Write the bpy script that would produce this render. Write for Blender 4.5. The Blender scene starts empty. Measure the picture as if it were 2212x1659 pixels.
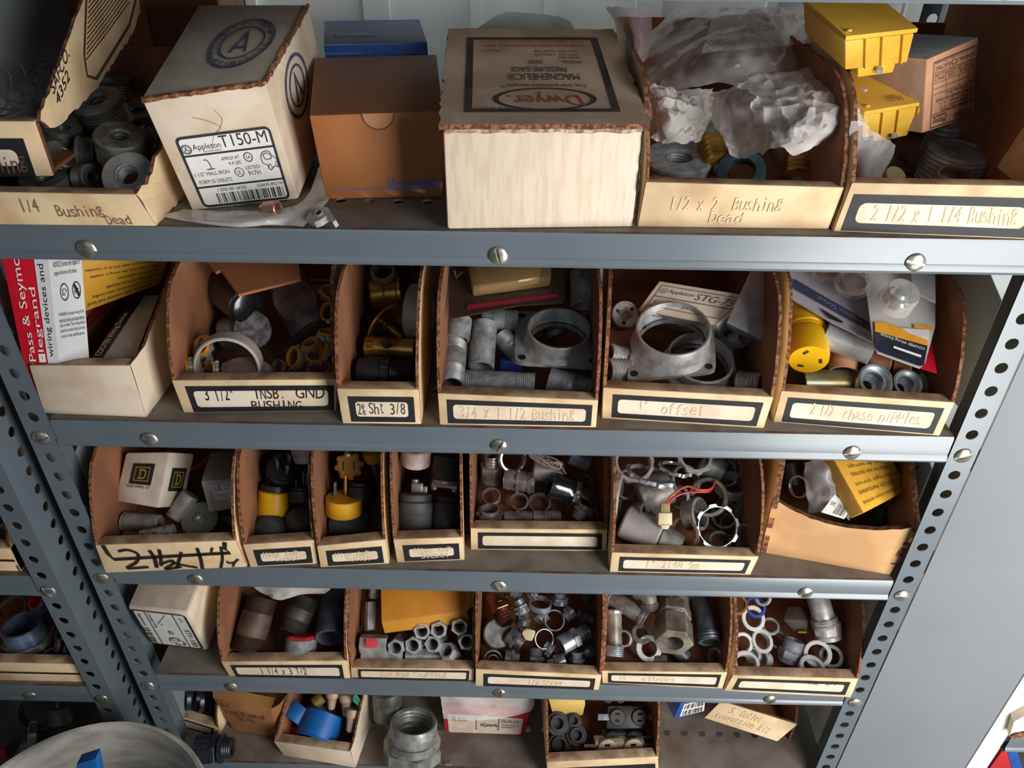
import bpy, bmesh, math, random
from mathutils import Vector, Matrix, noise
random.seed(7)
SC = bpy.context.scene
COL = SC.collection
V = Vector

# ------------------------------------------------------------------ camera, world, lights, exposure
CAM_F, CAM_P, CAM_YAW, CAM_R = 1677.9, 0.6054966, 0.0153787, 0.0093927
CAM_O = V((0.02143, -0.59081, 0.48295))
_cp, _sp, _cy, _sy = math.cos(CAM_P), math.sin(CAM_P), math.cos(CAM_YAW), math.sin(CAM_YAW)
_rz = Matrix(((_cy, -_sy, 0), (_sy, _cy, 0), (0, 0, 1)))
FWD = _rz @ V((0, _cp, -_sp))
_r0, _u0 = _rz @ V((1, 0, 0)), _rz @ V((0, _sp, _cp))
RIGHT = _r0 * math.cos(CAM_R) + _u0 * math.sin(CAM_R)
UP = _u0 * math.cos(CAM_R) - _r0 * math.sin(CAM_R)
cd = bpy.data.cameras.new('camera'); cam = bpy.data.objects.new('camera', cd); COL.objects.link(cam)
cd.sensor_width = 36.0; cd.lens = CAM_F / 2212 * 36.0; cd.clip_start = 0.01
cam.matrix_world = Matrix.Translation(CAM_O) @ Matrix((RIGHT, UP, -FWD)).transposed().to_4x4()
SC.camera = cam

w = bpy.data.worlds.new('world'); SC.world = w; w.use_nodes = True
w.node_tree.nodes['Background'].inputs[0].default_value = (0.80, 0.84, 1.0, 1)
w.node_tree.nodes['Background'].inputs[1].default_value = 0.05

def area(name, loc, target, sx, sy, power, color):
    d = bpy.data.lights.new(name, 'AREA'); d.shape = 'RECTANGLE'; d.size = sx; d.size_y = sy; d.energy = power; d.color = color
    o = bpy.data.objects.new(name, d); COL.objects.link(o); o.location = loc
    o.rotation_euler = (V(target) - V(loc)).to_track_quat('-Z', 'Y').to_euler()
    return o
# daylight falling in through the open doorway behind the camera
area('doorway_daylight', (0.78, -0.82, 0.06), (0.16, 0.1, -0.02), 0.52, 1.40, 21.5, (1.0, 0.985, 0.965))
area('cool_fill', (-0.35, -1.7, 0.85), (0.1, 0, 0.1), 1.2, 0.9, 1.8, (0.74, 0.88, 1.0))  # added cool fill lamp, stands for ambient light rather than a window
area('back_wall_fill', (0.02, 0.335, 0.66), (0.02, 0.41, 0.34), 0.62, 0.04, 1.6, (0.92, 0.98, 1.0))  # added lamp out of view, only there to brighten the back wall
SC.view_settings.view_transform = 'Standard'; SC.view_settings.look = 'None'
SC.view_settings.exposure = 0.0; SC.view_settings.gamma = 1.0; SC.view_settings.use_curve_mapping = False

# ------------------------------------------------------------------ measuring helpers
def ray(px, py):
    return FWD + RIGHT * ((px - 1106) / CAM_F) - UP * ((py - 829.5) / CAM_F)
def on_plane(px, py, p, n):
    d = ray(px, py); n = V(n); return CAM_O + d * ((V(p) - CAM_O).dot(n) / d.dot(n))
def at(px, py, z):
    return on_plane(px, py, (0, 0, z), (0, 0, 1))
def mpp(p):                                     # metres one photo pixel spans at a point
    return (V(p) - CAM_O).dot(FWD) / CAM_F
SHELF = dict(A=.4279, B=.2247, C=.0215, D=-.1817, E=-.3849, F=-.5881)

# ------------------------------------------------------------------ materials
_mats = {}
def lin(c):
    return tuple(((x / 255) / 12.92 if x / 255 <= .04045 else ((x / 255 + .055) / 1.055) ** 2.4) for x in c)
def mat(name, rgb, rough=.6, metal=0.0, vary=.18, scale=60, bump=.0, rgb2=None, lo=.42, hi=.62, stretch=None, spec=.5, trans=None, coat=0, bscale=None):
    if name in _mats: return _mats[name]
    m = bpy.data.materials.new(name); m.use_nodes = True; nt = m.node_tree; b = nt.nodes['Principled BSDF']
    col = lin(rgb); c2 = lin(rgb2) if rgb2 else tuple(x * (1 - vary) for x in col)
    tc = nt.nodes.new('ShaderNodeTexCoord'); src = tc.outputs['Object']
    if stretch:
        mp = nt.nodes.new('ShaderNodeMapping'); mp.inputs['Scale'].default_value = stretch
        nt.links.new(src, mp.inputs[0]); src = mp.outputs[0]
    n = nt.nodes.new('ShaderNodeTexNoise'); n.inputs['Scale'].default_value = scale; n.inputs['Detail'].default_value = 5
    nt.links.new(src, n.inputs['Vector'])
    rp = nt.nodes.new('ShaderNodeValToRGB')
    rp.color_ramp.elements[0].position = lo; rp.color_ramp.elements[1].position = hi
    rp.color_ramp.elements[0].color = (*c2, 1); rp.color_ramp.elements[1].color = (*col, 1)
    nt.links.new(n.outputs['Fac'], rp.inputs[0]); nt.links.new(rp.outputs[0], b.inputs['Base Color'])
    b.inputs['Roughness'].default_value = rough; b.inputs['Metallic'].default_value = metal
    b.inputs['Specular IOR Level'].default_value = spec; b.inputs['Coat Weight'].default_value = coat
    if trans: b.inputs['Transmission Weight'].default_value = trans
    if bump:
        n2 = nt.nodes.new('ShaderNodeTexNoise'); n2.inputs['Scale'].default_value = bscale or scale * 4; n2.inputs['Detail'].default_value = 3
        nt.links.new(src, n2.inputs['Vector'])
        bp = nt.nodes.new('ShaderNodeBump'); bp.inputs['Strength'].default_value = bump; bp.inputs['Distance'].default_value = .002
        nt.links.new(n2.outputs['Fac'], bp.inputs['Height']); nt.links.new(bp.outputs[0], b.inputs['Normal'])
    _mats[name] = m
    return m
def film(name, rgb, clear=.55, rough=.18):
    if name in _mats: return _mats[name]
    m = bpy.data.materials.new(name); m.use_nodes = True; nt = m.node_tree; b = nt.nodes['Principled BSDF']
    b.inputs['Base Color'].default_value = (*lin(rgb), 1); b.inputs['Roughness'].default_value = rough
    b.inputs['Specular IOR Level'].default_value = .8
    tr = nt.nodes.new('ShaderNodeBsdfTransparent'); mx = nt.nodes.new('ShaderNodeMixShader')
    n = nt.nodes.new('ShaderNodeTexNoise'); n.inputs['Scale'].default_value = 25
    tc = nt.nodes.new('ShaderNodeTexCoord'); nt.links.new(tc.outputs['Object'], n.inputs['Vector'])
    ma = nt.nodes.new('ShaderNodeMapRange'); ma.inputs[1].default_value = .35; ma.inputs[2].default_value = .65
    ma.inputs[3].default_value = clear - .14; ma.inputs[4].default_value = clear + .14
    lw = nt.nodes.new('ShaderNodeLayerWeight'); lw.inputs[0].default_value = .35; mu = nt.nodes.new('ShaderNodeMath'); mu.operation = 'MULTIPLY_ADD'; mu.inputs[1].default_value = -.45
    nt.links.new(n.outputs['Fac'], ma.inputs[0]); nt.links.new(lw.outputs['Facing'], mu.inputs[0]); nt.links.new(ma.outputs[0], mu.inputs[2]); nt.links.new(mu.outputs[0], mx.inputs[0])
    nt.links.new(b.outputs[0], mx.inputs[1]); nt.links.new(tr.outputs[0], mx.inputs[2])
    nt.links.new(mx.outputs[0], nt.nodes['Material Output'].inputs['Surface'])
    _mats[name] = m
    return m
# sheet metal paint, cardboards, metals, plastics
PAINT = mat('grey blue enamel', (106, 117, 124), .30, 0, rgb2=(98, 109, 116), scale=14, lo=.3, hi=.7, bump=.02, bscale=90, spec=1.0)
def deck_paint():
    return mat('worn dusty enamel', (122, 114, 106), .62, 0, rgb2=(100, 86, 76), scale=22, lo=.35, hi=.6, bump=.08)
DECK = deck_paint()
RUSTED = mat('dirty enamel edge', (98, 92, 86), .65, 0, rgb2=(92, 58, 38), scale=30, lo=.4, hi=.52)
PANEL = mat('pale grey enamel', (134, 138, 143), .5, 0, rgb2=(128, 133, 138), scale=7, lo=.3, hi=.7)
WALL = mat('off white painted panel', (222, 228, 224), .6, 0, vary=.05, scale=5)
KRAFT = mat('brown kraft board', (158, 104, 70), .85, 0, rgb2=(134, 86, 58), scale=18, bump=.1)
BLEACH = mat('bleached board', (236, 208, 166), .8, 0, rgb2=(210, 176, 132), scale=26, lo=.32, hi=.56, bump=.06)
LIPDUST = mat('dusty board top', (206, 176, 142), .85, 0, rgb2=(150, 118, 90), scale=45, lo=.38, hi=.62, bump=.08)
FLUTE = mat('corrugated edge', (158, 106, 72), .9, 0, rgb2=(98, 60, 38), scale=240, lo=.44, hi=.56, bump=.6)
WHITEBOARD = mat('white printed board', (236, 218, 194), .7, 0, rgb2=(216, 194, 166), scale=24, lo=.34, hi=.55, bump=.04)
GREYBOARD = mat('blotchy grey board', (198, 190, 176), .85, 0, rgb2=(168, 158, 142), scale=16, bump=.06)  # greyer than the white board, with blotchy tone
ORANGEBOARD = mat('orange brown board', (196, 128, 76), .6, 0, rgb2=(176, 110, 62), scale=9, bump=.03)
INK = mat('black ink', (34, 36, 38), .6, 0, vary=.2)
GREYINK = mat('grey ink', (96, 92, 90), .7, 0, vary=.2)
PENCIL = mat('faded pencil', (216, 188, 152), .8, 0, rgb2=(232, 210, 178), scale=220, lo=.42, hi=.6)
BALLPEN = mat('dark ball pen', (92, 78, 66), .7, 0, vary=.3)
MARKER = mat('black marker', (26, 23, 21), .6, 0, rgb2=(42, 36, 30), scale=90)
REDINK = mat('red ink', (196, 44, 40), .6, 0, vary=.2)
BLUEINK = mat('blue ink', (10, 136, 240), .55, 0, vary=.15)
NAVYINK = mat('navy ink', (62, 72, 112), .7, 0, rgb2=(104, 104, 118), scale=120)
PAPER = mat('white paper label', (240, 238, 232), .6, 0, vary=.05, scale=30)
ZINC = mat('zinc plated steel', (206, 211, 214), .32, .6, rgb2=(160, 166, 172), scale=70, bump=.03)
GALV = mat('galvanised iron', (174, 177, 178), .5, .3, rgb2=(134, 137, 138), scale=110, lo=.36, hi=.6, bump=.12)
CAST = mat('cast aluminium', (190, 190, 188), .48, .35, rgb2=(160, 158, 156), scale=90, bump=.1)
DULL = mat('dull grey metal', (146, 141, 136), .52, .3, rgb2=(110, 104, 98), scale=80, bump=.08)
BLACKIRON = mat('black iron', (130, 130, 123), .42, .4, rgb2=(92, 92, 86), scale=70, bump=.08)
RUSTY = mat('rusty iron', (138, 106, 90), .7, .2, rgb2=(98, 70, 58), scale=60, bump=.12)
CHROME = mat('bright chrome', (226, 228, 230), .15, .85, vary=.06)
BRASS = mat('brass', (212, 168, 88), .3, .75, rgb2=(164, 120, 56), scale=50)
BRONZE = mat('bronzed plating', (150, 104, 76), .3, .8, rgb2=(92, 60, 44), scale=60)
YELLOW = mat('yellow plastic', (244, 192, 22), .38, 0, rgb2=(226, 170, 18), scale=20)
AMBER = mat('yellow tab plastic', (232, 186, 70), .4, 0, rgb2=(216, 166, 54), scale=20)
ORANGE = mat('orange insulating ring', (226, 148, 20), .4, 0, vary=.12)
BLACKPL = mat('black plastic', (40, 40, 42), .42, 0, vary=.25)
BAKE = mat('dark grey rubber', (76, 76, 74), .62, 0, rgb2=(58, 58, 58), scale=40, bump=.05)
GREYPL = mat('grey plastic', (166, 164, 164), .5, 0, rgb2=(146, 143, 142), scale=30)
WHITEPL = mat('milky white plastic', (212, 212, 212), .45, 0, rgb2=(190, 188, 188), scale=30)
CREAM = mat('cream nylon', (216, 202, 160), .5, 0, vary=.1)
BLUEPL = mat('blue plastic', (26, 108, 186), .42, 0, vary=.12)
DARKBLUE = mat('dark blue board', (18, 62, 140), .45, 0, vary=.15)
REDPL = mat('red plastic', (190, 40, 44), .4, 0, vary=.1)
GREEN = mat('green insulation', (60, 140, 104), .5, 0, vary=.15)
YELLOWBOARD = mat('yellow carton board', (232, 176, 54), .55, 0, rgb2=(216, 158, 44), scale=14)
ORANGEBOX = mat('orange carton board', (224, 148, 44), .6, 0, rgb2=(206, 130, 36), scale=10)
TEAL = mat('blue green oxide', (74, 96, 102), .6, .2, rgb2=(44, 62, 70), scale=60)
TANPAPER = mat('brown paper tube', (204, 150, 116), .75, 0, vary=.15)
ROPE = mat('grey cotton cord', (172, 154, 146), .8, 0, vary=.2, scale=300)
BAG = film('clear polythene', (232, 226, 222), .74, .14)
HAZY = film('hazy polythene', (244, 238, 232), .56, .2)
BLISTER = film('clear blister', (224, 220, 214), .90, .05)
GLASSY = film('lamp glass', (206, 206, 200), .86, .05)

# ------------------------------------------------------------------ object helpers
def link(o):
    COL.objects.link(o); return o
def tag(o, label, cat, group=None, kind=None):
    if label: o['label'] = label
    if cat: o['category'] = cat
    if group: o['group'] = group
    if kind: o['kind'] = kind
    return o
def thing(name, label, cat, loc=(0, 0, 0), group=None, rot=None):
    o = link(bpy.data.objects.new(name, None)); o.empty_display_size = .01
    o.matrix_world = Matrix.Translation(V(loc)) @ (rot.to_4x4() if rot else Matrix.Identity(4))
    return tag(o, label, cat, group)
def finish(bm, name, mats, parent=None, smooth=.6, world=False):
    me = bpy.data.meshes.new(name)
    bmesh.ops.recalc_face_normals(bm, faces=bm.faces[:])
    bm.to_mesh(me); bm.free()
    for m in (mats if isinstance(mats, (list, tuple)) else [mats]): me.materials.append(m)
    if smooth:
        me.polygons.foreach_set('use_smooth', [True] * len(me.polygons)); me.set_sharp_from_angle(angle=smooth)
    o = link(bpy.data.objects.new(name, me))
    if parent is not None:
        o.parent = parent
        if world: o.matrix_parent_inverse = parent.matrix_world.inverted()
    return o
def axis_rot(ax, roll=0.0):
    return (V(ax).normalized().to_track_quat('Z', 'Y').to_matrix()) @ Matrix.Rotation(roll, 3, 'Z')

def lathe(bm, prof, seg=28, closed=False, cap=True):
    """prof: (r, z) round, (r, z, 6) hexagonal, (r, z, n, amp) with n lugs, about local z."""
    rings = []
    for p in prof:
        r, z = p[0], p[1]; ring = []
        for k in range(seg):
            a = 2 * math.pi * k / seg; rr = r
            if len(p) == 3: s = math.pi * 2 / p[2]; rr = r * math.cos(s / 2) / math.cos((a % s) - s / 2)
            elif len(p) == 4: rr = r * (1 + (p[3] if (a * p[2] / (2 * math.pi)) % 1 < .45 else 0))
            ring.append(bm.verts.new((rr * math.cos(a), rr * math.sin(a), z)))
        rings.append(ring)
    pairs = list(zip(rings, rings[1:])) + ([(rings[-1], rings[0])] if closed else [])
    for A, B in pairs:
        for k in range(seg):
            bm.faces.new((A[k], A[(k + 1) % seg], B[(k + 1) % seg], B[k]))
    if cap and not closed:
        for R in (rings[0], rings[-1]):
            try: bm.faces.new(R)
            except ValueError: pass
    return bm
def thread(r, z0, z1, n, depth=.06):
    out = []
    for i in range(n):
        a, b = z0 + (z1 - z0) * i / n, z0 + (z1 - z0) * (i + .5) / n
        out += [(r * (1 - depth), a), (r, b)]
    return out + [(r * (1 - depth), z1)]
def lathe_part(root, name, prof, m, closed=False, seg=28, xf=None, cap=True, smooth=.55):
    bm = lathe(bmesh.new(), prof, seg, closed, cap)
    if xf: bmesh.ops.transform(bm, matrix=xf, verts=bm.verts[:])
    return finish(bm, name, m, root, smooth)
def tube_bm(pts, r, seg=10, bm=None, taper=None):
    bm = bm or bmesh.new(); pts = [V(p) for p in pts]; rings = []; up = None
    for i, p in enumerate(pts):
        t = (pts[min(i + 1, len(pts) - 1)] - pts[max(i - 1, 0)]).normalized()
        if up is None: up = t.orthogonal().normalized()
        up = (up - t * up.dot(t)).normalized(); s = t.cross(up)
        rr = r * (taper[i] if taper else 1)
        rings.append([bm.verts.new(p + (up * math.cos(2 * math.pi * k / seg) + s * math.sin(2 * math.pi * k / seg)) * rr) for k in range(seg)])
    for A, B in zip(rings, rings[1:]):
        for k in range(seg): bm.faces.new((A[k], A[(k + 1) % seg], B[(k + 1) % seg], B[k]))
    bm.faces.new(rings[0]); bm.faces.new(rings[-1])
    return bm
def smooth_path(pts, n=8):
    pts = [V(p) for p in pts]; out = []
    for i in range(len(pts) - 1):
        p0, p1, p2, p3 = pts[max(i - 1, 0)], pts[i], pts[i + 1], pts[min(i + 2, len(pts) - 1)]
        for k in range(n):
            t = k / n
            out.append(.5 * ((2 * p1) + (p2 - p0) * t + (2 * p0 - 5 * p1 + 4 * p2 - p3) * t * t + (3 * p1 - p0 - 3 * p2 + p3) * t ** 3))
    return out + [pts[-1]]
def box_bm(c, s, bev=0, bm=None, rot=None):
    own = bm is None; bm = bm or bmesh.new()
    g = bmesh.ops.create_cube(bm, size=1, matrix=Matrix.Translation(V(c)) @ (rot.to_4x4() if rot else Matrix.Identity(4)) @ Matrix.Diagonal((*s, 1)))
    if bev: bmesh.ops.bevel(bm, geom=[e for e in bm.edges if own], offset=bev, segments=2, affect='EDGES', profile=.5)
    return bm
def slab_bm(pts, off, bm=None, ragged=0, cuts=0):
    """planar outline pts, thickened by vector off; material 0 = outline side, 1 = far side, 2 = rim."""
    bm = bm or bmesh.new(); pts = [V(p) for p in pts]; off = V(off); on = off.normalized()
    if cuts:
        q = []
        for i, p in enumerate(pts):
            n = pts[(i + 1) % len(pts)]; L = (n - p).length; k = max(1, int(L / cuts))
            for j in range(k):
                s = p.lerp(n, j / k)
                if j and ragged: e = V((random.uniform(-1, 1), random.uniform(-1, 1), random.uniform(-1, 1))) * ragged; s = s + e - on * e.dot(on)
                q.append(s)
        pts = q
    a = [bm.verts.new(p) for p in pts]; b = [bm.verts.new(p + off) for p in pts]
    f = bm.faces.new(a); f.material_index = 0; f = bm.faces.new(b[::-1]); f.material_index = 1
    for i in range(len(a)):
        f = bm.faces.new((a[i], b[i], b[(i + 1) % len(a)], a[(i + 1) % len(a)])); f.material_index = 2
    return bm
def hexa_bm(front, back, bev=.0012, mats=(0, 0, 0, 0)):
    """box through eight corners TL TR BR BL; material slots: 0 front, 1 top, 2 sides."""
    bm = bmesh.new(); F = [bm.verts.new(p) for p in front]; B = [bm.verts.new(p) for p in back]
    bm.faces.new(F).material_index = 0; bm.faces.new(B[::-1]).material_index = 2
    for i in range(4):
        f = bm.faces.new((F[i], B[i], B[(i + 1) % 4], F[(i + 1) % 4])); f.material_index = (1, 2, 2, 2)[i]
    if bev: bmesh.ops.bevel(bm, geom=bm.edges[:], offset=bev, segments=2, affect='EDGES', profile=.5)
    return bm

def flat4(q):                                     # lifts the second corner into the plane of the other three
    n = (q[2] - q[3]).cross(q[0] - q[3]); q[1] = V((q[1].x, q[1].y, q[3].z - (n.x * (q[1].x - q[3].x) + n.y * (q[1].y - q[3].y)) / n.z)); return q

# ------------------------------------------------------------------ printing on surfaces
def qpt(q, u, v, lift=.0004):
    a = q[0].lerp(q[1], u); b = q[3].lerp(q[2], u)
    n = (q[1] - q[0]).cross(q[3] - q[0]).normalized()
    return a.lerp(b, v) - n * lift
_txt = {}
def text_pts(body):
    if body in _txt: return _txt[body]
    cu = bpy.data.curves.new('lettering', 'FONT'); cu.body = body; cu.align_x = 'LEFT'; cu.resolution_u = 3
    ob = bpy.data.objects.new('lettering', cu)
    me = bpy.data.meshes.new_from_object(ob)
    vs = [v.co.copy() for v in me.vertices]; fs = [tuple(p.vertices) for p in me.polygons]
    x0, x1 = min(v.x for v in vs), max(v.x for v in vs); y0, y1 = min(v.y for v in vs), max(v.y for v in vs)
    vs = [((v.x - x0) / (x1 - x0), (y1 - v.y) / (y1 - y0)) for v in vs]
    bpy.data.objects.remove(ob); bpy.data.curves.remove(cu); bpy.data.meshes.remove(me)
    _txt[body] = (vs, fs); return _txt[body]
class Print:
    """collects lettering and line work of one ink on a quad (TL, TR, BR, BL), then links it as one mesh"""
    def __init__(s, quad, lift=.0004): s.q = [V(p) for p in quad]; s.bm = bmesh.new(); s.lift = lift
    def p(s, u, v): return s.bm.verts.new(qpt(s.q, u, v, s.lift))
    def text(s, body, u0, v0, u1, v1, flip=False, turn=0, shear=0):
        vs, fs = text_pts(body); new = []
        for a, b in vs:
            a = a + shear * (.5 - b)
            if flip: a, b = 1 - a, 1 - b
            if turn == 1: a, b = b, 1 - a          # reads upwards
            elif turn == -1: a, b = 1 - b, a       # reads downwards
            new.append(s.p(u0 + (u1 - u0) * a, v0 + (v1 - v0) * b))
        for f in fs:
            try: s.bm.faces.new([new[i] for i in f])
            except ValueError: pass
        return s
    def rect(s, u0, v0, u1, v1, r=0):
        s.bm.faces.new([s.p(*c) for c in rr(u0, v0, u1, v1, r, s.aspect())]); return s
    def aspect(s): return (s.q[1] - s.q[0]).length / max(1e-6, (s.q[3] - s.q[0]).length)
    def poly(s, pts): s.bm.faces.new([s.p(*c) for c in pts]); return s
    def frame(s, u0, v0, u1, v1, t, r=0, ro=0):
        A = s.aspect(); o = [s.p(*c) for c in rr(u0, v0, u1, v1, ro, A, True)]; i = [s.p(*c) for c in rr(u0 + t / A, v0 + t, u1 - t / A, v1 - t, r, A, True)]
        for k in range(len(o)): s.bm.faces.new((o[k], o[(k + 1) % len(o)], i[(k + 1) % len(o)], i[k]))
        return s
    def ring(s, cu, cv, ru, rv, t, n=40):
        o = [s.p(cu + ru * math.cos(a), cv + rv * math.sin(a)) for a in [2 * math.pi * k / n for k in range(n)]]
        i = [s.p(cu + ru * (1 - t) * math.cos(a), cv + rv * (1 - t) * math.sin(a)) for a in [2 * math.pi * k / n for k in range(n)]]
        for k in range(n): s.bm.faces.new((o[k], o[(k + 1) % n], i[(k + 1) % n], i[k]))
        return s
    def stroke(s, pts, wd):
        A = s.aspect(); P = [V((p[0] * A, p[1], 0)) for p in pts]; L = []
        for i, p in enumerate(P):
            d = (P[min(i + 1, len(P) - 1)] - P[max(i - 1, 0)]); n = V((-d.y, d.x, 0)).normalized() * wd / 2
            L.append((s.p((p + n).x / A, (p + n).y), s.p((p - n).x / A, (p - n).y)))
        for a, b in zip(L, L[1:]): s.bm.faces.new((a[0], b[0], b[1], a[1]))
        return s
    def curve(s, pts, wd, n=5):
        return s.stroke([(p.x, p.y) for p in smooth_path([(a, b, 0) for a, b in pts], n)], wd)
    def bars(s, u0, v0, u1, v1, n=30, vert=True):
        rnd = random.Random(5); x = 0.0
        ws = [rnd.choice((1, 1, 2, 3)) for _ in range(2 * n)]; tot = sum(ws)
        for i, wd in enumerate(ws):
            if i % 2 == 0:
                a, b = x / tot, (x + wd) / tot
                if vert: s.rect(u0 + (u1 - u0) * a, v0, u0 + (u1 - u0) * b, v1)
                else: s.rect(u0, v0 + (v1 - v0) * a, u1, v0 + (v1 - v0) * b)
            x += wd
        return s
    def done(s, root, name, m, label=None):
        me = bpy.data.meshes.new(name); s.bm.to_mesh(me); s.bm.free(); me.materials.append(m)
        o = link(bpy.data.objects.new(name, me)); o.parent = root; o.matrix_parent_inverse = root.matrix_world.inverted()
        if label: o['label'] = label
        return o
def rr(u0, v0, u1, v1, r, A=1, full=False):
    if r <= 0 and not full: return [(u0, v0), (u1, v0), (u1, v1), (u0, v1)]
    out = []
    for cx, cy, a0 in ((u1, v0, -90), (u1, v1, 0), (u0, v1, 90), (u0, v0, 180)):
        sx = -1 if cx == u1 else 1; sy = 1 if cy == v0 else -1
        for k in range(5):
            a = math.radians(a0 + 90 * k / 4)
            out.append((cx + sx * r / A + math.cos(a) * r / A, cy + sy * r + math.sin(a) * r))
    return out

# ------------------------------------------------------------------ setting
def plain(name, lo, hi, m):
    bm = bmesh.new(); box_bm([(a + b) / 2 for a, b in zip(lo, hi)], [b - a for a, b in zip(lo, hi)], bm=bm)
    o = finish(bm, name, m, smooth=0); o['kind'] = 'structure'; return o
FLOORM = mat('dusty concrete', (112, 106, 98), .8, 0, scale=8, bump=.05)
plain('floor', (-1.6, -2.2, -.80), (1.6, .42, -.77), FLOORM)
wb = plain('wall_back', (-1.6, .40, -.77), (1.6, .43, 1.2), WALL)
for i, (x, wd) in enumerate([(-.30, .012), (-.155, .03), (-.04, .012), (.045, .012), (.16, .03), (.30, .012), (-.6, .03), (.46, .012)]):
    t = plain('trim_%d' % (i + 1), (x - wd / 2, .392, -.77), (x + wd / 2, .3995, 1.2), WALL)

# ------------------------------------------------------------------ shelving units
def hole_strip(bm, o, ux, uz, n, w, u_c, pitch, count, r, th, seg=16):
    """strip along uz made of count cells (w wide, pitch long), a hole in each at u_c; thickness th along n"""
    o, ux, uz, n = V(o), V(ux), V(uz), V(n)
    for c in range(count):
        L = {}
        for s, off in (('a', 0), ('b', th)):
            inner, outer = [], []
            for k in range(seg):
                a = 2 * math.pi * (k + .5) / seg; du, dz = math.cos(a), math.sin(a)
                inner.append(bm.verts.new(o + ux * (u_c + r * du) + uz * (c * pitch + pitch / 2 + r * dz) + n * off))
                tx = (w - u_c) / du if du > 0 else -u_c / du; tz = pitch / 2 / abs(dz); t = min(tx, tz)
                outer.append((u_c + t * du, pitch / 2 + t * dz))
            # snap the outer ring to the rectangle, adding its corners
            ring = []
            for k in range(seg):
                u, z = outer[k]; ring.append(bm.verts.new(o + ux * u + uz * (c * pitch + z) + n * off))
            for k in range(seg):
                j = (k + 1) % seg; f = [inner[k], ring[k], ring[j], inner[j]]
                (u0, z0), (u1, z1) = outer[k], outer[j]
                e = 1e-6
                s0 = [abs(u0) < e, abs(u0 - w) < e]; s1 = [abs(u1) < e, abs(u1 - w) < e]
                if s0 != s1:
                    cu = 0 if (s0[0] or s1[0]) else w; cz = 0 if (z0 + z1) / 2 < pitch / 2 else pitch
                    f.insert(2, bm.verts.new(o + ux * cu + uz * (c * pitch + cz) + n * off))
                bm.faces.new(f)
            L[s] = inner
        for k in range(seg):
            j = (k + 1) % seg; bm.faces.new((L['a'][k], L['a'][j], L['b'][j], L['b'][k]))
    bmesh.ops.remove_doubles(bm, verts=bm.verts[:], dist=1e-5)
    return bm
def bolt_bm():
    bm = bmesh.new(); R, H = .0083, .0034
    xs = [-1, -.85, -.65, -.4, -.16, -.13, .13, .16, .4, .65, .85, 1]; ys = [-1, -.85, -.6, -.3, 0, .3, .6, .85, 1]; g = []
    for x in xs:
        row = []
        for y in ys:
            yy = y * math.sqrt(max(0, 1 - x * x)); h = H * math.sqrt(max(0, 1 - .92 * (x * x + yy * yy)))
            if abs(x) < .145: h = min(h, H * .35)
            row.append(bm.verts.new((R * x, R * yy, h)))
        g.append(row)
    for a, b in zip(g, g[1:]):
        for k in range(len(ys) - 1):
            try: bm.faces.new((a[k], b[k], b[k + 1], a[k + 1]))
            except ValueError: pass
    bmesh.ops.remove_doubles(bm, verts=bm.verts[:], dist=1e-7)
    lathe(bm, [(R, 0), (R * .96, .0006)], 24)
    return bm
_bolt = None
def bolt(parent, x, y, z, ang):
    global _bolt
    if _bolt is None:
        o = finish(bolt_bm(), 'bolt', mat('tarnished bolt', (206, 204, 192), .32, .8, rgb2=(160, 156, 144), scale=90), None, .5); _bolt = o
    else: o = link(_bolt.copy())
    o.parent = parent
    o.location = (x, y, z); o.rotation_euler = (math.pi / 2, 0, 0)
    o.rotation_mode = 'QUATERNION'; o.rotation_quaternion = Matrix.Rotation(math.pi / 2, 3, 'X').to_quaternion() @ Matrix.Rotation(ang, 3, 'Z').to_quaternion()
def shelf(root, x0, x1, y0, z, bolts=(), holes=True):
    bm = bmesh.new(); D = .31
    prof = [(D, -.02), (D, 0), (.0755, 0)]
    front = [(.0485, 0), (.004, 0), (.0012, -.0008), (0, -.0035), (0, -.0228), (-.0016, -.0252), (-.0022, -.0285), (-.0008, -.0312), (.004, -.0318), (.014, -.0318)]
    def strip(pr, mi):
        rows = [[bm.verts.new((x, y0 + a, z + b)) for a, b in pr] for x in (x0, x1)]
        for k in range(len(pr) - 1):
            f = bm.faces.new((rows[0][k], rows[1][k], rows[1][k + 1], rows[0][k + 1])); f.material_index = mi[k] if isinstance(mi, list) else mi
    strip(prof, 0); strip(front, [0, 2, 1, 1, 1, 1, 1, 1, 1])
    if holes:
        n = int((x1 - x0) / .0254); wd = (x1 - x0) / n
        hole_strip(bm, (x0, y0 + .0755, z), (0, -1, 0), (1, 0, 0), (0, 0, -1), .027, .0135, wd, n, .0052, .0012, 12)
    else: strip([(.0755, 0), (.0485, 0)], 0)
    o = finish(bm, 'shelf', [DECK, PAINT, RUSTED], root, .5)
    for x, a in bolts: bolt(o, x, y0 - .0003, z - .0215, a)
    return o
def gusset_panel(root, x, z0, z1, y0, sgn):
    pts = [(x, y0 + .050, z0 + .001), (x, y0 + .050, z1 - .082), (x, y0 + .100, z1 - .062), (x, y0 + .16, z1 - .033), (x, y0 + .31, z1 - .033), (x, y0 + .31, z0 + .001)]
    finish(slab_bm(pts, (sgn * .0012, 0, 0)), 'end_panel', mat('end panel lit tone', (214, 222, 226) if sgn > 0 and x > 0 else (150, 158, 162), .5, 0, vary=.05, scale=7) if x > 0 else mat('end panel shade tone', (140, 148, 152), .5, 0, vary=.05, scale=7), root, 0)  # one enamel in two tones: light painted into one side, shade into the other

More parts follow.
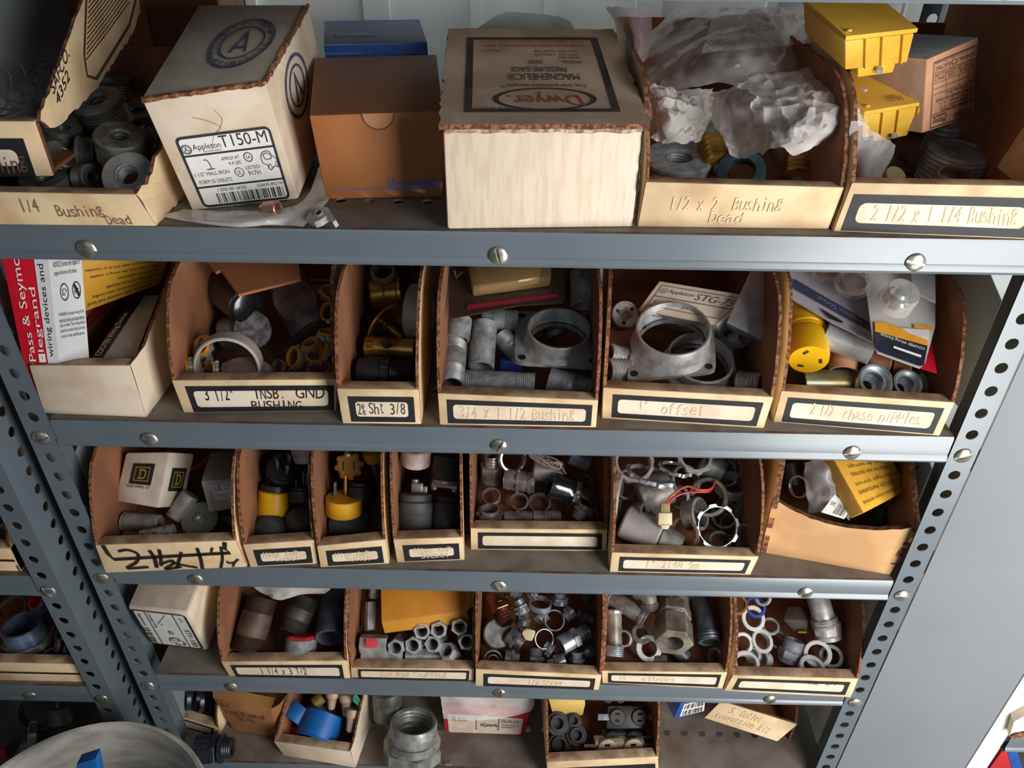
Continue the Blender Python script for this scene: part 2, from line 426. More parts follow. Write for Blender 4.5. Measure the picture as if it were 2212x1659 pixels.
main = thing('shelving_unit', 'grey blue steel shelving unit bolted together, packed with cardboard bins of electrical fittings', 'shelving', (0, 0, -.77))
ang = [.5, .9, -.3, .2, .6, .35, .0, -.15, .8, .3, .9, 1.2, .6, .1, 1.4, 1.0, .2, .7, .3, .5]
for i, (k, z) in enumerate(SHELF.items()):
    s = shelf(main, -.4368, .4368, 0, z + .77, [(-.344, ang[3 * i] + 1.1), (0, ang[3 * i + 1] - .4 if k != 'A' else 0), (.344, ang[3 * i + 2] + 1.0)])
def post(root, x0, x1, y0, zc, flip, side=None):
    bm = bmesh.new(); w_ = x1 - x0; n = 62; z0 = zc - .0254 * 23.5
    hole_strip(bm, (x0, y0, z0), (1, 0, 0), (0, 0, 1), (0, 1, 0), w_, w_ * .5, .0254, n, .0058, .0016)
    return bm, z0, n
for sx in (-1, 1):
    a, b = sorted((sx * .4378, sx * .464))
    bm, z0, n = post(main, a, b, -.0012, .77, 0)
    xo = sx * .464
    hole_strip(bm, (xo, -.0012, z0), (0, 1, 0), (0, 0, 1), (-sx, 0, 0), .052, .03, .0254, n, .0058, .0016)
    p = finish(bm, 'post', PAINT, main, 0)
    for i, (k, z) in enumerate(SHELF.items()): bolt(p, sx * .451, -.0016, z + .77 - .0215, ang[(4 * i + (sx > 0) * 7) % 20] + 1)
zs = list(SHELF.values())
for a, b in zip(zs[1:], zs):
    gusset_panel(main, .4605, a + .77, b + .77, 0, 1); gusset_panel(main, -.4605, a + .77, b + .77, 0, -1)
for sx in (-1, 1):
    for y in (.285,):
        a, b = sorted((sx * .4378, sx * .464))
        bm = bmesh.new(); hole_strip(bm, (a, .318, -.77 + .77), (1, 0, 0), (0, 0, 1), (0, 1, 0), b - a, .013, .0254, 62, .0058, .0016)
        finish(bm, 'post', PAINT, main, 0)

# neighbour on the left
lu = thing('shelving_unit', 'darker steel shelving unit next to the bucket, only its post and shelf ends showing', 'shelving', (-.70, -.02, -.77))
bm = bmesh.new(); z0 = .77 - .0020 - .0254 * 23.5
hole_strip(bm, (.186, 0, z0), (1, 0, 0), (0, 0, 1), (0, 1, 0), .027, .0115, .0254, 62, .0056, .0016)
hole_strip(bm, (.213, 0, z0), (0, 1, 0), (0, 0, 1), (-1, 0, 0), .048, .030, .0254, 62, .0056, .0016)
p = finish(bm, 'post', PAINT, lu, 0)
for k in 'ABCDEF': bolt(p, .1975, -.0004, SHELF[k] + .77 - .0235, 1.0 + SHELF[k] * 3)
for k in 'CDEF':
    o = shelf(lu, -.5, .188, .002, SHELF[k] + .77 - .002, [(.105, .4 + SHELF[k])], False)
# deeper unit on the right, its closed side reaching towards the viewer
ru = thing('shelving_unit', 'deeper shelving unit with a plain pale grey side panel and sunlit white front edge', 'shelving', (.68, .05, -.77))
pr = [(-.2140, -.0512), (-.0740, -.0830), (-.0740, -.0815), (-.2136, -.0498)]
finish(slab_bm([(a, b, .0) for a, b in pr], (0, 0, 1.5)), 'side_panel', PANEL, ru, .5)
finish(slab_bm([(-.0740, -.0815, 0), (-.0740, -.0845, 0), (-.0480, -.0845, 0), (-.0480, -.0815, 0)], (0, 0, 1.5)), 'front_edge', mat('sunlight white tone', (250, 248, 240), .5, 0, vary=.03), ru, 0)  # near white colour stands in for direct sun on the edge
for k in 'CDEF': shelf(ru, -.048, .3, -.090, SHELF[k] + .77 - .028, [], False)

# ------------------------------------------------------------------ cardboard bins and cartons
def front_quad(S, q, h0=0.0):
    """pixel corners TL TR BR BL of an upright face standing on height S + h0"""
    bl, br = at(*q[3], S + h0), at(*q[2], S + h0); n = (br - bl).cross(V((0, 0, 1)))
    return [on_plane(*q[0], bl, n), on_plane(*q[1], bl, n), br, bl], V((-(br - bl).y, (br - bl).x, 0)).normalized()
def hand(pr, body, u0, v0, u1, v1, sh=.06, wob=.05):
    n = len(body); rnd = random.Random(len(body) * 7 + int(u0 * 100)); wd = (u1 - u0) / n
    for i, ch in enumerate(body):
        if ch == ' ': continue
        j = rnd.uniform(-wob, wob); hgt = .36 if ch in '"' else .16 if ch == '.' else .72 if ch in 'acemnorsuvwxz.' else 1.0
        wc = .20 if ch in "il1.'I" else (.45 if ch in 't/"' else .86)
        lo = 0 if ch == '"' else 1 - hgt; pr.text(ch, u0 + wd * (i + (1 - wc) / 2), v0 + (v1 - v0) * (lo + j), u0 + wd * (i + (1 + wc) / 2), v0 + (v1 - v0) * (lo + hgt + j), shear=sh)
def bin_(key, q, label, frame=None, writing=(), H=.126, depth=.29, lip=.014, group='cardboard parts bins', ink=None, fmat=None, ragged=.0008, wall_in=None, wallprof=None, h0=0.0, H2=None):
    S = SHELF[key]; fq, dv = front_quad(S, q, h0); tl, tr, br, bl = fq; z0 = S + h0
    root = thing('cardboard_bin', label, 'bin', (bl + br) / 2)
    u = (br - bl).normalized(); hf = (tl.z + tr.z) / 2 - z0
    inset = .0045
    face = fmat or BLEACH
    bk = [tl + dv * lip + u * inset, tr + dv * lip - u * inset, br + dv * lip - u * inset, bl + dv * lip + u * inset]
    finish(hexa_bm(fq, bk, .0010), 'front_panel', [face, LIPDUST, KRAFT], root, .6, True)
    for side in (0, 1):
        c = (bl if side == 0 else br) + dv * .0006; t_ = tl if side == 0 else tr; lean = (t_ - (bl if side == 0 else br)); lean.z = 0
        hh = t_.z - z0
        pr = wallprof or [(0, 0), (depth, 0), (depth, H), (.085, H), (.068, H * .985), (.05, H * .94), (.034, H * .84), (.017, H * .65), (.0065, H * .48)]
        if side and H2: pr = [(a, b * H2 / H if b > .6 * H else b) for a, b in pr]
        pts = []
        for a, b in pr + [(0.001, hh)]:
            s = min(1, b / max(hh, 1e-3)) * max(0, 1 - a / .1)
            bulge = .003 * math.sin(min(1, b / H) * 2.6) * min(1, a / .05)
            pts.append(c + dv * a + V((0, 0, b)) + lean * s + u * bulge * (-1 if side == 0 else 1) * .6)
        off = u * (.0030 if side == 0 else -.0030)
        finish(slab_bm(pts, off, ragged=ragged, cuts=.007), 'side_wall', [WHITEBOARD if fmat else BLEACH, KRAFT, FLUTE], root, 0, True)
    b0 = [bl + dv * .006 + u * .004, br + dv * .006 - u * .004, br + dv * depth - u * .004, bl + dv * depth + u * .004]
    finish(slab_bm(b0, (0, 0, .003)), 'base', KRAFT, root, 0, True)
    e0, e1 = bl + dv * depth, br + dv * depth
    finish(slab_bm([e0, e1, e1 + V((0, 0, H)), e0 + V((0, 0, H))], dv * -.0035), 'back_wall', KRAFT, root, 0, True)
    if frame:
        fr = Print(fq, .0005); fr.frame(*frame); fr.done(root, 'label_frame', INK)
        u0, v0, u1, v1, t = frame[:5]; A = (fq[1] - fq[0]).length / (fq[3] - fq[0]).length
        pr = Print(fq, .0003); pr.rect(u0 + t / A * .9, v0 + t * .9, u1 - t / A * .9, v1 - t * .9, .1); pr.done(root, 'label_card', mat('label card', (240, 226, 204), .75, 0, rgb2=(226, 204, 176), scale=30))
    if writing:
        pr = Print(fq, .0007)
        for wr in writing: hand(pr, *wr)
        pr.done(root, 'handwriting', ink or PENCIL)
    return root, fq, dv
def carton(name, key, q, depth, label, cat='box', mats=None, h0=0.0, back=None, group=None, bev=.0014, lean=0.0, face=None):
    """closed box whose front face has the pixel corners q; returns root, front quad, top quad (TL TR BR BL as seen), side quad"""
    S = SHELF[key]; fq, dv = front_quad(S, q, h0)
    if lean:
        bl, br = fq[3], fq[2]; n = Matrix.Rotation(lean, 3, (br - bl).normalized()) @ -dv
        fq = [on_plane(*q[0], bl, n), on_plane(*q[1], bl, n), br, bl]; dv = -n
    bk = [p + dv * depth for p in fq]
    if back:
        bk = [on_plane(b[0], b[1], (0, b[2], 0), (0, 1, 0)) for b in back]
        bk += [fq[2] + (bk[1] - fq[1]), fq[3] + (bk[0] - fq[0])]
    root = thing(name, label, cat, (fq[2] + fq[3]) / 2, group)
    finish(hexa_bm(fq, bk, bev), 'carton_body', mats or [WHITEBOARD, WHITEBOARD, WHITEBOARD], root, .6, True)
    top = [bk[0], bk[1], fq[1], fq[0]]; side = [fq[1], bk[1], bk[2], fq[2]]
    return root, fq, top, side, dv

# ------------------------------------------------------------------ shelf B (top shelf in view)
F1 = (.055, .17, .968, .95, .15, .1)
bin_('B', [(-230, 411), (292, 420), (337, 489), (-220, 483)], 'torn cardboard bin of dark pipe bushings beside the leaning white carton',
     writing=[('1/4', .50, .2, .58, .6), ('Bushing', .64, .38, .83, .72), ('Dead', .82, .66, .92, .94)], ink=mat('soft pencil', (150, 124, 96), .8), ragged=.003,
     wallprof=[(0, 0), (.29, 0), (.29, .080), (.087, .080), (.06, .058), (.043, .045), (.02, .028), (.003, .027)], H=.08)
# the bin lying on the bushings
r, q, dv = bin_('B', [(-190, 262), (75, 262), (116, 381), (-150, 381)], 'open cardboard bin lying on the dark bushings, grille of lines printed on its side',
     frame=(.08, .30, .86, 1.0, .2, .12), writing=[('Bushing', .35, .62, .82, .93)], ink=RUSTY, h0=.030, H=.135, depth=.27, ragged=.003,
     wallprof=[(0, 0), (.27, 0), (.27, .135), (.11, .135), (.07, .12), (.035, .09), (.012, .065), (.002, .05)])
u = (q[2] - q[3]).normalized(); c = q[2] + dv * .0006
def sq(a, b, o=0.0): return c + dv * a + V((0, 0, b)) + u * o
for ch in [o for o in r.children if o.name.startswith('side_wall')][1:]: bpy.data.objects.remove(ch)
finish(slab_bm([sq(a, b) for a, b in [(.002, .045), (.007, .051), (.019, .057), (.035, .064), (.050, .073), (.075, .085), (.101, .099), (.127, .112), (.150, .125), (.262, .125), (.245, .085), (.2125, .070), (.107, .043), (.035, .034), (.012, .036)]], u * .003, None, .0012, .006), 'side_wall', [KRAFT, BLEACH, FLUTE], r, 0, True)
pr = Print([sq(.03, .066, .0031), sq(.105, .104, .0031), sq(.105, .080, .0031), sq(.03, .046, .0031)], .0005)
pr.text('SAFCO.', .03, .08, .62, .52); pr.text('4352', .05, .62, .48, 1.02)
pr.done(r, 'lettering', INK)
pr = Print([sq(.085, .135, .0031), sq(.255, .135, .0031), sq(.255, .035, .0031), sq(.085, .035, .0031)], .0005)
pr.stroke([(.36, .08), (.10, .62), (.07, .78), (.16, .84), (.74, .56), (.93, .36)], .03)
for k in range(15): pr.stroke([(.36 - .018 * k, .14 + .037 * k), (.62 - .012 * k, .02 + .036 * k), (.93 - .008 * k, -.16 + .038 * k)], .010)
pr.done(r, 'printed_lines', mat('brown print', (96, 66, 40), .7))

def fitting_sketch(pr, u0, v0, u1, v1, wd):
    X = lambda a: u0 + (u1 - u0) * a; Y = lambda b: v0 + (v1 - v0) * b
    c_ = lambda pts: pr.curve([(X(a), Y(b)) for a, b in pts], wd)
    c_([(.05, .35), (.2, .1), (.6, .05), (.75, .3), (.9, .4), (.97, .6), (.9, .8)]); c_([(.05, .35), (.1, .6), (.3, .7), (.35, .9)])
    pr.ring((u0 + u1) / 2 - (u1 - u0) * .05, v0 + (v1 - v0) * .82, (u1 - u0) * .11, (v1 - v0) * .16, .3); pr.ring(X(.9), Y(.72), (u1 - u0) * .09, (v1 - v0) * .16, .3)
    c_([(.22, .18), (.55, .15), (.66, .4), (.3, .42), (.22, .18)]); c_([(.56, .9), (.7, .8), (.82, .82)])
# white carton leaning on the bag
WB2 = [WHITEBOARD, GREYBOARD, WHITEBOARD]
r, q, top, side, dv = carton('corrugated_carton', 'B', [(305, 213), (572, 176), (645, 430), (415, 455)], .235, back=[(430, 10, .20), (665, 10, .215)], 
    label='leaning white corrugated carton with black framed product label and barcode', mats=WB2)
L = Print(q, .0007); L.frame(.115, .345, .93, .985, .022, .03, .05); L.rect(.125, .505, .92, .522); L.rect(.125, .79, .92, .807)
L2 = Print(q, .0005); L2.rect(.12, .35, .925, .98, .05); L2.done(r, 'product_label', PAPER)
L.text('T150-M', .47, .372, .88, .475); L.text('Appleton', .23, .42, .47, .485); L.text('ELECTRIC COMPANY', .31, .483, .47, .497)
L.ring(.175, .455, .045, .042, .18); L.ring(.175, .455, .032, .03, .14); L.text('A', .155, .432, .195, .478)
L.text('APPROX WT', .43, .555, .59, .585); L.text('4.4 LBS', .48, .60, .59, .63); L.ring(.665, .58, .04, .042, .2); L.text('SA', .645, .565, .685, .595)
L.ring(.545, .70, .042, .042, .16); L.text('UL', .525, .68, .565, .72); L.text('LISTED', .61, .655, .74, .685); L.text('917H', .62, .70, .73, .74)
L.text('1-1/2" MALL IRON', .155, .665, .46, .70); L.text('FORM 35 UNILETS', .17, .735, .46, .77)
L.text('1 8781381 68785', .30, .822, .56, .85); L.text('528695 892195', .66, .822, .90, .85); L.bars(.27, .865, .90, .955, 34); fitting_sketch(L, .765, .54, .915, .72, .007)
L.curve([(.28, .56), (.31, .57), (.32, .64), (.28, .645), (.35, .645)], .008)
L.done(r, 'lettering', INK)
rd = Print(q, .0006); rd.curve([(.33, .2), (.45, .25), (.52, .31), (.44, .37), (.38, .5)], .004); rd.curve([(.52, .16), (.56, .24), (.52, .31)], .003); rd.done(r, 'red_scratch', REDINK)
pr = Print(top, .0007); pr.ring(.60, .50, .27, .30, .10, 48); pr.ring(.60, .50, .19, .20, .10, 48); pr.poly([(.60, .34), (.52, .62), (.545, .62), (.60, .42)]); pr.poly([(.60, .34), (.60, .42), (.655, .62), (.68, .62)]); pr.rect(.555, .54, .645, .575)
for k, ch in enumerate('APPLETON-ELECTRIC-COMPANY-'):
    a = 2 * math.pi * k / 26 + 1.7; cu, cv = .60 + .23 * math.cos(a), .50 + .25 * math.sin(a)
    pr.text(ch, cu - .020, cv - .026, cu + .020, cv + .026)
pr.done(r, 'round_emblem', NAVYINK)
pr = Print(side, .0007); pr.ring(.45, .35, .23, .24, .12, 40); pr.ring(.45, .35, .15, .16, .12, 40); pr.poly([(.45, .23), (.38, .46), (.41, .46), (.45, .31)]); pr.poly([(.45, .23), (.45, .31), (.49, .46), (.52, .46)]); pr.done(r, 'round_emblem', NAVYINK)
def torn_edge(root, a, b, wd, m, n, amp, seed=3):
    rnd = random.Random(seed); a, b, n = V(a), V(b), V(n); bm = bmesh.new(); N = 26; A, B = [], []
    for k in range(N + 1):
        p = a.lerp(b, k / N); A.append(bm.verts.new(p - n * wd * rnd.uniform(.6, 1.2) + V((0, 0, .0012)))); B.append(bm.verts.new(p + n * wd * rnd.uniform(.3, 1.3) + V((0, 0, rnd.uniform(-amp, amp)))))
    C = [bm.verts.new(v.co - V((0, 0, .003))) for v in B]
    for k in range(N): bm.faces.new((A[k], A[k + 1], B[k + 1], B[k])); bm.faces.new((B[k], B[k + 1], C[k + 1], C[k]))
    return finish(bm, 'torn_flap_edge', m, root, 0, True)
torn_edge(r, q[0], q[1], .0013, FLUTE, -dv, .0006); torn_edge(r, q[1], top[1], .0013, FLUTE, (q[1] - q[0]).normalized(), .001, 5)

# brown box with thumb notch
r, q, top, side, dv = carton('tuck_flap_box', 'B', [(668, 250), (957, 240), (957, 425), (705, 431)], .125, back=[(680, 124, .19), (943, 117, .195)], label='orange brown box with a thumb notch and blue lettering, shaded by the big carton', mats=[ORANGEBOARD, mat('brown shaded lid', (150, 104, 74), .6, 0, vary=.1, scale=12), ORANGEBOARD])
pr = Print(q, .0007); pr.text('Thomas&Betts', .53, .765, .975, .84, shear=.03); pr.rect(.12, .875, .985, .883); pr.rect(.54, .852, .985, .858); pr.rect(.54, .893, .985, .899); pr.done(r, 'lettering', BLUEINK)
pr = Print(q, .0008); pts = [(.39, -.004)] + [(.51 + .115 * math.cos(a), .0 + .17 * math.sin(a)) for a in [math.pi * (1 - k / 12) for k in range(13)]]; pr.poly(pts); pr.done(r, 'thumb_notch', mat('pale lid flap', (206, 142, 98), .6, 0, vary=.1))
nb = Print(q, .0010); nb.curve([(.51 + .12 * math.cos(a), .0 + .18 * math.sin(a)) for a in [math.pi * (1 - k / 12) for k in range(13)]], .012, 1); nb.done(r, 'notch_edge', mat('cut board edge', (120, 76, 48), .8))
# blue box behind
r = thing('tuck_flap_box', 'dark blue box with faint lettering standing behind the brown notched box', 'box', (-.124, .21, SHELF['B']))
fl = [on_plane(699, 95, (0, .21, 0), (0, 1, 0)), on_plane(923, 91, (0, .21, 0), (0, 1, 0))]; fl += [V((p.x, p.y, SHELF['B'])) for p in fl[::-1]]
bt = [on_plane(700, 45, (0, .30, 0), (0, 1, 0)), on_plane(906, 30, (0, .30, 0), (0, 1, 0))]; bt += [V((p.x, p.y, SHELF['B'])) for p in bt[::-1]]
q = flat4([bt[0], bt[1], fl[1], fl[0]]); bt[1] = q[1]
finish(hexa_bm(fl, bt), 'carton_body', [mat('bright blue board', (24, 84, 178), .4, 0, vary=.12), mat('deep blue lid', (24, 52, 108), .45, 0, rgb2=(60, 62, 80), scale=30, lo=.3, hi=.45), DARKBLUE], r, .6, True)
q, top = fl, [bt[0], bt[1], fl[1], fl[0]]
pr = Print(flat4(top), .0012); pr.text('Thomas&Betts', .08, .60, .52, .74, shear=.03); pr.done(r, 'lettering', mat('pale blue ink', (120, 140, 180), .5)); 
pr = Print(q, .0008); pr.rect(.0, .0, .9, .015); pr.rect(.42, .05, .428, .2); pr.rect(.66, .08, .98, .095); pr.rect(.0, .08, .36, .095); pr.done(r, 'flap_crease', mat('worn blue edge', (110, 124, 160), .7, 0))

# big gauge carton
r, q, top, side, dv = carton('corrugated_carton', 'B', [(957, 278), (1391, 276), (1369, 491), (967, 496)], .155, back=[(968, 72, .19), (1325, 68, .20)], label='big corrugated carton, scuffed white front, brown lid printed with an upside down red emblem',
    mats=[mat('scuffed white board', (236, 217, 194), .75, 0, rgb2=(224, 202, 177), scale=70, stretch=(3.2, 1, .4), lo=.36, hi=.56, bump=.06), GREYBOARD, GREYBOARD], bev=.002)
lid = [p + V((0, 0, .0042)) for p in top]; lid[2] = lid[2] - dv * .004 + V((.003, 0, 0)); lid[3] = lid[3] - dv * .004 - V((.003, 0, 0))
flat4(lid); ln = -(lid[2] - lid[3]).cross(lid[0] - lid[3]).normalized()
finish(slab_bm(lid, ln * .004, ragged=.0012, cuts=.006), 'lid', [mat('brown carton lid', (206, 182, 158), .8, 0, rgb2=(180, 154, 130), scale=20, bump=.05), GREYBOARD, FLUTE], r, 0, True)
pr = Print(lid, .0007); pr.frame(.12, .12, .88, .90, .028); pr.text('MAGNEHELIC®', .34, .53, .72, .60, True); pr.text('PRESSURE GAGE', .36, .46, .66, .51, True); pr.text('The low pressure people™', .30, .63, .75, .67, True)
pr.text('MODEL', .64, .39, .75, .42, True); pr.text('2030', .46, .385, .54, .425, True); pr.text('PATENT NO.S', .63, .345, .75, .37, True); pr.text('3,397,319  3,862,416', .50, .31, .75, .335, True); pr.text('4,011,759  4,347,744', .50, .27, .75, .295, True)
pr.text('MADE IN U.S.A.', .16, .855, .36, .88, True); pr.ring(.52, .78, .26, .105, .10, 44); pr.text('E.H.S.T.', .2, .27, .3, .29, True); pr.done(r, 'lettering', mat('worn black print', (44, 42, 42), .8, 0, rgb2=(70, 62, 58), scale=60))
pr = Print(lid, .0008); pr.text('Dwyer.', .34, .715, .70, .845, True, shear=-.1); pr.text('DWYER INSTRUMENTS, INC.', .19, .20, .79, .235, True); pr.text('P.O. BOX 373, MICHIGAN CITY', .19, .155, .79, .185, True); pr.done(r, 'red_lettering', mat('worn red print', (178, 58, 48), .7, 0, rgb2=(164, 86, 72), scale=60))
torn_edge(r, q[0] + V((.002, 0, 0)), q[1], .002, mat('torn white edge', (206, 188, 170), .9, 0, rgb2=(150, 120, 96), scale=200), -dv, .001, 9)
torn_edge(r, q[3] + V((0, 0, .001)), q[0], .0022, FLUTE, -dv, .0012, 4); torn_edge(r, q[1], q[2] + V((0, 0, .001)), .0026, mat('torn white edge', (206, 188, 170)), -dv, .0012, 6)

bin_('B', [(1395, 393), (1825, 405), (1790, 495), (1377, 490)], 'cardboard bin with pencilled dead bushing note, plastic bags crumpled on top', writing=[('1/2 x 2  Bushing', .14, .30, .72, .60), ('Dead', .36, .62, .54, .88)], H=.112)
r, q, dv = bin_('B', [(1840, 395), (2250, 402), (2235, 518), (1800, 500)], 'sunlit cardboard bin at the end of the top shelf holding yellow switch modules', frame=(.035, .22, .99, .97, .17, .12), writing=[('2 1/2 x 1 1/4 Bushing', .16, .42, .90, .74)], H=.112, H2=.15)
r_ = thing('corrugated_carton', 'tall brown carton in the dark rear corner behind the tilted bin', 'box', (-.46, .345, SHELF['B']))
finish(hexa_bm([V((-.62, .30, .424)), V((-.305, .30, .424)), V((-.305, .30, .2249)), V((-.62, .30, .2249))], [V((-.62, .385, .424)), V((-.305, .385, .424)), V((-.305, .385, .2249)), V((-.62, .385, .2249))]), 'carton_body', mat('dark brown carton', (112, 76, 54), .85, 0, vary=.2), r_, .6, True)  # added carton, blocks the lit wall so this corner stays dark

# ------------------------------------------------------------------ shelf C
bin_('C', [(62, 790), (280, 790), (316, 902), (95, 893)], 'plain white tray bin next to the post, holding wiring device boxes', fmat=WHITEBOARD, H=.118, ragged=.0006, depth=.22,
     wallprof=[(0, 0), (.22, 0), (.22, .118), (.16, .118), (.03, .063), (.004, .061)])
bin_('C', [(370, 822), (727, 820), (727, 888), (397, 892)], 'cardboard bin marked 3 1/2 INSB. GND BUSHING in black marker', frame=(.07, .17, .985, .97, .15, .1), writing=[('3 1/2"', .17, .24, .36, .62), ('INSB.', .48, .24, .68, .58), ('GND', .74, .20, .93, .56), ('BUSHING', .45, .64, .78, .92)], ink=MARKER)
bin_('C', [(727, 840), (905, 842), (910, 917), (740, 915)], 'narrow cardboard bin of brass lamp sockets', frame=(.12, .20, .93, .93, .15, .08), writing=[('Sht 3/8', .36, .38, .82, .70), ('2%', .22, .40, .32, .72)], ink=BALLPEN)
bin_('C', [(945, 850), (1293, 865), (1288, 924), (950, 918)], 'cardboard bin pencilled 3/4 x 1 1/2 Bushing, filled with pipe nipples', frame=(.055, .17, .965, .93, .15, .1), writing=[('3/4 x 1 1/2 Bushing', .13, .36, .86, .76)])
bin_('C', [(1303, 838), (1672, 858), (1650, 926), (1300, 904)], 'cardboard bin pencilled 1" offset, holding two square hub plates', frame=(.06, .18, .95, .93, .15, .1), writing=[('1"', .22, .32, .28, .62), ('offset', .36, .36, .62, .72)])
bin_('C', [(1688, 845), (2063, 870), (2030, 942), (1670, 912)], 'sunlit cardboard bin of chase nipples beside the end panel', frame=(.05, .17, .955, .95, .15, .1), writing=[('2 1/2', .20, .30, .34, .66), ('chase nipples', .40, .38, .86, .72)])

# ------------------------------------------------------------------ shelf D
r, q, dv = bin_('D', [(205, 1178), (510, 1168), (533, 1225), (228, 1238)], 'cardboard bin marked 2 1/2 x 1 1/4 in huge marker strokes')
pr = Print(q, .0012)
pr.stroke([(.06, -.02), (.075, .30), (.10, .50), (.93, .42), (.90, .28), (.92, .02)], .10)
pr.curve([(.15, .22), (.22, .18), (.28, .34), (.25, .62), (.17, .82), (.22, .84), (.32, .82)], .08)
pr.curve([(.37, .22), (.385, .5), (.375, .86)], .09); pr.curve([(.44, .20), (.43, .5), (.41, .8)], .08); pr.curve([(.42, .72), (.50, .62), (.50, .74), (.43, .92), (.55, .86)], .07)
pr.curve([(.59, .32), (.55, .62), (.51, .92)], .07); pr.curve([(.49, .66), (.56, .80), (.66, .92)], .07)
pr.curve([(.71, .20), (.705, .6), (.69, .98)], .08); pr.curve([(.82, .20), (.80, .36), (.83, .44)], .05); pr.curve([(.88, .18), (.86, .6), (.82, .98)], .06)
pr.curve([(.885, .72), (.89, .80), (.93, .78)], .05); pr.curve([(.97, .66), (.93, .80), (.91, .94)], .05); pr.done(r, 'marker_writing', MARKER)
FN = (.12, .24, .93, .93, .17, .08)
bin_('D', [(524, 1177), (680, 1167), (687, 1218), (541, 1226)], 'narrow cardboard bin with the yellow plug standing among black ones', depth=.2, frame=FN, writing=[('Misc Amp', .24, .36, .74, .58), ('Socket', .40, .60, .74, .78)])
bin_('D', [(684, 1180), (833, 1166), (841, 1218), (692, 1226)], 'narrow cardboard bin with the yellow plug lying prongs up', frame=FN, writing=[('Misc Amp', .24, .36, .74, .58), ('Outlet', .40, .60, .74, .78)])
bin_('D', [(849, 1166), (1001, 1161), (1004, 1210), (858, 1216)], 'narrow cardboard bin of dark rubber plugs with cord clamps', frame=FN, writing=[('Misc Amp', .28, .36, .82, .58), ('Socket', .36, .62, .78, .82)])
bin_('D', [(1016, 1142), (1312, 1145), (1310, 1191), (1017, 1188)], 'cardboard bin pushed back from the shelf edge, blank label, chromed connectors inside', frame=(.055, .16, .965, .92, .15, .1))
bin_('D', [(1321, 1194), (1640, 1203), (1621, 1242), (1317, 1236)], 'cardboard bin with faint pencil note, holding grey conduit bushings and a wire lead', frame=(.06, .18, .955, .92, .15, .1), writing=[('1" 2148 9m', .24, .34, .62, .72)])
# brown tray without printing
S = SHELF['D']; q, dv = front_quad(S, [(1671, 1077), (1989, 1136), (1922, 1242), (1643, 1192)])
r = thing('cardboard_bin', 'plain brown cut-down carton turned askew with a sagging front edge', 'bin', (q[2] + q[3]) / 2)
tl, tr, br, bl = q; tpts = [tl.lerp(tr, t) - V((0, 0, .022 * math.sin(math.pi * min(1, t * 1.0)) ** .8 + random.uniform(-.0008, .0008))) for t in [k / 18 for k in range(19)]]
PLAINB = mat('plain tan board', (222, 178, 126), .8, 0, rgb2=(196, 150, 102), scale=14, bump=.04)
finish(slab_bm([bl] + tpts + [br], dv * .006), 'front_panel', [PLAINB, KRAFT, mat('torn brown edge', (120, 82, 58), .9, 0, rgb2=(70, 44, 30), scale=160, bump=.5)], r, 0, True)
for a, t_, s in ((bl, tl, 1), (br, tr, -1)):
    lean = t_ - a; H = lean.z; pts = [a, a + dv * .25, a + dv * .25 + V((0, 0, .125)), a + dv * .06 + V((0, 0, .125)), a + dv * .03 + V((0, 0, .115)), t_]
    finish(slab_bm(pts, (br - bl).normalized() * .006 * s, ragged=.0008, cuts=.008), 'side_wall', [PLAINB, KRAFT, FLUTE], r, 0, True)
finish(slab_bm([bl + dv * .005, br + dv * .005, br + dv * .25, bl + dv * .25], (0, 0, .003)), 'base', KRAFT, r, 0, True)
finish(slab_bm([bl + dv * .25, br + dv * .25, br + dv * .25 + V((0, 0, .125)), bl + dv * .25 + V((0, 0, .125))], dv * -.004), 'back_wall', KRAFT, r, 0, True)

# ------------------------------------------------------------------ shelf E
bin_('E', [(477, 1430), (750, 1428), (756, 1466), (495, 1461)], 'cardboard bin pencilled 1 1/4 x 3 1/2, holding dark pipe nipples', frame=(.06, .20, .955, 1.0, .16, .1), writing=[('1 1/4 x 3 1/2', .28, .38, .66, .78)], ink=BALLPEN)
bin_('E', [(757, 1443), (1025, 1446), (1023, 1470), (759, 1464)], 'cardboard bin pencilled 5/8 rod coupling, orange box lying on top', frame=(.06, .10, .96, 1.04, .17, .1), writing=[('5/8 Rod Coupling', .24, .30, .78, .76)])
bin_('E', [(1027, 1446), (1300, 1459), (1294, 1491), (1027, 1482)], 'cardboard bin crammed with small set screw connectors, its creased front overhanging the shelf', frame=(.065, .22, .955, .96, .16, .1), writing=[('1/2 Screw', .42, .42, .70, .78)])
bin_('E', [(1300, 1450), (1572, 1453), (1561, 1488), (1301, 1476)], 'cardboard bin holding the big hex compression connector', frame=(.05, .12, .955, .90, .16, .1), writing=[('1/2', .14, .28, .2, .6), ('elbows', .32, .34, .60, .66)])
bin_('E', [(1583, 1459), (1855, 1467), (1838, 1507), (1564, 1493)], 'cardboard bin of milky plastic rings beside the perforated post', frame=(.055, .16, .945, .86, .15, .1), writing=[('Misc', .62, .16, .70, .36), ('3/4', .76, .18, .84, .36)], ink=MARKER)

# ------------------------------------------------------------------ shelf F
bin_('F', [(591, 1602), (756, 1625), (768, 1659), (612, 1632)], 'white tray bin set askew on the bottom shelf holding blue bushings and wire connectors', fmat=WHITEBOARD, H=.11, depth=.20, wallprof=[(0, 0), (.2, 0), (.2, .11), (.11, .11), (.015, .042)])
bin_('F', [(1181, 1647), (1422, 1635), (1424, 1680), (1183, 1690)], 'cardboard bin of dark receptacles cut off by the bottom of the picture', frame=(.08, .30, .97, 1.0, .18, .1))
r = bin_('F', [(352, 1537), (471, 1574), (470, 1592), (352, 1558)], 'cardboard bin of black rings half hidden behind the perforated post', frame=(.0, .1, .93, .98, .14, .05), H=.10, depth=.2)[0]

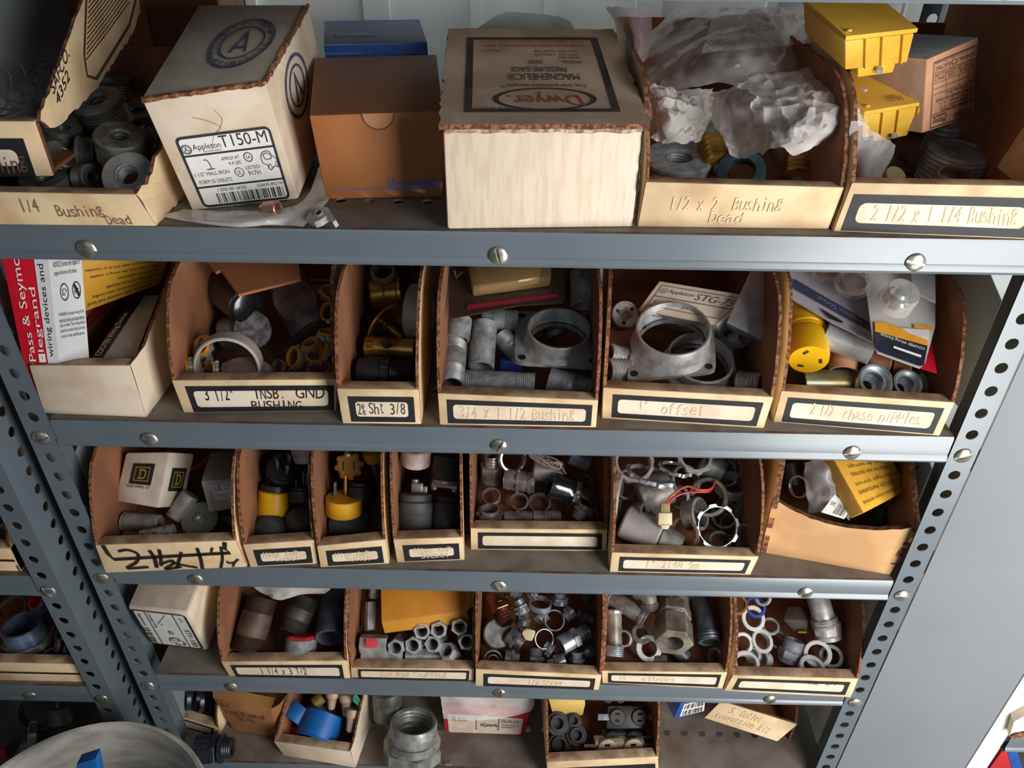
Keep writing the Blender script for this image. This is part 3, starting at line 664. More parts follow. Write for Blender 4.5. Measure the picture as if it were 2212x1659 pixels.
# ------------------------------------------------------------------ makers of small things
CAMDIR = (0, -.8, .6)
def seat(name, label, cat, key, px, py, h, ax, d, group=None, roll=0.0):
    """a thing centred under photo pixel (px, py), h above its shelf, its own z along ax; returns root and radius for d pixels"""
    p = at(px, py, SHELF[key] + h); return thing(name, label, cat, p, group, axis_rot(ax, roll)), d / 2 * mpp(p)
def span(name, label, cat, key, a, b, d, group=None, roll=0.0):
    """a thing lying from a = (px, py, h) to b; returns root at the middle, radius and length"""
    A, B = at(a[0], a[1], SHELF[key] + a[2]), at(b[0], b[1], SHELF[key] + b[2]); M = (A + B) / 2
    return thing(name, label, cat, M, group, axis_rot(B - A, roll)), d / 2 * mpp(M), (B - A).length
def annulus(root, name, r, ri, z0, z1, m, bev=.06, th=0, lug=None, seg=32, xf=None):
    b = bev * r; out = []
    if th: out = [(r * .96, z0)] + thread(r, z0 + b, z1 - b, th, .07) + [(r * .94, z1)]
    elif lug: out = [(r, z0, *lug), (r, z1, *lug)]
    else: out = [(r - b, z0), (r, z0 + b), (r, z1 - b), (r - b, z1)]
    return lathe_part(root, name, out + [(ri + b * .4, z1), (ri, z1 - b * .5), (ri, z0)], m, True, seg, xf)
def hexring(root, name, r, ri, z0, z1, m, n=6):
    c = r * .06
    return lathe_part(root, name, [(r * .94, z0, n), (r, z0 + c, n), (r, z1 - c, n), (r * .94, z1, n), (ri, z1), (ri, z0)], m, True, 36, smooth=.35)
def shaft(root, name, r, z0, z1, m, bev=.08, seg=28, r2=None):
    b = bev * r; r2 = r2 or r
    return lathe_part(root, name, [(max(r - b, 1e-4), z0), (r, z0 + b), (r2, z1 - b), (max(r2 - b, 1e-4), z1)], m, False, seg)
def block(root, name, c, s, m, bev=.0004, rot=None):
    return finish(box_bm(c, s, bev, None, rot), name, m, root, .5)
def wire(root, name, pts, r, m, n=8):
    """round wire along world points"""
    inv = root.matrix_world.inverted(); return finish(tube_bm([inv @ V(p) for p in smooth_path(pts, n)], r, 8), name, m, root, 1.2)

def bushing(label, key, px, py, h, ax, d, ln=.75, hole=.42, m=BLACKIRON, group='pipe bushings', plain=.28):
    root, r = seat('pipe_bushing', label, 'bushing', key, px, py, h, ax, d, group); L = r * ln
    prof = [(r * .92, -L)] + thread(r * .98, -L * .92, L * (1 - 2 * plain), 6, .06) + [(r, L * (1 - 2 * plain) + .0004), (r, L * .88), (r * .93, L), (r * (hole + .05), L), (r * hole, L * .9), (r * hole, -L)]
    lathe_part(root, 'threaded_body', prof, m, True, 36)
    lathe_part(root, 'bore_thread', thread(r * hole * .99, -L * .9, L * .8, 7, .08), m, False, 28, cap=False)
    return root
def nipple(label, key, a, b, d, m=GALV, thr=.3, group='pipe nipples', wall=.82, n=10, mid=None):
    root, r, L = span('pipe_nipple', label, 'nipple', key, a, b, d, group); z = L / 2; t = L * thr
    annulus(root, 'pipe_wall', r * .985, r * wall, -z + t, z - t, mid or m, .01)
    for s in (-1, 1):
        lo, hi = sorted((s * (z - t), s * z)); annulus(root, 'threaded_end', r, r * wall, lo, hi, m, .02, n)
    return root
def ring(name, label, cat, key, px, py, h, ax, d, w=.25, t=.15, m=ZINC, group=None, lug=None, th=0, roll=0):
    root, r = seat(name, label, cat, key, px, py, h, ax, d, group, roll)
    annulus(root, 'ring_body', r, r * (1 - t), -r * w / 2, r * w / 2, m, .05, th, lug, 48 if lug else 36)
    return root, r
def locknut(label, key, px, py, h, ax, d, m=ZINC, group='locknuts', w=.22, t=.2, insul=None, roll=0):
    root, r = seat('locknut', label, 'locknut', key, px, py, h, ax, d, group, roll)
    annulus(root, 'lugged_ring', r * .9, r * (1 - t), -r * w / 2, r * w / 2, m, .04, 0, (8, .13), 64)
    if insul: annulus(root, 'insulating_ring', r * .86, r * (1 - t - .08), r * w / 2, r * w * 1.3, insul, .05)
    return root
def connector(label, key, a, b, d, m=ZINC, hexm=None, group='conduit connectors', hexat=.45, hexw=.2, neck=.72, nut=None, insul=None, n6=6, thr=7, screw=False):
    """conduit connector from its body end a to its threaded end b"""
    root, r, L = span('conduit_connector', label, 'connector', key, a, b, d, group); z = L / 2; h0 = -z + L * hexat; h1 = h0 + L * hexw; hm = hexm or m
    annulus(root, 'barrel', r * .88, r * .66, -z, h0 + .0002, m, .05)
    hexring(root, 'hex_collar', r, r * .6, h0, h1, hm, n6)
    annulus(root, 'threaded_throat', r * neck, r * neck * .8, h1 - .0002, z, m, .02, thr)
    if nut: annulus(root, 'locknut', r * .98, r * neck, h1 + (z - h1) * .35, h1 + (z - h1) * .35 + r * .2, m if nut is True else nut, .03, 0, (8, .12), 64)
    if insul: annulus(root, 'insulated_lip', r * neck * .98, r * neck * .6, z, z + r * .12, insul, .06)
    if screw: lathe_part(root, 'set_screw', [(r * .16, 0), (r * .16, r * .2), (r * .1, r * .24)], hm, False, 12, Matrix.Translation((r * .8, 0, (-z + h0) / 2)) @ Matrix.Rotation(math.pi / 2, 4, 'Y'))
    return root
def can(name, label, cat, key, a, b, d, m, group=None, bev=.08, cap=None, term=None):
    root, r, L = span(name, label, cat, key, a, b, d, group); z = L / 2
    shaft(root, 'can_body', r, -z, z, m, bev)
    if cap: annulus(root, 'end_rim', r * 1.03, r * .85, z - r * .1, z + r * .06, cap, .04)
    if term:
        shaft(root, 'terminal', r * .16, z, z + r * .35, term, .1, 12)
    return root
def bulb(label, key, a, b, d, m=BRASS, group=None):
    """a is the contact, b the neck; the globe continues past b"""
    root, r, L = span('light_bulb', label, 'light bulb', key, a, b, d, group); z = L / 2
    lathe_part(root, 'screw_base', [(r * .5, -z * .7)] + thread(r * .97, -z * .6, z, 5, .1), m, False, 32)
    shaft(root, 'contact_tip', r * .42, -z, -z * .68, DULL, .2)
    lathe_part(root, 'glass_globe', [(r * .9, z)] + [(r * (1.0 + .75 * math.sin(t)), z + r * (1.9 - 1.9 * math.cos(t))) for t in [k * math.pi / 14 for k in range(1, 13)]] + [(r * .3, z + r * 3.75)], GLASSY, False, 32)
    return root
def sheet(root, name, rows, m, key, amp=.003, nu=10, nv=10, freq=55, parent_world=True):
    """crumpled film through a net of (px, py, h) points"""
    S = SHELF[key]; G = [[at(px, py, S + h) for px, py, h in row] for row in rows]
    H = [smooth_path(row, nu) for row in G]; cols = list(zip(*H)); Cc = [smooth_path(list(c), nv) for c in cols]
    bm = bmesh.new(); vs = []
    for i, c in enumerate(Cc):
        row = []
        for j, p in enumerate(c):
            q = p * freq; n = noise.voronoi(q)[0][0] * 1.1 + .55 * noise.voronoi(q * 2.1)[0][0] + .4 * noise.noise(q * .7) - .6
            n2 = noise.noise(q + V((31, 7, 3))) + .5 * noise.voronoi(q * 1.7)[0][0]
            row.append(bm.verts.new(p + V((n2 * .5, -.7 * n, .7 * n)) * amp))
        vs.append(row)
    for a, b in zip(vs, vs[1:]):
        for k in range(len(a) - 1): bm.faces.new((a[k], b[k], b[k + 1], a[k + 1]))
    return finish(bm, name, m, root, .45, parent_world)
def quad3(key, pts):
    """photo pixels with heights to world points"""
    return [at(px, py, SHELF[key] + h) for px, py, h in pts]
def card(name, label, cat, key, pts, m, th=.0012, edge=None, group=None):
    W = quad3(key, pts); N = len(W); pn = (W[N // 3] - W[0]).cross(W[2 * N // 3] - W[0]); W = [on_plane(p[0], p[1], W[0], pn) for p in pts] if N > 4 else W
    c = sum(W, V()) / len(W); root = thing(name, label, cat, c, group)
    n = (W[1] - W[0]).cross(W[-1] - W[0]).normalized(); 
    if n.dot(CAM_O - c) < 0: n = -n
    finish(slab_bm(W, -n * th), 'card_sheet', [m, m, edge or m], root, 0, True)
    return root, W, n
def box8(name, label, cat, key, front, back, mats, bev=.0012, group=None, body='carton_body'):
    F, B = quad3(key, front), quad3(key, back); root = thing(name, label, cat, sum(F, V()) / 4, group)
    finish(hexa_bm(F, B, bev), body, mats, root, .6, True)
    return root, F, B
def box_on(name, label, cat, key, q, S_h, depth_vec, mats, tilt=0.0, bev=.0012, group=None, body='carton_body'):
    """carton by the pixel corners TL TR BR BL of its front face: bottom edge S_h above the shelf, face tilted back by tilt"""
    S = SHELF[key] + S_h; bl, br = at(*q[3], S), at(*q[2], S); u = (br - bl).normalized()
    n = Matrix.Rotation(-tilt, 3, u) @ V((u.y, -u.x, 0)).normalized()
    n = (n - u * n.dot(u)).normalized()
    F = [on_plane(*q[0], bl, n), on_plane(*q[1], bl, n), br, bl]; B = [p - n * depth_vec for p in F]
    root = thing(name, label, cat, (bl + br) / 2, group); finish(hexa_bm(F, B, bev), body, mats, root, .6, True)
    return root, F, [B[0], B[1], F[1], F[0]], [F[1], B[1], B[2], F[2]], -n

# ================================================================== contents of shelf B
k = 'B'
for lab, px, py, h, ax, d, ln, hole in [
    ('dark bushing with a round hole, lying face up highest in the torn bin', 225, 243, .052, (-.1, -.35, 1), 104, .62, .38),
    ('dark bushing tipped forward just below the topmost one', 262, 318, .040, (.25, -.25, 1), 104, .6, .36),
    ('dark bushing lying on its rim with bright thread edges beside the tipped one', 324, 312, .034, (-1, -.1, .25), 74, .55, .4),
    ('dark bushing lying on its side under the tipped bushing', 186, 328, .030, (-1, -.25, .2), 66, .55, .4),
    ('short dark bushing standing on edge behind the front wall', 186, 384, .016, (1, -.25, .15), 58, .6, .4),
    ('dark bushing showing its thread next to the tilted bin corner', 132, 345, .026, (.75, -.1, .8), 78, .5, .4),
    ('dark bushing wedged beneath the tilted bin', 138, 292, .040, (.2, -.1, 1), 78, .5, .4),
    ('dark bushing lying flat in the front corner under the tilted bin', 100, 400, .012, (.1, -.2, 1), 100, .45, .4),
    ('dark bushing half hidden beneath the printed side of the tilted bin', 158, 255, .046, (.3, 0, 1), 74, .5, .4),
    ('dark bushing lying just behind the topmost one', 240, 188, .048, (.1, .2, 1), 78, .6, .38),
    ('dark bushing in shade alongside the leaning carton', 294, 128, .050, (-.1, -.3, 1), 86, .6, .38),
    ('dark bushing with worn rim between topmost bushing and leaning carton', 306, 258, .030, (.0, -.2, 1), 76, .6, .38),
    ('dark bushing deepest in the bin near its back', 300, 78, .06, (.2, -.4, 1), 70, .6, .38),
    ('dark bushing tucked at the far side of the bin floor', 255, 138, .04, (.3, -.1, 1), 76, .6, .38)]:
    bushing(lab, k, px, py, h, ax, d, ln, hole)
r_ = bushing('grey galvanised bushing facing forward with a wide flared hole, behind the bin front', k, 283, 386, .022, (.12, -.75, .75), 108, .35, .44, CAST, plain=.45)
annulus(r_, 'hub_rim', .0115, .009, 0, .0085, CAST, .1)
# woven wire grip
G0 = at(-70, 236, SHELF[k] + .080); G1 = at(100, 165, SHELF[k] + .080)
r_ = thing('wire_grip', 'braided steel wire grip lying inside the tilted bin', 'wire grip', (G0 + G1) / 2)
for j in range(10):
    pts = []
    for i in range(25):
        t = i / 24; c = G0.lerp(G1, t); a = 2 * math.pi * (j // 2) / 5 + (1 if j % 2 else -1) * t * 7; rad = .013 + .004 * math.sin(3 * t)
        pts.append(c + V((.3 * math.sin(a) * rad, math.sin(a) * rad, math.cos(a) * rad)))
    wire(r_, 'wire_strand', pts, .0006, mat('dull wire', (120, 124, 132), .4, .6), 2)
# bag and clamp beneath the leaning carton
r_ = thing('plastic_bag', 'flat clear plastic bag squashed under the leaning white carton', 'bag', at(520, 462, SHELF[k]))
sheet(r_, 'bag_film', [[(400, 452, .001), (520, 456, .001), (645, 440, .003), (690, 360, .022)], [(375, 460, .002), (515, 464, .003), (650, 446, .008), (704, 420, .014)], [(345, 466, .001), (500, 478, .006), (625, 466, .008), (706, 436, .012)], [(400, 478, .001), (510, 491, .002), (600, 486, .003), (655, 491, .003)]], HAZY, k, .0025, 8, 7, 70)
r_, r0 = seat('brass_ferrule', 'small pinkish brass ferrule inside the flattened bag', 'ferrule', k, 588, 452, .006, (.9, -.2, .2), 36)
annulus(r_, 'ferrule_ring', r0, r0 * .7, -r0 * .9, r0 * .9, mat('pale brass', (206, 160, 132), .35, .6), .1); shaft(r_, 'crimped_end', r0 * .72, -r0 * 1.5, -r0 * .8, BRASS, .2)
P0 = at(700, 476, SHELF[k] + .006); r_ = thing('cast_clamp', 'small cast aluminium clamp piece with a hole, poking out of the flat bag', 'clamp', P0, None, Matrix.Rotation(-.35, 3, 'Z') @ Matrix.Rotation(.5, 3, 'X'))
bm = bmesh.new(); u0 = mpp(P0)
o_ = [(-30, -16), (-26, 6), (-12, 20), (6, 22), (16, 14), (40, -6), (36, -14), (14, 0), (4, -14), (-6, -22)]
finish(slab_bm([V((a * u0, b * u0, 0)) for a, b in o_], (0, 0, .007)), 'clamp_body', CAST, r_, 0)
annulus(r_, 'eye_hole', 10 * u0, 6.5 * u0, .0068, .0082, CAST, .05, xf=Matrix.Translation((-7 * u0, 3 * u0, 0)))
shaft(r_, 'hole_shade_disc', 6.4 * u0, .0066, .0074, BLACKPL, .05).matrix_local = Matrix.Translation((-7 * u0, 3 * u0, 0))  # black disc stands in for the shade inside the eye hole

# bin with bags: galvanised bushing, bulbs
bushing('large galvanised reducing bushing lying face up in the bagged bin corner', k, 1462, 362, .014, (0, -.15, 1), 152, .36, .38, GALV, plain=.2)
r_ = ring('pipe_bushing', 'blue green stained bushing tipped on edge beneath the crumpled bag', 'bushing', k, 1600, 375, .020, (-.25, -.62, .62), 104, .6, .42, TEAL, 'pipe bushings', None, 5)
bulb('lamp bulb lying with its brass screw base forward, near the corrugated wall', k, (1722, 402, .014), (1732, 338, .030), 76)
bulb('lamp bulb with brass base peeping out between folds of the crumpled bag', k, (1556, 372, .018), (1536, 306, .034), 66)
can('wrapped_fitting', 'small grey fitting in the front corner of the bagged bin', 'fitting', k, (1690, 402, .006), (1758, 400, .006), 22, DULL)
r_ = thing('plastic_bag', 'large clear plastic bag with red print, draped across the bin of bushings', 'bag', at(1540, 120, SHELF[k] + .09))
Z3 = lambda X, Y, h: (1300 + X / 2.4254, Y / 2.4254, h)
sheet(r_, 'bag_film', [[Z3(380, 45, .125), Z3(560, 40, .130), Z3(760, 40, .134), Z3(960, 40, .132), Z3(1190, 45, .125)], [Z3(200, 230, .098), Z3(430, 190, .112), Z3(650, 200, .118), Z3(880, 210, .116), Z3(1120, 170, .105)], [Z3(165, 330, .085), Z3(400, 330, .098), Z3(620, 340, .104), Z3(850, 340, .102), Z3(1040, 320, .095)], [Z3(140, 440, .072), Z3(380, 470, .078), Z3(620, 440, .084), Z3(800, 470, .084), Z3(960, 465, .085)]], BAG, k, .006, 13, 13, 42)
lab = quad3(k, [Z3(590, 60, .128), Z3(1130, 20, .130), Z3(960, 250, .112), Z3(530, 250, .112)]); lab = [p + V((0, .004, -.006)) for p in lab]; lab[2] = lab[1] + lab[3] - lab[0]
pr = Print(lab, .0008); pr.rect(0, 0, 1, 1); pr.done(r_, 'paper_insert', PAPER)
pr = Print(lab, .0016); pr.text('ELECTRIC', .28, .40, .72, .56, True); pr.text('ENCLOSURES', .42, .16, .98, .32, True); pr.text('Norman', .05, .70, .55, .92, True, shear=-.2); pr.done(r_, 'red_lettering', mat('red print', (200, 70, 66), .6))
r_ = thing('plastic_bag', 'crumpled milky plastic bag hanging over the corrugated bin wall', 'bag', at(1680, 260, SHELF[k] + .07))
sheet(r_, 'bag_film', [[Z3(560, 480, .082), Z3(680, 450, .088), Z3(860, 400, .094), Z3(1100, 360, .096), Z3(1350, 340, .094)], [Z3(570, 580, .066), Z3(690, 560, .080), Z3(880, 560, .086), Z3(1130, 520, .090), Z3(1400, 500, .084)], [Z3(600, 700, .052), Z3(720, 690, .058), Z3(880, 680, .072), Z3(1100, 670, .078), Z3(1440, 620, .070)], [Z3(640, 800, .040), Z3(740, 830, .036), Z3(900, 790, .056), Z3(1050, 800, .054), Z3(1200, 710, .060)]], HAZY, k, .009, 16, 14, 62)
r_ = thing('plastic_bag', 'twisted clear plastic bag tail bunched above the galvanised bushing', 'bag', at(1430, 250, SHELF[k] + .06))
sheet(r_, 'bag_film', [[Z3(150, 430, .075), Z3(260, 450, .080), Z3(340, 470, .078), Z3(560, 470, .080)], [Z3(200, 540, .064), Z3(300, 555, .075), Z3(460, 560, .070), Z3(580, 540, .066)], [Z3(230, 640, .052), Z3(330, 650, .064), Z3(480, 650, .056), Z3(560, 640, .050)], [Z3(245, 740, .044), Z3(330, 760, .042), Z3(420, 765, .040), Z3(500, 740, .040)]], HAZY, k, .010, 14, 12, 85)
r_ = thing('plastic_bag', 'purplish clear bag standing behind the big scuffed carton', 'bag', at(1350, 90, SHELF[k] + .08))
sheet(r_, 'bag_film', [[(1308, 18, .13), (1340, 16, .14), (1400, 16, .14)], [(1335, 70, .11), (1365, 80, .12), (1405, 60, .12)], [(1360, 150, .09), (1375, 150, .10), (1400, 120, .10)]], film('mauve polythene', (150, 132, 138), .62, .2), k, .004, 7, 7)
r_ = thing('plastic_bag', 'limp grey plastic bag lying behind the scuffed carton', 'bag', at(1140, 60, SHELF[k] + .10))
sheet(r_, 'bag_film', [[(1075, 34, .118), (1110, 28, .120), (1180, 32, .120), (1225, 45, .118)], [(1040, 56, .108), (1110, 48, .110), (1190, 52, .110), (1240, 62, .108)], [(1020, 78, .09), (1100, 78, .09), (1190, 78, .09), (1250, 78, .09)]], film('dull grey polythene', (150, 150, 140), .55, .4), k, .003, 6, 6)  # greyer, rougher film than the other bags
r_ = thing('plastic_bag', 'small clear bag hanging against the corrugated wall near yellow modules', 'bag', at(1880, 320, SHELF[k] + .05))
sheet(r_, 'bag_film', [[(1835, 262, .085), (1870, 270, .08), (1880, 300, .07)], [(1832, 320, .06), (1885, 318, .06), (1930, 316, .05)], [(1830, 375, .03), (1860, 385, .03), (1896, 392, .02)]], BAG, k, .005, 8, 8, 70)

# bin of yellow switch modules
def module(label, q, h0, tilt, dep):
    root, F, top, side, dv = box_on('switch_module', label, 'switch module', k, q, h0, dep, [AMBER, AMBER, AMBER], tilt, .0016, 'yellow switch modules', 'housing')
    u = (F[1] - F[0]); d_ = (F[3] - F[0]); n = -dv
    for t in (.26, .50, .80):
        a = F[0] + u * t + n * .0002; W = [a, a + u * .018, a + u * .018 + d_ * .98, a + d_ * .98]
        finish(slab_bm(W, n * .0022), 'rib', AMBER, root, 0, True)
    a, b = F[3] + u * .22 - dv * .0, F[3] + u * .80
    low = [a + d_ * .0 + dv * .003, b + dv * .003, b + d_ * .42 + dv * .003 - u * .04, a + d_ * .42 + dv * .003]
    finish(hexa_bm([low[0], low[1], low[2], low[3]], [p + dv * dep * .7 for p in low], .0015), 'lower_housing', mat('golden plastic', (238, 190, 60), .4), root, .6, True)
    c = F[3] + u * .45 + n * .0005; finish(slab_bm([c + d_ * .04, c + u * .09 + d_ * .04, c + u * .09 + d_ * .24, c + d_ * .24], n * .001), 'metal_tab', ZINC, root, 0, True)
    lip = [p + (p - top[0].lerp(top[2], .5)) * .03 + V((0, 0, .001)) for p in top]
    finish(slab_bm(lip, (0, 0, .003)), 'cover_plate', [AMBER, AMBER, AMBER], root, 0, True)
    sc = lathe_part(root, 'cover_rivet', [(.0024, 0), (.0024, .0012), (.0012, .002)], AMBER, False, 12)
    sc.parent = root; sc.matrix_parent_inverse = Matrix.Identity(4); sc.matrix_world = Matrix.Translation(lip[3] + (lip[1] - lip[3]) * .07 + V((0, 0, .0042)))
    return root, lip
module('yellow plastic switch module on top of its twin, above the corrugated wall', [(1826, 89), (1976, 72), (1960, 136), (1826, 152)], .116, -.34, .055)
m2, lip = module('lower yellow plastic switch module, partly under the other one', [(1866, 250), (2008, 226), (1996, 280), (1862, 298)], .056, -.30, .055)
pr = Print([lip[0], lip[1], lip[2], lip[3]], .0045); pr.text('P660', .42, .74, .62, .90, True); pr.done(m2, 'stamped_number', mat('dark amber', (150, 110, 30), .6))
# white motor switch carton, printed upside down
root, F, top, side, dv = box_on('small_carton', 'small grey topped carton with an upside down printed panel beside the yellow modules', 'box', k, [(2003, 128), (2114, 80), (2107, 249), (1993, 288)], .058, .075, [TANPAPER, mat('blue grey board', (150, 156, 160), .7), mat('fawn board', (176, 140, 116), .75)], .1)
pr = Print(F, .0008); pr.frame(.12, .08, .97, .97, .012)
for body, u0, v0, u1, v1 in [('TC2368S', .55, .86, .92, .93), ('Motor', .16, .86, .40, .93), ('Switch', .16, .80, .42, .86), ('AMPERE RATING', .3, .74, .92, .78), ('30 Amp-240V. A.C.', .25, .69, .92, .73), ('20 Amp-600V. A.C.', .25, .64, .92, .68), ('HORSEPOWER RATING', .2, .59, .92, .63), ('3 Phase A.C.', .35, .53, .8, .57), ('NOTICE - USE ONLY', .15, .30, .92, .34), ('COPPER OR COPPER-CLAD', .15, .255, .94, .29), ('WIRE WITH THIS DEVICE', .15, .22, .92, .25), ('GENERAL', .60, .15, .93, .20), ('ELECTRIC', .16, .15, .44, .20), ('Circuit Protective Devices', .16, .10, .93, .125)]:
    pr.text(body, u0, v0, u1, v1, True)
pr.ring(.52, .175, .055, .035, .2); pr.rect(.14, .78, .96, .786); pr.rect(.14, .51, .96, .515); pr.rect(.14, .36, .96, .365); pr.rect(.14, .435, .96, .44); pr.rect(.38, .36, .385, .51); pr.rect(.62, .36, .625, .51); pr.rect(.80, .36, .805, .51)
pr.done(root, 'printed_panel', mat('dark brown print', (84, 56, 48), .7))
r_, r0 = seat('pipe_plug', 'thick galvanised plug with a slot across its top, beside the front lip', 'plug', k, 2057, 356, .018, (.05, -.14, 1), 134)
lathe_part(r_, 'threaded_body', thread(r0, -.017, .012, 7, .05) + [(r0 * .97, .014), (r0 * .90, .015), (r0 * .76, .015), (r0 * .74, .0143), (r0 * .02, .0143)], CAST, False, 40)
block(r_, 'slot_rib', (0, 0, .0146), (r0 * 1.1, .0016, .0012), CAST, .0002, Matrix.Rotation(.35, 3, 'Z'))
ring('pipe_ring', 'rusty brown threaded ring in front of the slotted plug', 'ring', k, 2060, 392, .018, (.05, -.45, .9), 86, .5, .2, RUSTY, None, None, 4)
r_, r0 = seat('pipe_plug', 'silvery threaded plug carrying the upside down printed carton', 'plug', k, 2036, 296, .024, (0, -.1, 1), 72); lathe_part(r_, 'threaded_body', thread(r0, -.020, .014, 7, .07), CAST, False, 32); shaft(r_, 'plug_stem', r0 * .8, -.036, -.02, CAST)
ring('flat_ring', 'broad brown metal disc lying flat under the lower yellow module', 'ring', k, 1950, 345, .010, (.1, -.1, 1), 128, .08, .82, RUSTY)
r_, r0 = seat('brass_plug', 'pale brass threaded plug at the bin front near the small clear bag', 'plug', k, 1922, 392, .016, (.1, -.5, .8), 46); lathe_part(r_, 'threaded_body', thread(r0, -.016, .010, 7, .08), mat('pale brass thread', (196, 186, 140), .4, .5), False, 28); shaft(r_, 'square_head', r0 * .5, -.024, -.015, BRASS)

# ================================================================== contents of shelf C
k = 'C'
RW = [mat('glossy red board', (206, 24, 44), .35, 0, vary=.06), WHITEBOARD, mat('white glossy board', (226, 226, 226), .4, 0, vary=.04)]
zc = SHELF[k]
A_, B_ = at(52, 788, zc + .055), at(121, 788, zc + .055)
u_ = (B_ - A_).normalized(); n_ = V((u_.y, -u_.x, 0)).normalized()
F = [on_plane(1, 540, A_, n_), on_plane(102, 540, A_, n_), B_, A_]; dn = (A_ - F[0]).normalized()
F[2] = F[2] + dn * .052; F[3] = F[3] + dn * .052
sb = at(186, 776, zc + .055); sdir = (sb - B_); sdir.z = 0
r_ = thing('device_box', 'tall red and white wiring device box standing at the back of the white tray', 'box', (F[2] + F[3]) / 2)
finish(hexa_bm(F, [p + sdir for p in F], 0), 'carton_body', RW, r_, .6, True); side = [F[1], F[1] + sdir, F[2] + sdir, F[2]]
hF = (F[0] - F[3]).length; vis = 1 - .052 / hF
pr = Print(F, .0009); pr.rect(.70, -.002, 1.012, 1.002); pr.done(r_, 'white_strip', mat('white strip', (222, 222, 224), .4, 0, vary=.03))
pr = Print(F, .0012); pr.text('Pass & Seymour', .20, -.08, .44, vis * .96, turn=1); pr.text('legrand', .48, vis * .30, .68, vis * .87, turn=1); pr.frame(.47, vis * .89, .66, vis * .97, .02); pr.done(r_, 'white_lettering', PAPER)
pr = Print(F, .0012); pr.text('wiring devices and accessories', .76, -.30, .93, vis * .92, turn=1)
pr.done(r_, 'lettering', INK)
pr = Print(side, .0008); pr.text('NOTICE: Connect only copper or', .14, .07, .94, .11); pr.text('copper-clad wire to this device.', .14, .12, .84, .155); pr.ring(.40, .25, .13, .052, .14); pr.ring(.78, .25, .13, .052, .14); pr.text('Cu', .33, .23, .47, .27, turn=-1); pr.text('AL', .71, .23, .85, .27, turn=-1); pr.stroke([(.72, .215), (.85, .285)], .012)
for i, tx in enumerate(['WARNING: Improper wiring of this', 'electrical device can cause serious', 'injury or death. These wiring devices', 'should be installed only by an elec-', 'trician or other qualified person.']): pr.text(tx, .16, .37 + i * .034, .96 - .03 * (i == 4), .397 + i * .034)
pr.done(r_, 'printed_notice', INK)
# yellow long carton behind
root, F, top, side, dv = box_on('device_box', 'long yellow carton tipped behind the red and white box, its small print upside down', 'box', k, [(172, 556), (372, 540), (345, 614), (182, 674)], .075, .05, [YELLOWBOARD] * 3, -.25)
pr = Print(F, .0007)
for i, (tx, a, b) in enumerate([('in accordance with national and local', .05, .98), ('Electric shock. Disconnect power before installing', .12, .98), ('COMPONENT PART, NOT FOR CONSUMER', .3, .98), ('for use in the application', .45, .9), ('Make certain that the wiring is suitable', .1, .9), ('wire ampacity per table 310-16 or Canadian', .05, .9)]): pr.text(tx, a * .9, .86 - i * .13, b, .93 - i * .13, True)
pr.done(root, 'small_print', mat('brown print', (96, 66, 20), .7))
root, F, B = box8('device_box', 'flat red, black and white carton lying on the tray floor, printed along its black band', 'box', k, [(188, 786, .050), (289, 784, .050), (289, 800, .012), (188, 800, .012)], [(290, 640, .062), (345, 636, .062), (345, 660, .02), (290, 660, .02)], [RW[0], mat('black glossy board', (44, 44, 46), .4, 0, vary=.1), RW[0]])
top = [B[0], B[1], F[1], F[0]]
pr = Print(top, .0006); pr.poly([(.42, .02), (.99, .02), (.99, .93), (.28, .93)]); pr.done(root, 'white_panel', mat('grey white print', (200, 198, 194), .5)); pr = Print(top, .0006); pr.rect(0, .955, 1, 1); pr.done(root, 'red_band', RW[0])
pr = Print(top, .0009); pr.text('COOPER Wiring Devices', .05, .28, .24, .90, turn=1); pr.done(root, 'white_lettering', PAPER); pr = Print(top, .001); pr.ring(.10, .76, .035, .025, .9); pr.done(root, 'red_dot', RW[0])
root, F, B = box8('device_box', 'dark red carton barely showing between yellow box and tray side', 'box', k, [(188, 700, .05), (232, 662, .05), (232, 690, .0), (188, 740, .0)], [(200, 640, .05), (250, 620, .05), (250, 640, .0), (200, 670, .0)], [mat('dull red board', (150, 20, 30), .6)] * 3)

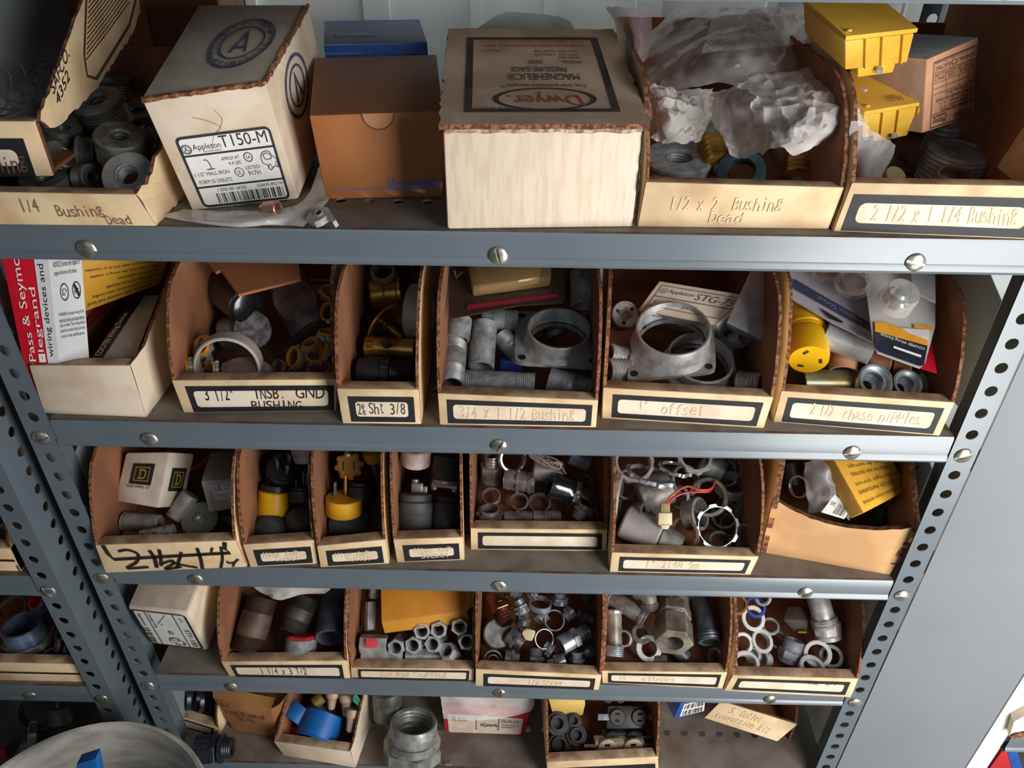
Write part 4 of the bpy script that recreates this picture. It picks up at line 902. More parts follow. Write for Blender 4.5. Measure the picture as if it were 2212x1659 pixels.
# 3 1/2 bin: conduit bodies and grounding bushings
Z5 = lambda X, Y: (330 + X / 5.144, 560 + Y / 5.144)
r_, W, n = card('cardboard_flap', 'loose brown cardboard scrap across the back of the marker lettered bin', 'cardboard', k, [(*Z5(560, -40), .118), (*Z5(640, 75), .115), (*Z5(700, 140), .112), (*Z5(760, 118), .112), (*Z5(950, 390), .094), (*Z5(1645, 220), .102), (*Z5(1620, 60), .114), (*Z5(1640, -40), .118)], mat('red brown board', (170, 104, 66), .8, 0, vary=.12, scale=12), .003)
def conduit_body(label, a, b, d, cover, m=DULL, group='cast conduit fittings', cm=None):
    """oval cast body from a to b with an oval cover of (width, height) turned to the viewer"""
    root, r, L = span('conduit_fitting', label, 'conduit fitting', k, a, b, d, group); z = L / 2
    lathe_part(root, 'cast_body', [(r * .5, -z), (r * .85, -z * .92), (r, -z * .7), (r, z * .7), (r * .9, z * .95), (r * .6, z)], m, False, 32)
    if cover:
        w_, h_, off, tilt = cover; inv = root.matrix_world.inverted().to_3x3(); v = (inv @ (CAM_O - root.location).normalized()); v = Matrix.Rotation(tilt, 3, 'X') @ v
        xf = Matrix.Translation(V((0, 0, off)) + v * r * (1.15 if d > 90 else .95)) @ v.to_track_quat('Z', 'Y').to_matrix().to_4x4() @ Matrix.Diagonal((w_ / 2, h_ / 2, 1, 1))
        lathe_part(root, 'oval_cover', [(.96, -.004), (1, -.003), (1, .001), (.95, .0022), (.6, .003), (.02, .003)], cm or m, False, 36, xf)
        for s in (-1, 1): lathe_part(root, 'cover_screw', [(.1, .002), (.1, .0042), (.05, .005)], DULL, False, 14, xf @ Matrix.Translation((0, s * .78, 0)))
    return root
mp = mpp(at(520, 700, zc + .04))
conduit_body('grey conduit body with a rusted egg shaped cover, beneath the cardboard scrap', (606, 590, .066), (676, 716, .020), 92, (92 * mp, 108 * mp, -.004, 0), DULL, cm=RUSTY)
conduit_body('dark grey elbow conduit body with speckled oval plate, in the middle of the bin', (476, 726, .026), (568, 708, .034), 74, (84 * mp, 78 * mp, .012, 0), DULL, cm=mat('speckled plate', (128, 126, 132), .5, .4, rgb2=(84, 72, 70), scale=120))
r_ = conduit_body('black enamelled conduit body with a bright open rim', (470, 620, .06), (540, 668, .062), 78, None, mat('black gloss enamel', (34, 34, 36), .22, 0, coat=.5, spec=.7))
annulus(r_, 'open_rim', .0205, .0165, .012, .030, mat('black gloss enamel', (30, 30, 32), .2), .06)
ring('plastic_bushing', 'wide pale plastic ring leaning behind the oval cover plate', 'bushing', k, 494, 788, .030, (.12, -.93, .16), 140, .62, .09, mat('pale ivory plastic', (204, 196, 186), .5, 0, vary=.12))
r_, r0 = seat('cover_plate', 'brownish oval cover plate with two screws against the front lip', 'cover', k, 532, 799, .024, (-.05, -.30, 1), 114)
lathe_part(r_, 'oval_plate', [(r0 * .97, -.002), (r0, -.001), (r0, .0015), (r0 * .9, .003), (r0 * .02, .004)], mat('tan grey metal', (164, 152, 140), .4, .4), False, 36, Matrix.Diagonal((1, .58, 1, 1)))
for s in (-1, 1): lathe_part(r_, 'cover_screw', [(.0032, .001), (.0032, .0045), (.0015, .0055)], DULL, False, 14, Matrix.Translation((s * r0 * .82, 0, 0)))
for lab, x, y, h, ax, d in [
    ('zinc and orange insulated locknut on edge at the bin side, nearest the corner', 322, 1190, .032, (-1, -.25, .1), 46), ('zinc and orange insulated locknut on edge, second from the corner', 430, 1195, .030, (-1, -.35, .1), 46),
    ('orange lined locknut leaning open behind the pale ring', 560, 975, .040, (-.3, -.6, .6), 52), ('orange lined locknut showing through the pale ring', 610, 1150, .024, (-.6, -.5, .4), 40), ('orange lined locknut on edge beside the oval cover plate', 715, 1225, .030, (-1, -.35, .2), 42),
    ('orange lined locknut tilted open right of the conduit body plate', 1600, 1090, .022, (-.55, -.55, .5), 54), ('orange lined locknut edge on, highest of the front pile', 1950, 850, .044, (.1, .25, 1), 52), ('orange lined locknut lying slanted upon the pile', 1770, 955, .040, (-.3, -.1, 1), 46),
    ('orange lined locknut standing sideways in the pile near the wall', 1930, 1010, .034, (-.8, -.3, .5), 44), ('orange lined locknut flat under the slanted ones', 1820, 1090, .026, (.1, -.3, 1), 50), ('orange lined locknut lying flat against the front lip', 1855, 1235, .010, (.05, -.32, 1), 58),
    ('orange lined locknut far back against the side wall', 1975, 590, .050, (-.4, -.7, .5), 48), ('orange lined locknut in the dark rear corner', 1960, 380, .055, (.3, -.3, .8), 46)]:
    locknut(lab, k, *Z5(x, y), h, ax, d, ZINC, 'insulated locknuts', .34, .24, ORANGE)
locknut('dull locknut lying flat near the front lip below the orange ones', k, *Z5(1600, 1285), .008, (0, -.2, 1), 50, DULL)
r_, r0 = seat('strap_clip', 'small dark strap clip between the cover plate and orange locknuts', 'clip', k, *Z5(1400, 1200), .014, (-.3, -.6, .6), 34); annulus(r_, 'strap_loop', r0, r0 * .82, -r0 * .3, r0 * .3, DULL); shaft(r_, 'strap_screw', r0 * .25, -r0 * 1.3, -r0 * .8, DULL)

# narrow bin of brass sockets
Zc = lambda X, Y: (720 + X / 3.687, 540 + Y / 3.687)
root, r0, L = span('lamp_socket', 'brass lamp socket shell, open end showing an orange cardboard liner', 'lamp socket', k, (*Zc(540, 330), .066), (*Zc(300, 355), .064), 66, 'lamp sockets'); z = L / 2
annulus(root, 'brass_shell', r0 * .94, r0 * .8, -z, z, BRASS, .04)
for t in (.15, .55, .97): annulus(root, 'rolled_bead', r0, r0 * .9, z * (2 * t - 1) - r0 * .06, z * (2 * t - 1) + r0 * .06, BRASS, .05)
annulus(root, 'liner', r0 * .8, r0 * .72, -z * .6, z * .96, mat('orange liner', (176, 96, 60), .7), .02)
root, r0 = seat('brass_canopy', 'round brass canopy dish with a threaded stem, tilted in the narrow bin', 'canopy', k, *Zc(430, 600), .046, (.55, -.45, -.2), 112)
lathe_part(root, 'dish', [(r0, 0), (r0 * .98, r0 * .06), (r0 * .6, -r0 * .10), (r0 * .2, -r0 * .18), (r0 * .2, -r0 * .21), (r0 * .6, -r0 * .13), (r0, -.0004)], BRASS, True, 40)
lathe_part(root, 'stem', [(r0 * .16, -r0 * .18)] + thread(r0 * .16, -r0 * .1, r0 * .85, 9, .1), BRASS, False, 20); hexring(root, 'stem_nut', r0 * .26, r0 * .14, r0 * .02, r0 * .16, BRASS)
root, r0 = seat('pipe_collar', 'thick pale grey plastic collar on edge against the corrugated wall', 'collar', k, *Zc(688, 495), .060, (1, -.18, .02), 122); annulus(root, 'collar_body', r0, r0 * .82, -r0 * .33, r0 * .33, GREYPL, .04)
root, r0, L = span('lamp_socket', 'brass lamp socket with a black turn knob, lying across the bin', 'lamp socket', k, (*Zc(660, 790), .040), (*Zc(262, 765), .040), 44, 'lamp sockets'); z = L / 2
annulus(root, 'brass_shell', r0, r0 * .86, -z * .96, z * .96, BRASS, .05); annulus(root, 'rolled_bead', r0 * 1.05, r0 * .86, z * .86, z, BRASS, .05)
v_ = root.matrix_world.inverted().to_3x3() @ V((0, -.7, .7)); xf = Matrix.Translation(V((0, 0, z * .1)) + v_ * r0 * .8) @ v_.to_track_quat('Z', 'Y').to_matrix().to_4x4()
lathe_part(root, 'turn_knob', [(r0 * .3, 0), (r0 * .3, r0 * .5), (r0 * .42, r0 * .5), (r0 * .42, r0 * .9), (r0 * .3, r0)], BLACKPL, False, 16, xf)
block(root, 'brass_catch', (v_ * r0 * 1.0 + V((0, 0, z * .78)))[:], (.006, .006, .008), BRASS, .0006)
root, r0, L = span('lamp_socket', 'black bakelite lamp socket with knurled ring and threaded end', 'lamp socket', k, (*Zc(190, 960), .028), (*Zc(630, 985), .028), 64, 'lamp sockets'); z = L / 2
lathe_part(root, 'bakelite_body', [(r0 * .5, -z), (r0 * .85, -z * .92), (r0, -z * .6), (r0, 0)], BLACKPL, False, 32); annulus(root, 'knurled_ring', r0 * 1.08, r0 * .6, -r0 * .1, r0 * .42, BLACKPL, .05, 0, (18, .05), 72)
annulus(root, 'threaded_end', r0 * .86, r0 * .66, r0 * .4, z, BLACKPL, .03, 7)
root, r0 = seat('brass_nut', 'brass threaded nut on the bin floor below the black socket', 'nut', k, *Zc(215, 1045), .006, (-.2, -.55, .8), 54); annulus(root, 'nut_ring', r0, r0 * .6, -r0 * .3, r0 * .3, BRASS, .06, 3)
root, r0 = seat('pipe_ring', 'black threaded ring at the back of the narrow socket bin', 'ring', k, *Zc(690, 195), .075, (.2, -.3, 1), 42); annulus(root, 'ring_body', r0, r0 * .7, -r0 * .7, r0 * .7, BLACKPL, .04, 5)
root, r0 = seat('socket_cap', 'dull grey socket cap behind the brass shell', 'cap', k, *Zc(400, 190), .085, (0, -.5, .8), 56); annulus(root, 'cap_ring', r0, r0 * .7, -r0 * .3, r0 * .5, DULL, .05, 3)
conduit_body('curved brass escutcheon behind the grey collar', (*Zc(570, 560), .03), (*Zc(600, 680), .03), 40, None, BRASS)

# nipple bin
for lab, a, b, d, thr in [
    ('grey pipe nipple leaning along the side wall, open end at the front lip', (*Zc(970, 715), .036), (*Zc(940, 1085), .022), 56, .32), ('grey pipe nipple behind the leaning one, same wall', (*Zc(1010, 545), .058), (*Zc(985, 715), .044), 54, .45),
    ('grey pipe nipple lying forward next to the leaning one, open end down', (*Zc(1205, 590), .048), (*Zc(1178, 935), .022), 56, .3), ('rough galvanised nipple lying crosswise along the front lip', (*Zc(1058, 1042), .016), (*Zc(1605, 1068), .016), 50, .28),
    ('short nipple by the front lip with its open mouth facing forward', (*Zc(2050, 1120), .014), (*Zc(1710, 1030), .022), 56, .45), ('thick nipple lying crosswise beneath the blister pack', (*Zc(1190, 560), .046), (*Zc(1470, 575), .046), 52, .35),
    ('short threaded nipple slanting under the hub plate corner', (*Zc(1500, 850), .028), (*Zc(1345, 690), .036), 44, .45), ('tall grey nipple standing in the rear corner beside the blister pack', (*Zc(1985, 180), .090), (*Zc(1995, 450), .066), 56, .3),
    ('dark nipple seen through the round opening of the hub', (*Zc(1740, 600), .03), (*Zc(1790, 700), .018), 50, .3)]:
    nipple(lab, k, a, b, d, GALV, thr)
root, F, B = box8('blue_clip', 'small blue plastic clip under the hub plate edge', 'clip', k, [(1080, 776, .018), (1130, 780, .018), (1128, 804, .006), (1078, 802, .006)], [(1082, 760, .018), (1132, 764, .018), (1132, 780, .006), (1082, 780, .006)], [mat('royal blue plastic', (52, 84, 170), .3)] * 3, .002, None, 'clip_body')
r_, r0 = seat('cover_disc', 'dark disc lying under the front of the hub plate', 'cap', k, 1258, 806, .008, (.1, -.3, 1), 50); shaft(r_, 'disc', r0, -.003, .003, DULL); shaft(r_, 'disc_boss', r0 * .3, .003, .0045, DULL)
def hub(label, key, pl, h, th, cx, cy, rd, ch, ax, m=CAST, holes=True):
    """square hub plate from photo corners TL TR BR BL at height h with a threaded round collar of diameter rd pixels, ch pixels high"""
    n = V(ax).normalized(); c0 = at(cx, cy, SHELF[key] + h); u0 = mpp(c0)
    W = [on_plane(px, py, c0, n) for px, py in pl]; root = thing('hub_plate', label, 'hub', c0, 'square hub plates')
    ctr = sum(W, V()) / 4; rt = axis_rot(n).to_4x4(); r0 = rd / 2 * u0; inv = root.matrix_world.inverted(); base = inv @ Matrix.Translation(c0) @ rt; H = abs(ch) * u0
    lw = [base.inverted() @ inv @ p for p in W]; bm = bmesh.new(); N = 64; ri = r0 * .9; L = []
    for z in (0, -th):
        o_, i_ = [], []
        for j in range(N):
            t = 2 * math.pi * j / N; d = V((math.cos(t), math.sin(t), 0)); best = 1e9
            for e in range(4):
                p, q = lw[e], lw[(e + 1) % 4]; ex = q - p; den = d.x * ex.y - d.y * ex.x
                if abs(den) > 1e-9:
                    tt = (p.x * ex.y - p.y * ex.x) / den; ss = (p.x * d.y - p.y * d.x) / den
                    if tt > 0 and -.001 <= ss <= 1.001: best = min(best, tt - .0022 * (1 - min(1, min(ss, 1 - ss) / .10)))
            best = max(best, ri * 1.03); o_.append(bm.verts.new(d * best + V((0, 0, z)))); i_.append(bm.verts.new(d * ri + V((0, 0, z))))
        L.append((o_, i_))
    for j in range(N):
        m_ = (j + 1) % N
        for A, B in ((L[0][0], L[0][1]), (L[0][1], L[1][1]), (L[1][1], L[1][0]), (L[1][0], L[0][0])): bm.faces.new((A[j], A[m_], B[m_], B[j]))
    bmesh.ops.transform(bm, matrix=base, verts=bm.verts[:]); finish(bm, 'square_plate', m, root, .5)
    lathe_part(root, 'threaded_collar', [(r0 * 1.12, 0), (r0 * 1.04, H * .18), (r0, H * .3), (r0, H * .95), (r0 * .98, H), (r0 * .93, H)] + thread(r0 * .95, H * .95, 0, 7, -.03) + [(r0 * .92, 0)], m, True, 48, base)
    for i, p in enumerate(W):
        q_ = p.lerp(ctr, .17) + n * .0003
        lathe_part(root, 'screw_hole', [(.0038, 0), (.0038, .0005), (.003, .0008), (.003, .0002)], BLACKPL, False, 16, inv @ (Matrix.Translation(q_) @ rt))
    return root
hub('cast square hub plate with round threaded collar in the nipple bin', k, [(1113, 672), (1287, 676), (1297, 792), (1112, 782)], .042, .005, 1205, 738, 136, 40, (.02, -.18, 1))
Z6 = lambda X, Y: (1290 + X / 2.399, 560 + Y / 2.399)
hub('lower square hub plate partly under another, in the offset bin', k, [Z6(470, 380), Z6(690, 365), Z6(738, 690), Z6(440, 680)], .020, .004, *Z6(520, 560), 142, 34, (.06, -.3, 1))
hub('upper cast square hub plate tilted on top of another, in the offset bin', k, [Z6(205, 330), Z6(600, 280), Z6(618, 580), Z6(150, 625)], .042, .005, *Z6(385, 440), 158, 52, (-.08, -.30, 1))
r_, r0 = seat('plug_socket', 'round white faced plug with a diamond centre, wedged by the corrugated wall', 'plug', k, 1349, 681, .050, (.15, -.75, .65), 60)
shaft(r_, 'barrel', r0, -r0 * 1.1, r0 * .2, DULL, .05); annulus(r_, 'face_rim', r0, r0 * .84, r0 * .2, r0 * .32, ZINC, .05); shaft(r_, 'white_face', r0 * .84, r0 * .1, r0 * .24, WHITEPL, .02); block(r_, 'diamond_boss', (0, 0, r0 * .26), (r0 * .8, r0 * .8, r0 * .12), GREYPL, .0005, Matrix.Rotation(.5, 3, 'Z')); block(r_, 'brass_contact', (0, 0, r0 * .36), (r0 * .42, r0 * .38, r0 * .1), BRASS, .0005, Matrix.Rotation(.6, 3, 'Z'))
for a in (.6, 2.6, 4.4): shaft(r_, 'screw_recess', r0 * .14, r0 * .2, r0 * .27, BLACKPL, .05, 12).matrix_local = Matrix.Translation((r0 * .62 * math.cos(a), r0 * .62 * math.sin(a), 0))
root, F, top, side, dv = box_on('small_carton', 'white carton with black framed product label behind the tilted hub', 'box', k, [Z6(322, 112), Z6(800, 190), Z6(628, 345), Z6(212, 262)], .062, .075, [WHITEBOARD, GREYBOARD, GREYBOARD], .75)
pr = Print(F, .0007); pr.frame(.06, .12, .96, 1.1, .02, .02, .03); pr.text('STG-75', .50, .20, .92, .40); pr.text('Appleton', .18, .22, .47, .36); pr.ring(.125, .29, .04, .08, .16); pr.text('A', .105, .25, .145, .33); pr.rect(.07, .47, .95, .495); pr.text('50', .25, .56, .36, .72); pr.text('QTY', .1, .6, .16, .68); pr.rect(.07, .80, .95, .82); pr.text('3/4" G.', .45, .6, .62, .74); pr.done(root, 'product_label', NAVYINK)
root, F, B = box8('steel_box', 'galvanised sheet steel switch box slanting at the back of the offset bin', 'box', k, [(1569, 697, .075), (1648, 735, .062), (1640, 748, .03), (1565, 712, .03)], [(1632, 560, .12), (1712, 560, .12), (1712, 600, .07), (1640, 600, .07)], [mat('bright sheet steel', (206, 206, 206), .35, .5, rgb2=(178, 176, 174), scale=40)] * 3, .0015, None, 'box_shell')
finish(slab_bm([B[1] + V((-.002, 0, .001)), B[1] + V((.001, 0, .001)), F[1] + V((.001, 0, .001)), F[1] + V((-.002, 0, .001))], (0, 0, .0012)), 'folded_edge', ZINC, root, 0, True)
for lab, x, y, h, ax, d in [('threaded grey ring fitting lying in the front corner of the offset bin', 800, 650, .020, (.8, -.5, .3), 56), ('threaded ring fitting behind the hub plates', 730, 415, .03, (.5, -.5, .6), 40), ('threaded ring fitting low by the corrugated wall, beneath the upper hub', 100, 580, .022, (-.9, -.3, .2), 58), ('threaded ring fitting hidden under the upper hub corner', 90, 500, .03, (-.8, -.3, .4), 50)]:
    root, r0 = seat('pipe_coupling', lab, 'coupling', k, *Z6(x, y), h, ax, d, 'threaded couplings'); annulus(root, 'threaded_body', r0, r0 * .78, -r0 * .8, r0 * .8, CAST, .04, 5); annulus(root, 'end_bead', r0 * 1.04, r0 * .78, -r0 * 1.0, -r0 * .8, CAST, .04)

# chase nipple bin
Z7 = lambda X, Y: (1700 + X / 3.6875, 560 + Y / 3.6875)
root, r0, L = span('cord_connector', 'yellow plastic cord connector with three slots in its face', 'connector', k, (*Z7(130, 400), .070), (*Z7(175, 800), .052), 86); z = L / 2
YG = mat('golden yellow plastic', (226, 172, 22), .42, 0, vary=.1)
lathe_part(root, 'connector_body', [(r0 * .5, -z), (r0 * .88, -z * .92), (r0 * .92, -z * .2), (r0 * .90, 0)], YG, False, 36); lathe_part(root, 'face_half', [(r0 * .84, 0), (r0 * .9, r0 * .08), (r0 * .98, r0 * .3), (r0, z * .8), (r0 * .93, z)], YELLOW, False, 36); annulus(root, 'clamp_band', r0 * .97, r0 * .8, -z * .55, -z * .1, YG, .05)
for a in (1.57, 3.67, 5.76): block(root, 'contact_slot', (r0 * .55 * math.cos(a + .5), r0 * .55 * math.sin(a + .5), z), (r0 * .16, r0 * .30, .0008), mat('slot shade', (70, 56, 10), .7), .0001, Matrix.Rotation(a + .9, 3, 'Z'))
root, r0, L = span('steel_sleeve', 'shiny steel sleeve lying crosswise under the blister cards', 'sleeve', k, (1780, 724, .064), (1884, 760, .058), 58); annulus(root, 'sleeve_wall', r0, r0 * .88, -L / 2, L / 2, mat('bright sheet steel', (206, 206, 206), .35, .5, rgb2=(178, 176, 174), scale=40), .03); annulus(root, 'rolled_end', r0 * 1.03, r0 * .88, -L / 2, -L / 2 + .002, ZINC, .03)
for lab, a, b, d in [('pinkish paper wrapped tube beside the yellow connector', (*Z7(450, 660), .048), (*Z7(445, 900), .030), 60), ('brown paper wrapped tube lying crosswise, nearer the middle', (*Z7(640, 810), .036), (*Z7(800, 850), .034), 50), ('brown paper wrapped tube lying crosswise, nearer the end panel', (*Z7(808, 855), .034), (*Z7(945, 875), .032), 48)]:
    root, r0, L = span('paper_tube', lab, 'tube', k, a, b, d, 'paper tubes'); annulus(root, 'paper_wall', r0, r0 * .9, -L / 2, L / 2, TANPAPER if 'pink' in lab else mat('brown paper wrap', (150, 92, 60), .7), .02); annulus(root, 'end_lip', r0 * 1.02, r0 * .88, L / 2 - .001, L / 2 + .0006, TANPAPER, .02)
root, r0, L = span('conduit_coupling', 'yellowish zinc coupling lying along the front lip, open end outward', 'coupling', k, (*Z7(110, 985), .018), (*Z7(505, 985), .018), 60); annulus(root, 'coupling_wall', r0, r0 * .88, -L / 2, L / 2 * .9, mat('yellow zinc', (176, 176, 150), .35, .6, rgb2=(150, 140, 90), scale=30), .05); annulus(root, 'rolled_end', r0 * .97, r0 * .82, L / 2 * .88, L / 2, ZINC, .06, 2)
for lab, x, y, d in [('larger threaded chase nipple, its wide mouth turned up', 675, 985, 76), ('smaller threaded chase nipple next to the larger one', 935, 1005, 64)]:
    root, r0 = seat('chase_nipple', lab, 'nipple', k, *Z7(x, y), .028, (.06, -.60, .80), d, 'chase nipples')
    lathe_part(root, 'flared_mouth', [(r0, r0 * .5), (r0 * .9, r0 * .56), (r0 * .86, r0 * .5)] + [p for i in range(8) for p in ((r0 * (.84 - i * .045), r0 * (.42 - i * .13)), (r0 * (.81 - i * .045), r0 * (.40 - i * .13)))] + [(r0 * .36, -r0 * .7), (r0 * .5, -r0 * .75), (r0 * .9, r0 * .3)], ZINC, True, 40); annulus(root, 'outer_thread', r0 * .86, r0 * .6, -r0 * .7, r0 * .2, ZINC, .03, 6)
root, r0, L = span('paper_tube', 'grey cardboard tube end in the front corner beside the chase nipples', 'tube', k, (*Z7(1020, 930), .026), (*Z7(1120, 1075), .012), 34, 'paper tubes'); annulus(root, 'paper_wall', r0, r0 * .85, -L / 2, L / 2, GREYBOARD, .02); shaft(root, 'end_plug', r0 * .8, -L / 2, -L / 2 + .002, GREYBOARD)
locknut('blackened locknut under the corner of the red backed card', k, *Z7(1050, 900), .022, (.3, -.6, .7), 58, BLACKIRON)
locknut('thin zinc locknut behind the larger chase nipple', k, *Z7(585, 860), .03, (-.9, -.3, .2), 46, ZINC)
GC = mat('grey coated card', (168, 164, 172), .4, 0, vary=.06); 
r_, W, n = card('blister_card', 'curved grey hang card with a dark blue band, keyless socket printed upside down', 'blister pack', k, [(*Z7(-10, 60), .108), (*Z7(30, 312), .094), (*Z7(350, 500), .082), (*Z7(702, 672), .074), (*Z7(684, 570), .080), (*Z7(628, 180), .106), (*Z7(610, 60), .112)], GC, .0012)
Q = [on_plane(*Z7(*p), W[2], (W[3] - W[1]).cross(W[0] - W[1]).normalized()) for p in [(690, 600), (40, 235), (60, 165), (665, 520)]]
if (Q[1] - Q[0]).cross(Q[3] - Q[0]).dot(CAM_O - Q[0]) > 0: pass
def facing(Q):
    return Q if (Q[1] - Q[0]).cross(Q[3] - Q[0]).dot(CAM_O - Q[0]) < 0 else [Q[1], Q[0], Q[3], Q[2]]
def on_card(W, pts):
    n = (W[1] - W[0]).cross(W[-1] - W[0]).normalized(); return facing([on_plane(px, py, W[0], n) for px, py in pts])
Q = on_card([W[1], W[3], W[5]], [Z7(52, 165), Z7(662, 520), Z7(688, 600), Z7(42, 240)])
pr = Print(Q, .0022); pr.rect(0, 0, 1, 1); pr.done(r_, 'blue_band', mat('slate blue print', (60, 68, 92), .4)); pr = Print(Q, .0028); pr.text('2" Keyless Socket', .30, .18, .97, .84, True); pr.done(r_, 'lettering', GREYINK if False else mat('grey print', (130, 136, 154), .5))
Q = on_card([W[1], W[3], W[5]], [Z7(255, 395), Z7(440, 505), Z7(438, 522), Z7(330, 480)])
pr = Print(Q, .0022); pr.rect(0, 0, 1, 1); pr.done(r_, 'hanger_slot', BLACKPL)
Q = on_card([W[1], W[3], W[5]], [Z7(500, 530), Z7(670, 615), Z7(660, 660), Z7(505, 575)]); pr = Print(Q, .0022); pr.text('CARLTON', .05, .1, .95, .8, True); pr.done(r_, 'maker_print', GREYINK)
for x, y, d in ((520, 205, 66), (320, 95, 60)):
    p = at(*Z7(x, y), SHELF[k] + .112); nn = (W[3] - W[1]).cross(W[5] - W[1]).normalized(); nn = nn if nn.dot(CAM_O - p) > 0 else -nn
    o = lathe_part(r_, 'blister_dome', [(d * mpp(p) / 2 * a, d * mpp(p) * b) for a, b in ((1.15, 0), (1.12, .03), (1, .05), (.98, .28), (.9, .36), (.6, .4), (.02, .41))], BLISTER, False, 32); o.matrix_parent_inverse = Matrix.Identity(4); o.matrix_world = Matrix.Translation(p) @ axis_rot(nn).to_4x4()
    o = lathe_part(r_, 'copper_disc', [(d * mpp(p) * .4, 0), (d * mpp(p) * .4, .004), (d * mpp(p) * .3, .005)], BRONZE, False, 28); o.matrix_parent_inverse = Matrix.Identity(4); o.matrix_world = Matrix.Translation(p) @ axis_rot(nn).to_4x4()
card('blister_card', 'red card peeking out behind the black and amber hang card', 'blister pack', k, [(*Z7(1130, 500), .080), (*Z7(1195, 905), .058), (*Z7(1050, 860), .060), (*Z7(1040, 560), .078)], RW[0], .001)
r_, W, n = card('blister_card', 'black, amber and white hang card with a clear bubble holding a lamp holder', 'blister pack', k, [(*Z7(620, 90), .120), (*Z7(640, 300), .108), (*Z7(690, 700), .082), (*Z7(720, 745), .078), (*Z7(1060, 868), .070), (*Z7(1100, 830), .072), (*Z7(1180, 540), .092), (*Z7(1190, 90), .120)], mat('pearl grey card', (190, 184, 178), .4, 0, vary=.05), .0012)
T3 = [W[1], W[3], W[7]]
def band(root, T3, pts, m, name, lift=.0022):
    n = (T3[1] - T3[0]).cross(T3[-1] - T3[0]).normalized(); n = n if n.dot(CAM_O - T3[0]) > 0 else -n
    W = [on_plane(*p, T3[0], n) + n * lift for p in pts]; bm = bmesh.new(); bm.faces.new([bm.verts.new(p) for p in W]); return finish(bm, name, m, root, 0, True)
band(r_, T3, [Z7(693, 585), Z7(1110, 700), Z7(1082, 850), Z7(1050, 862), Z7(722, 745), Z7(695, 705)], mat('blue black print', (34, 40, 54), .4), 'black_panel')
band(r_, T3, [Z7(690, 510), Z7(780, 515), Z7(900, 560), Z7(1110, 640), Z7(1108, 700), Z7(693, 585)], mat('amber print', (222, 156, 40), .4), 'amber_band')
band(r_, T3, [Z7(1000, 530), Z7(1150, 548), Z7(1145, 575), Z7(1005, 560)], mat('amber print', (222, 156, 40), .4), 'amber_strip', .0024)
band(r_, T3, [Z7(900, 560), Z7(1125, 575), Z7(1118, 660), Z7(960, 600)], mat('pearl white print', (214, 206, 202), .4), 'white_panel', .0026)
Q = on_card(T3, [Z7(735, 600), Z7(1085, 715), Z7(1078, 740), Z7(728, 625)]); pr = Print(Q, .0034); pr.text('COOPER Wiring Devices', .0, .0, 1, 1, True); pr.done(r_, 'white_lettering', PAPER)
Q = on_card(T3, [Z7(835, 705), Z7(1055, 780), Z7(1050, 798), Z7(832, 722)]); pr = Print(Q, .0034); pr.rect(0, 0, 1, 1); pr.done(r_, 'hanger_slot', PAPER)
p = at(*Z7(880, 320), SHELF[k] + .118); nn = (T3[1] - T3[0]).cross(T3[2] - T3[0]).normalized(); nn = nn if nn.dot(CAM_O - p) > 0 else -nn; u0 = mpp(p)
xf = Matrix.Translation(p - nn * .006) @ axis_rot(nn, .5).to_4x4()
for nm, pf, m_, sg in [('bubble', [(40 * u0, 0), (38 * u0, .004), (36 * u0, .016), (33 * u0, .019), (.001, .020)], BLISTER, 36), ('lamp_holder', [(30 * u0, .004), (30 * u0, .010), (22 * u0, .012), (22 * u0, .008)], CHROME, 32), ('lamp_holder_base', [(16 * u0, .003), (16 * u0, .014), (9 * u0, .016)], ZINC, 24)]:
    o = lathe_part(r_, nm, pf, m_, nm == 'lamp_holder', sg); o.matrix_parent_inverse = Matrix.Identity(4); o.matrix_world = xf
card('instruction_leaflet', 'folded leaflet with fine print stuck behind the clear bubble', 'leaflet', k, [(*Z7(985, 60), .128), (*Z7(1000, 250), .118), (*Z7(1185, 345), .112), (*Z7(1175, 60), .128)], mat('leaflet paper', (168, 162, 168), .5, 0, rgb2=(140, 136, 142), scale=260, stretch=(1, 12, 1)), .0015)

# blister pack in the nipple bin
r_, W, n = card('blister_card', 'dark brown blister card with a yellowish carton under its clear bubble', 'blister pack', k, [(*Zc(915, 130), .104), (*Zc(920, 530), .086), (*Zc(945, 545), .085), (*Zc(1210, 492), .088), (*Zc(1480, 440), .091), (*Zc(1820, 420), .091), (*Zc(1842, 400), .092), (*Zc(1845, 100), .106)], mat('dark brown card', (66, 50, 44), .35, 0, vary=.1), .0012)
T3 = [W[1], W[5], W[7]]
band(r_, T3, [Zc(1070, 450), Zc(1785, 360), Zc(1785, 385), Zc(1065, 490)], mat('crimson print', (160, 34, 60), .4), 'red_band')
q4 = [on_plane(*Zc(*p_), W[1], n) for p_ in [(1060, 120), (1730, 110), (1730, 300), (1110, 385)]]
finish(hexa_bm([p_ + n * .016 for p_ in q4], [p_ + n * .001 for p_ in q4], .003), 'blister_bubble', film('amber blister', (150, 124, 84), .55, .05), r_, .6, True)
q5 = [q4[0].lerp(q4[2], .10), q4[1].lerp(q4[3], .12), q4[2].lerp(q4[0], .14), q4[3].lerp(q4[1], .08)]
finish(hexa_bm([p_ + n * .010 for p_ in q5], [p_ + n * .001 for p_ in q5], .001), 'yellow_insert', mat('ochre carton', (196, 150, 84), .5), r_, .6, True)
Q = on_card(T3, [Zc(965, 165), Zc(1045, 165), Zc(1045, 245), Zc(965, 245)]); pr = Print(Q, .002); pr.stroke([(.0, .1), (.1, .5), (.2, .9), (.55, .5), (.95, .25)], .16); pr.done(r_, 'white_letter', GREYPL)

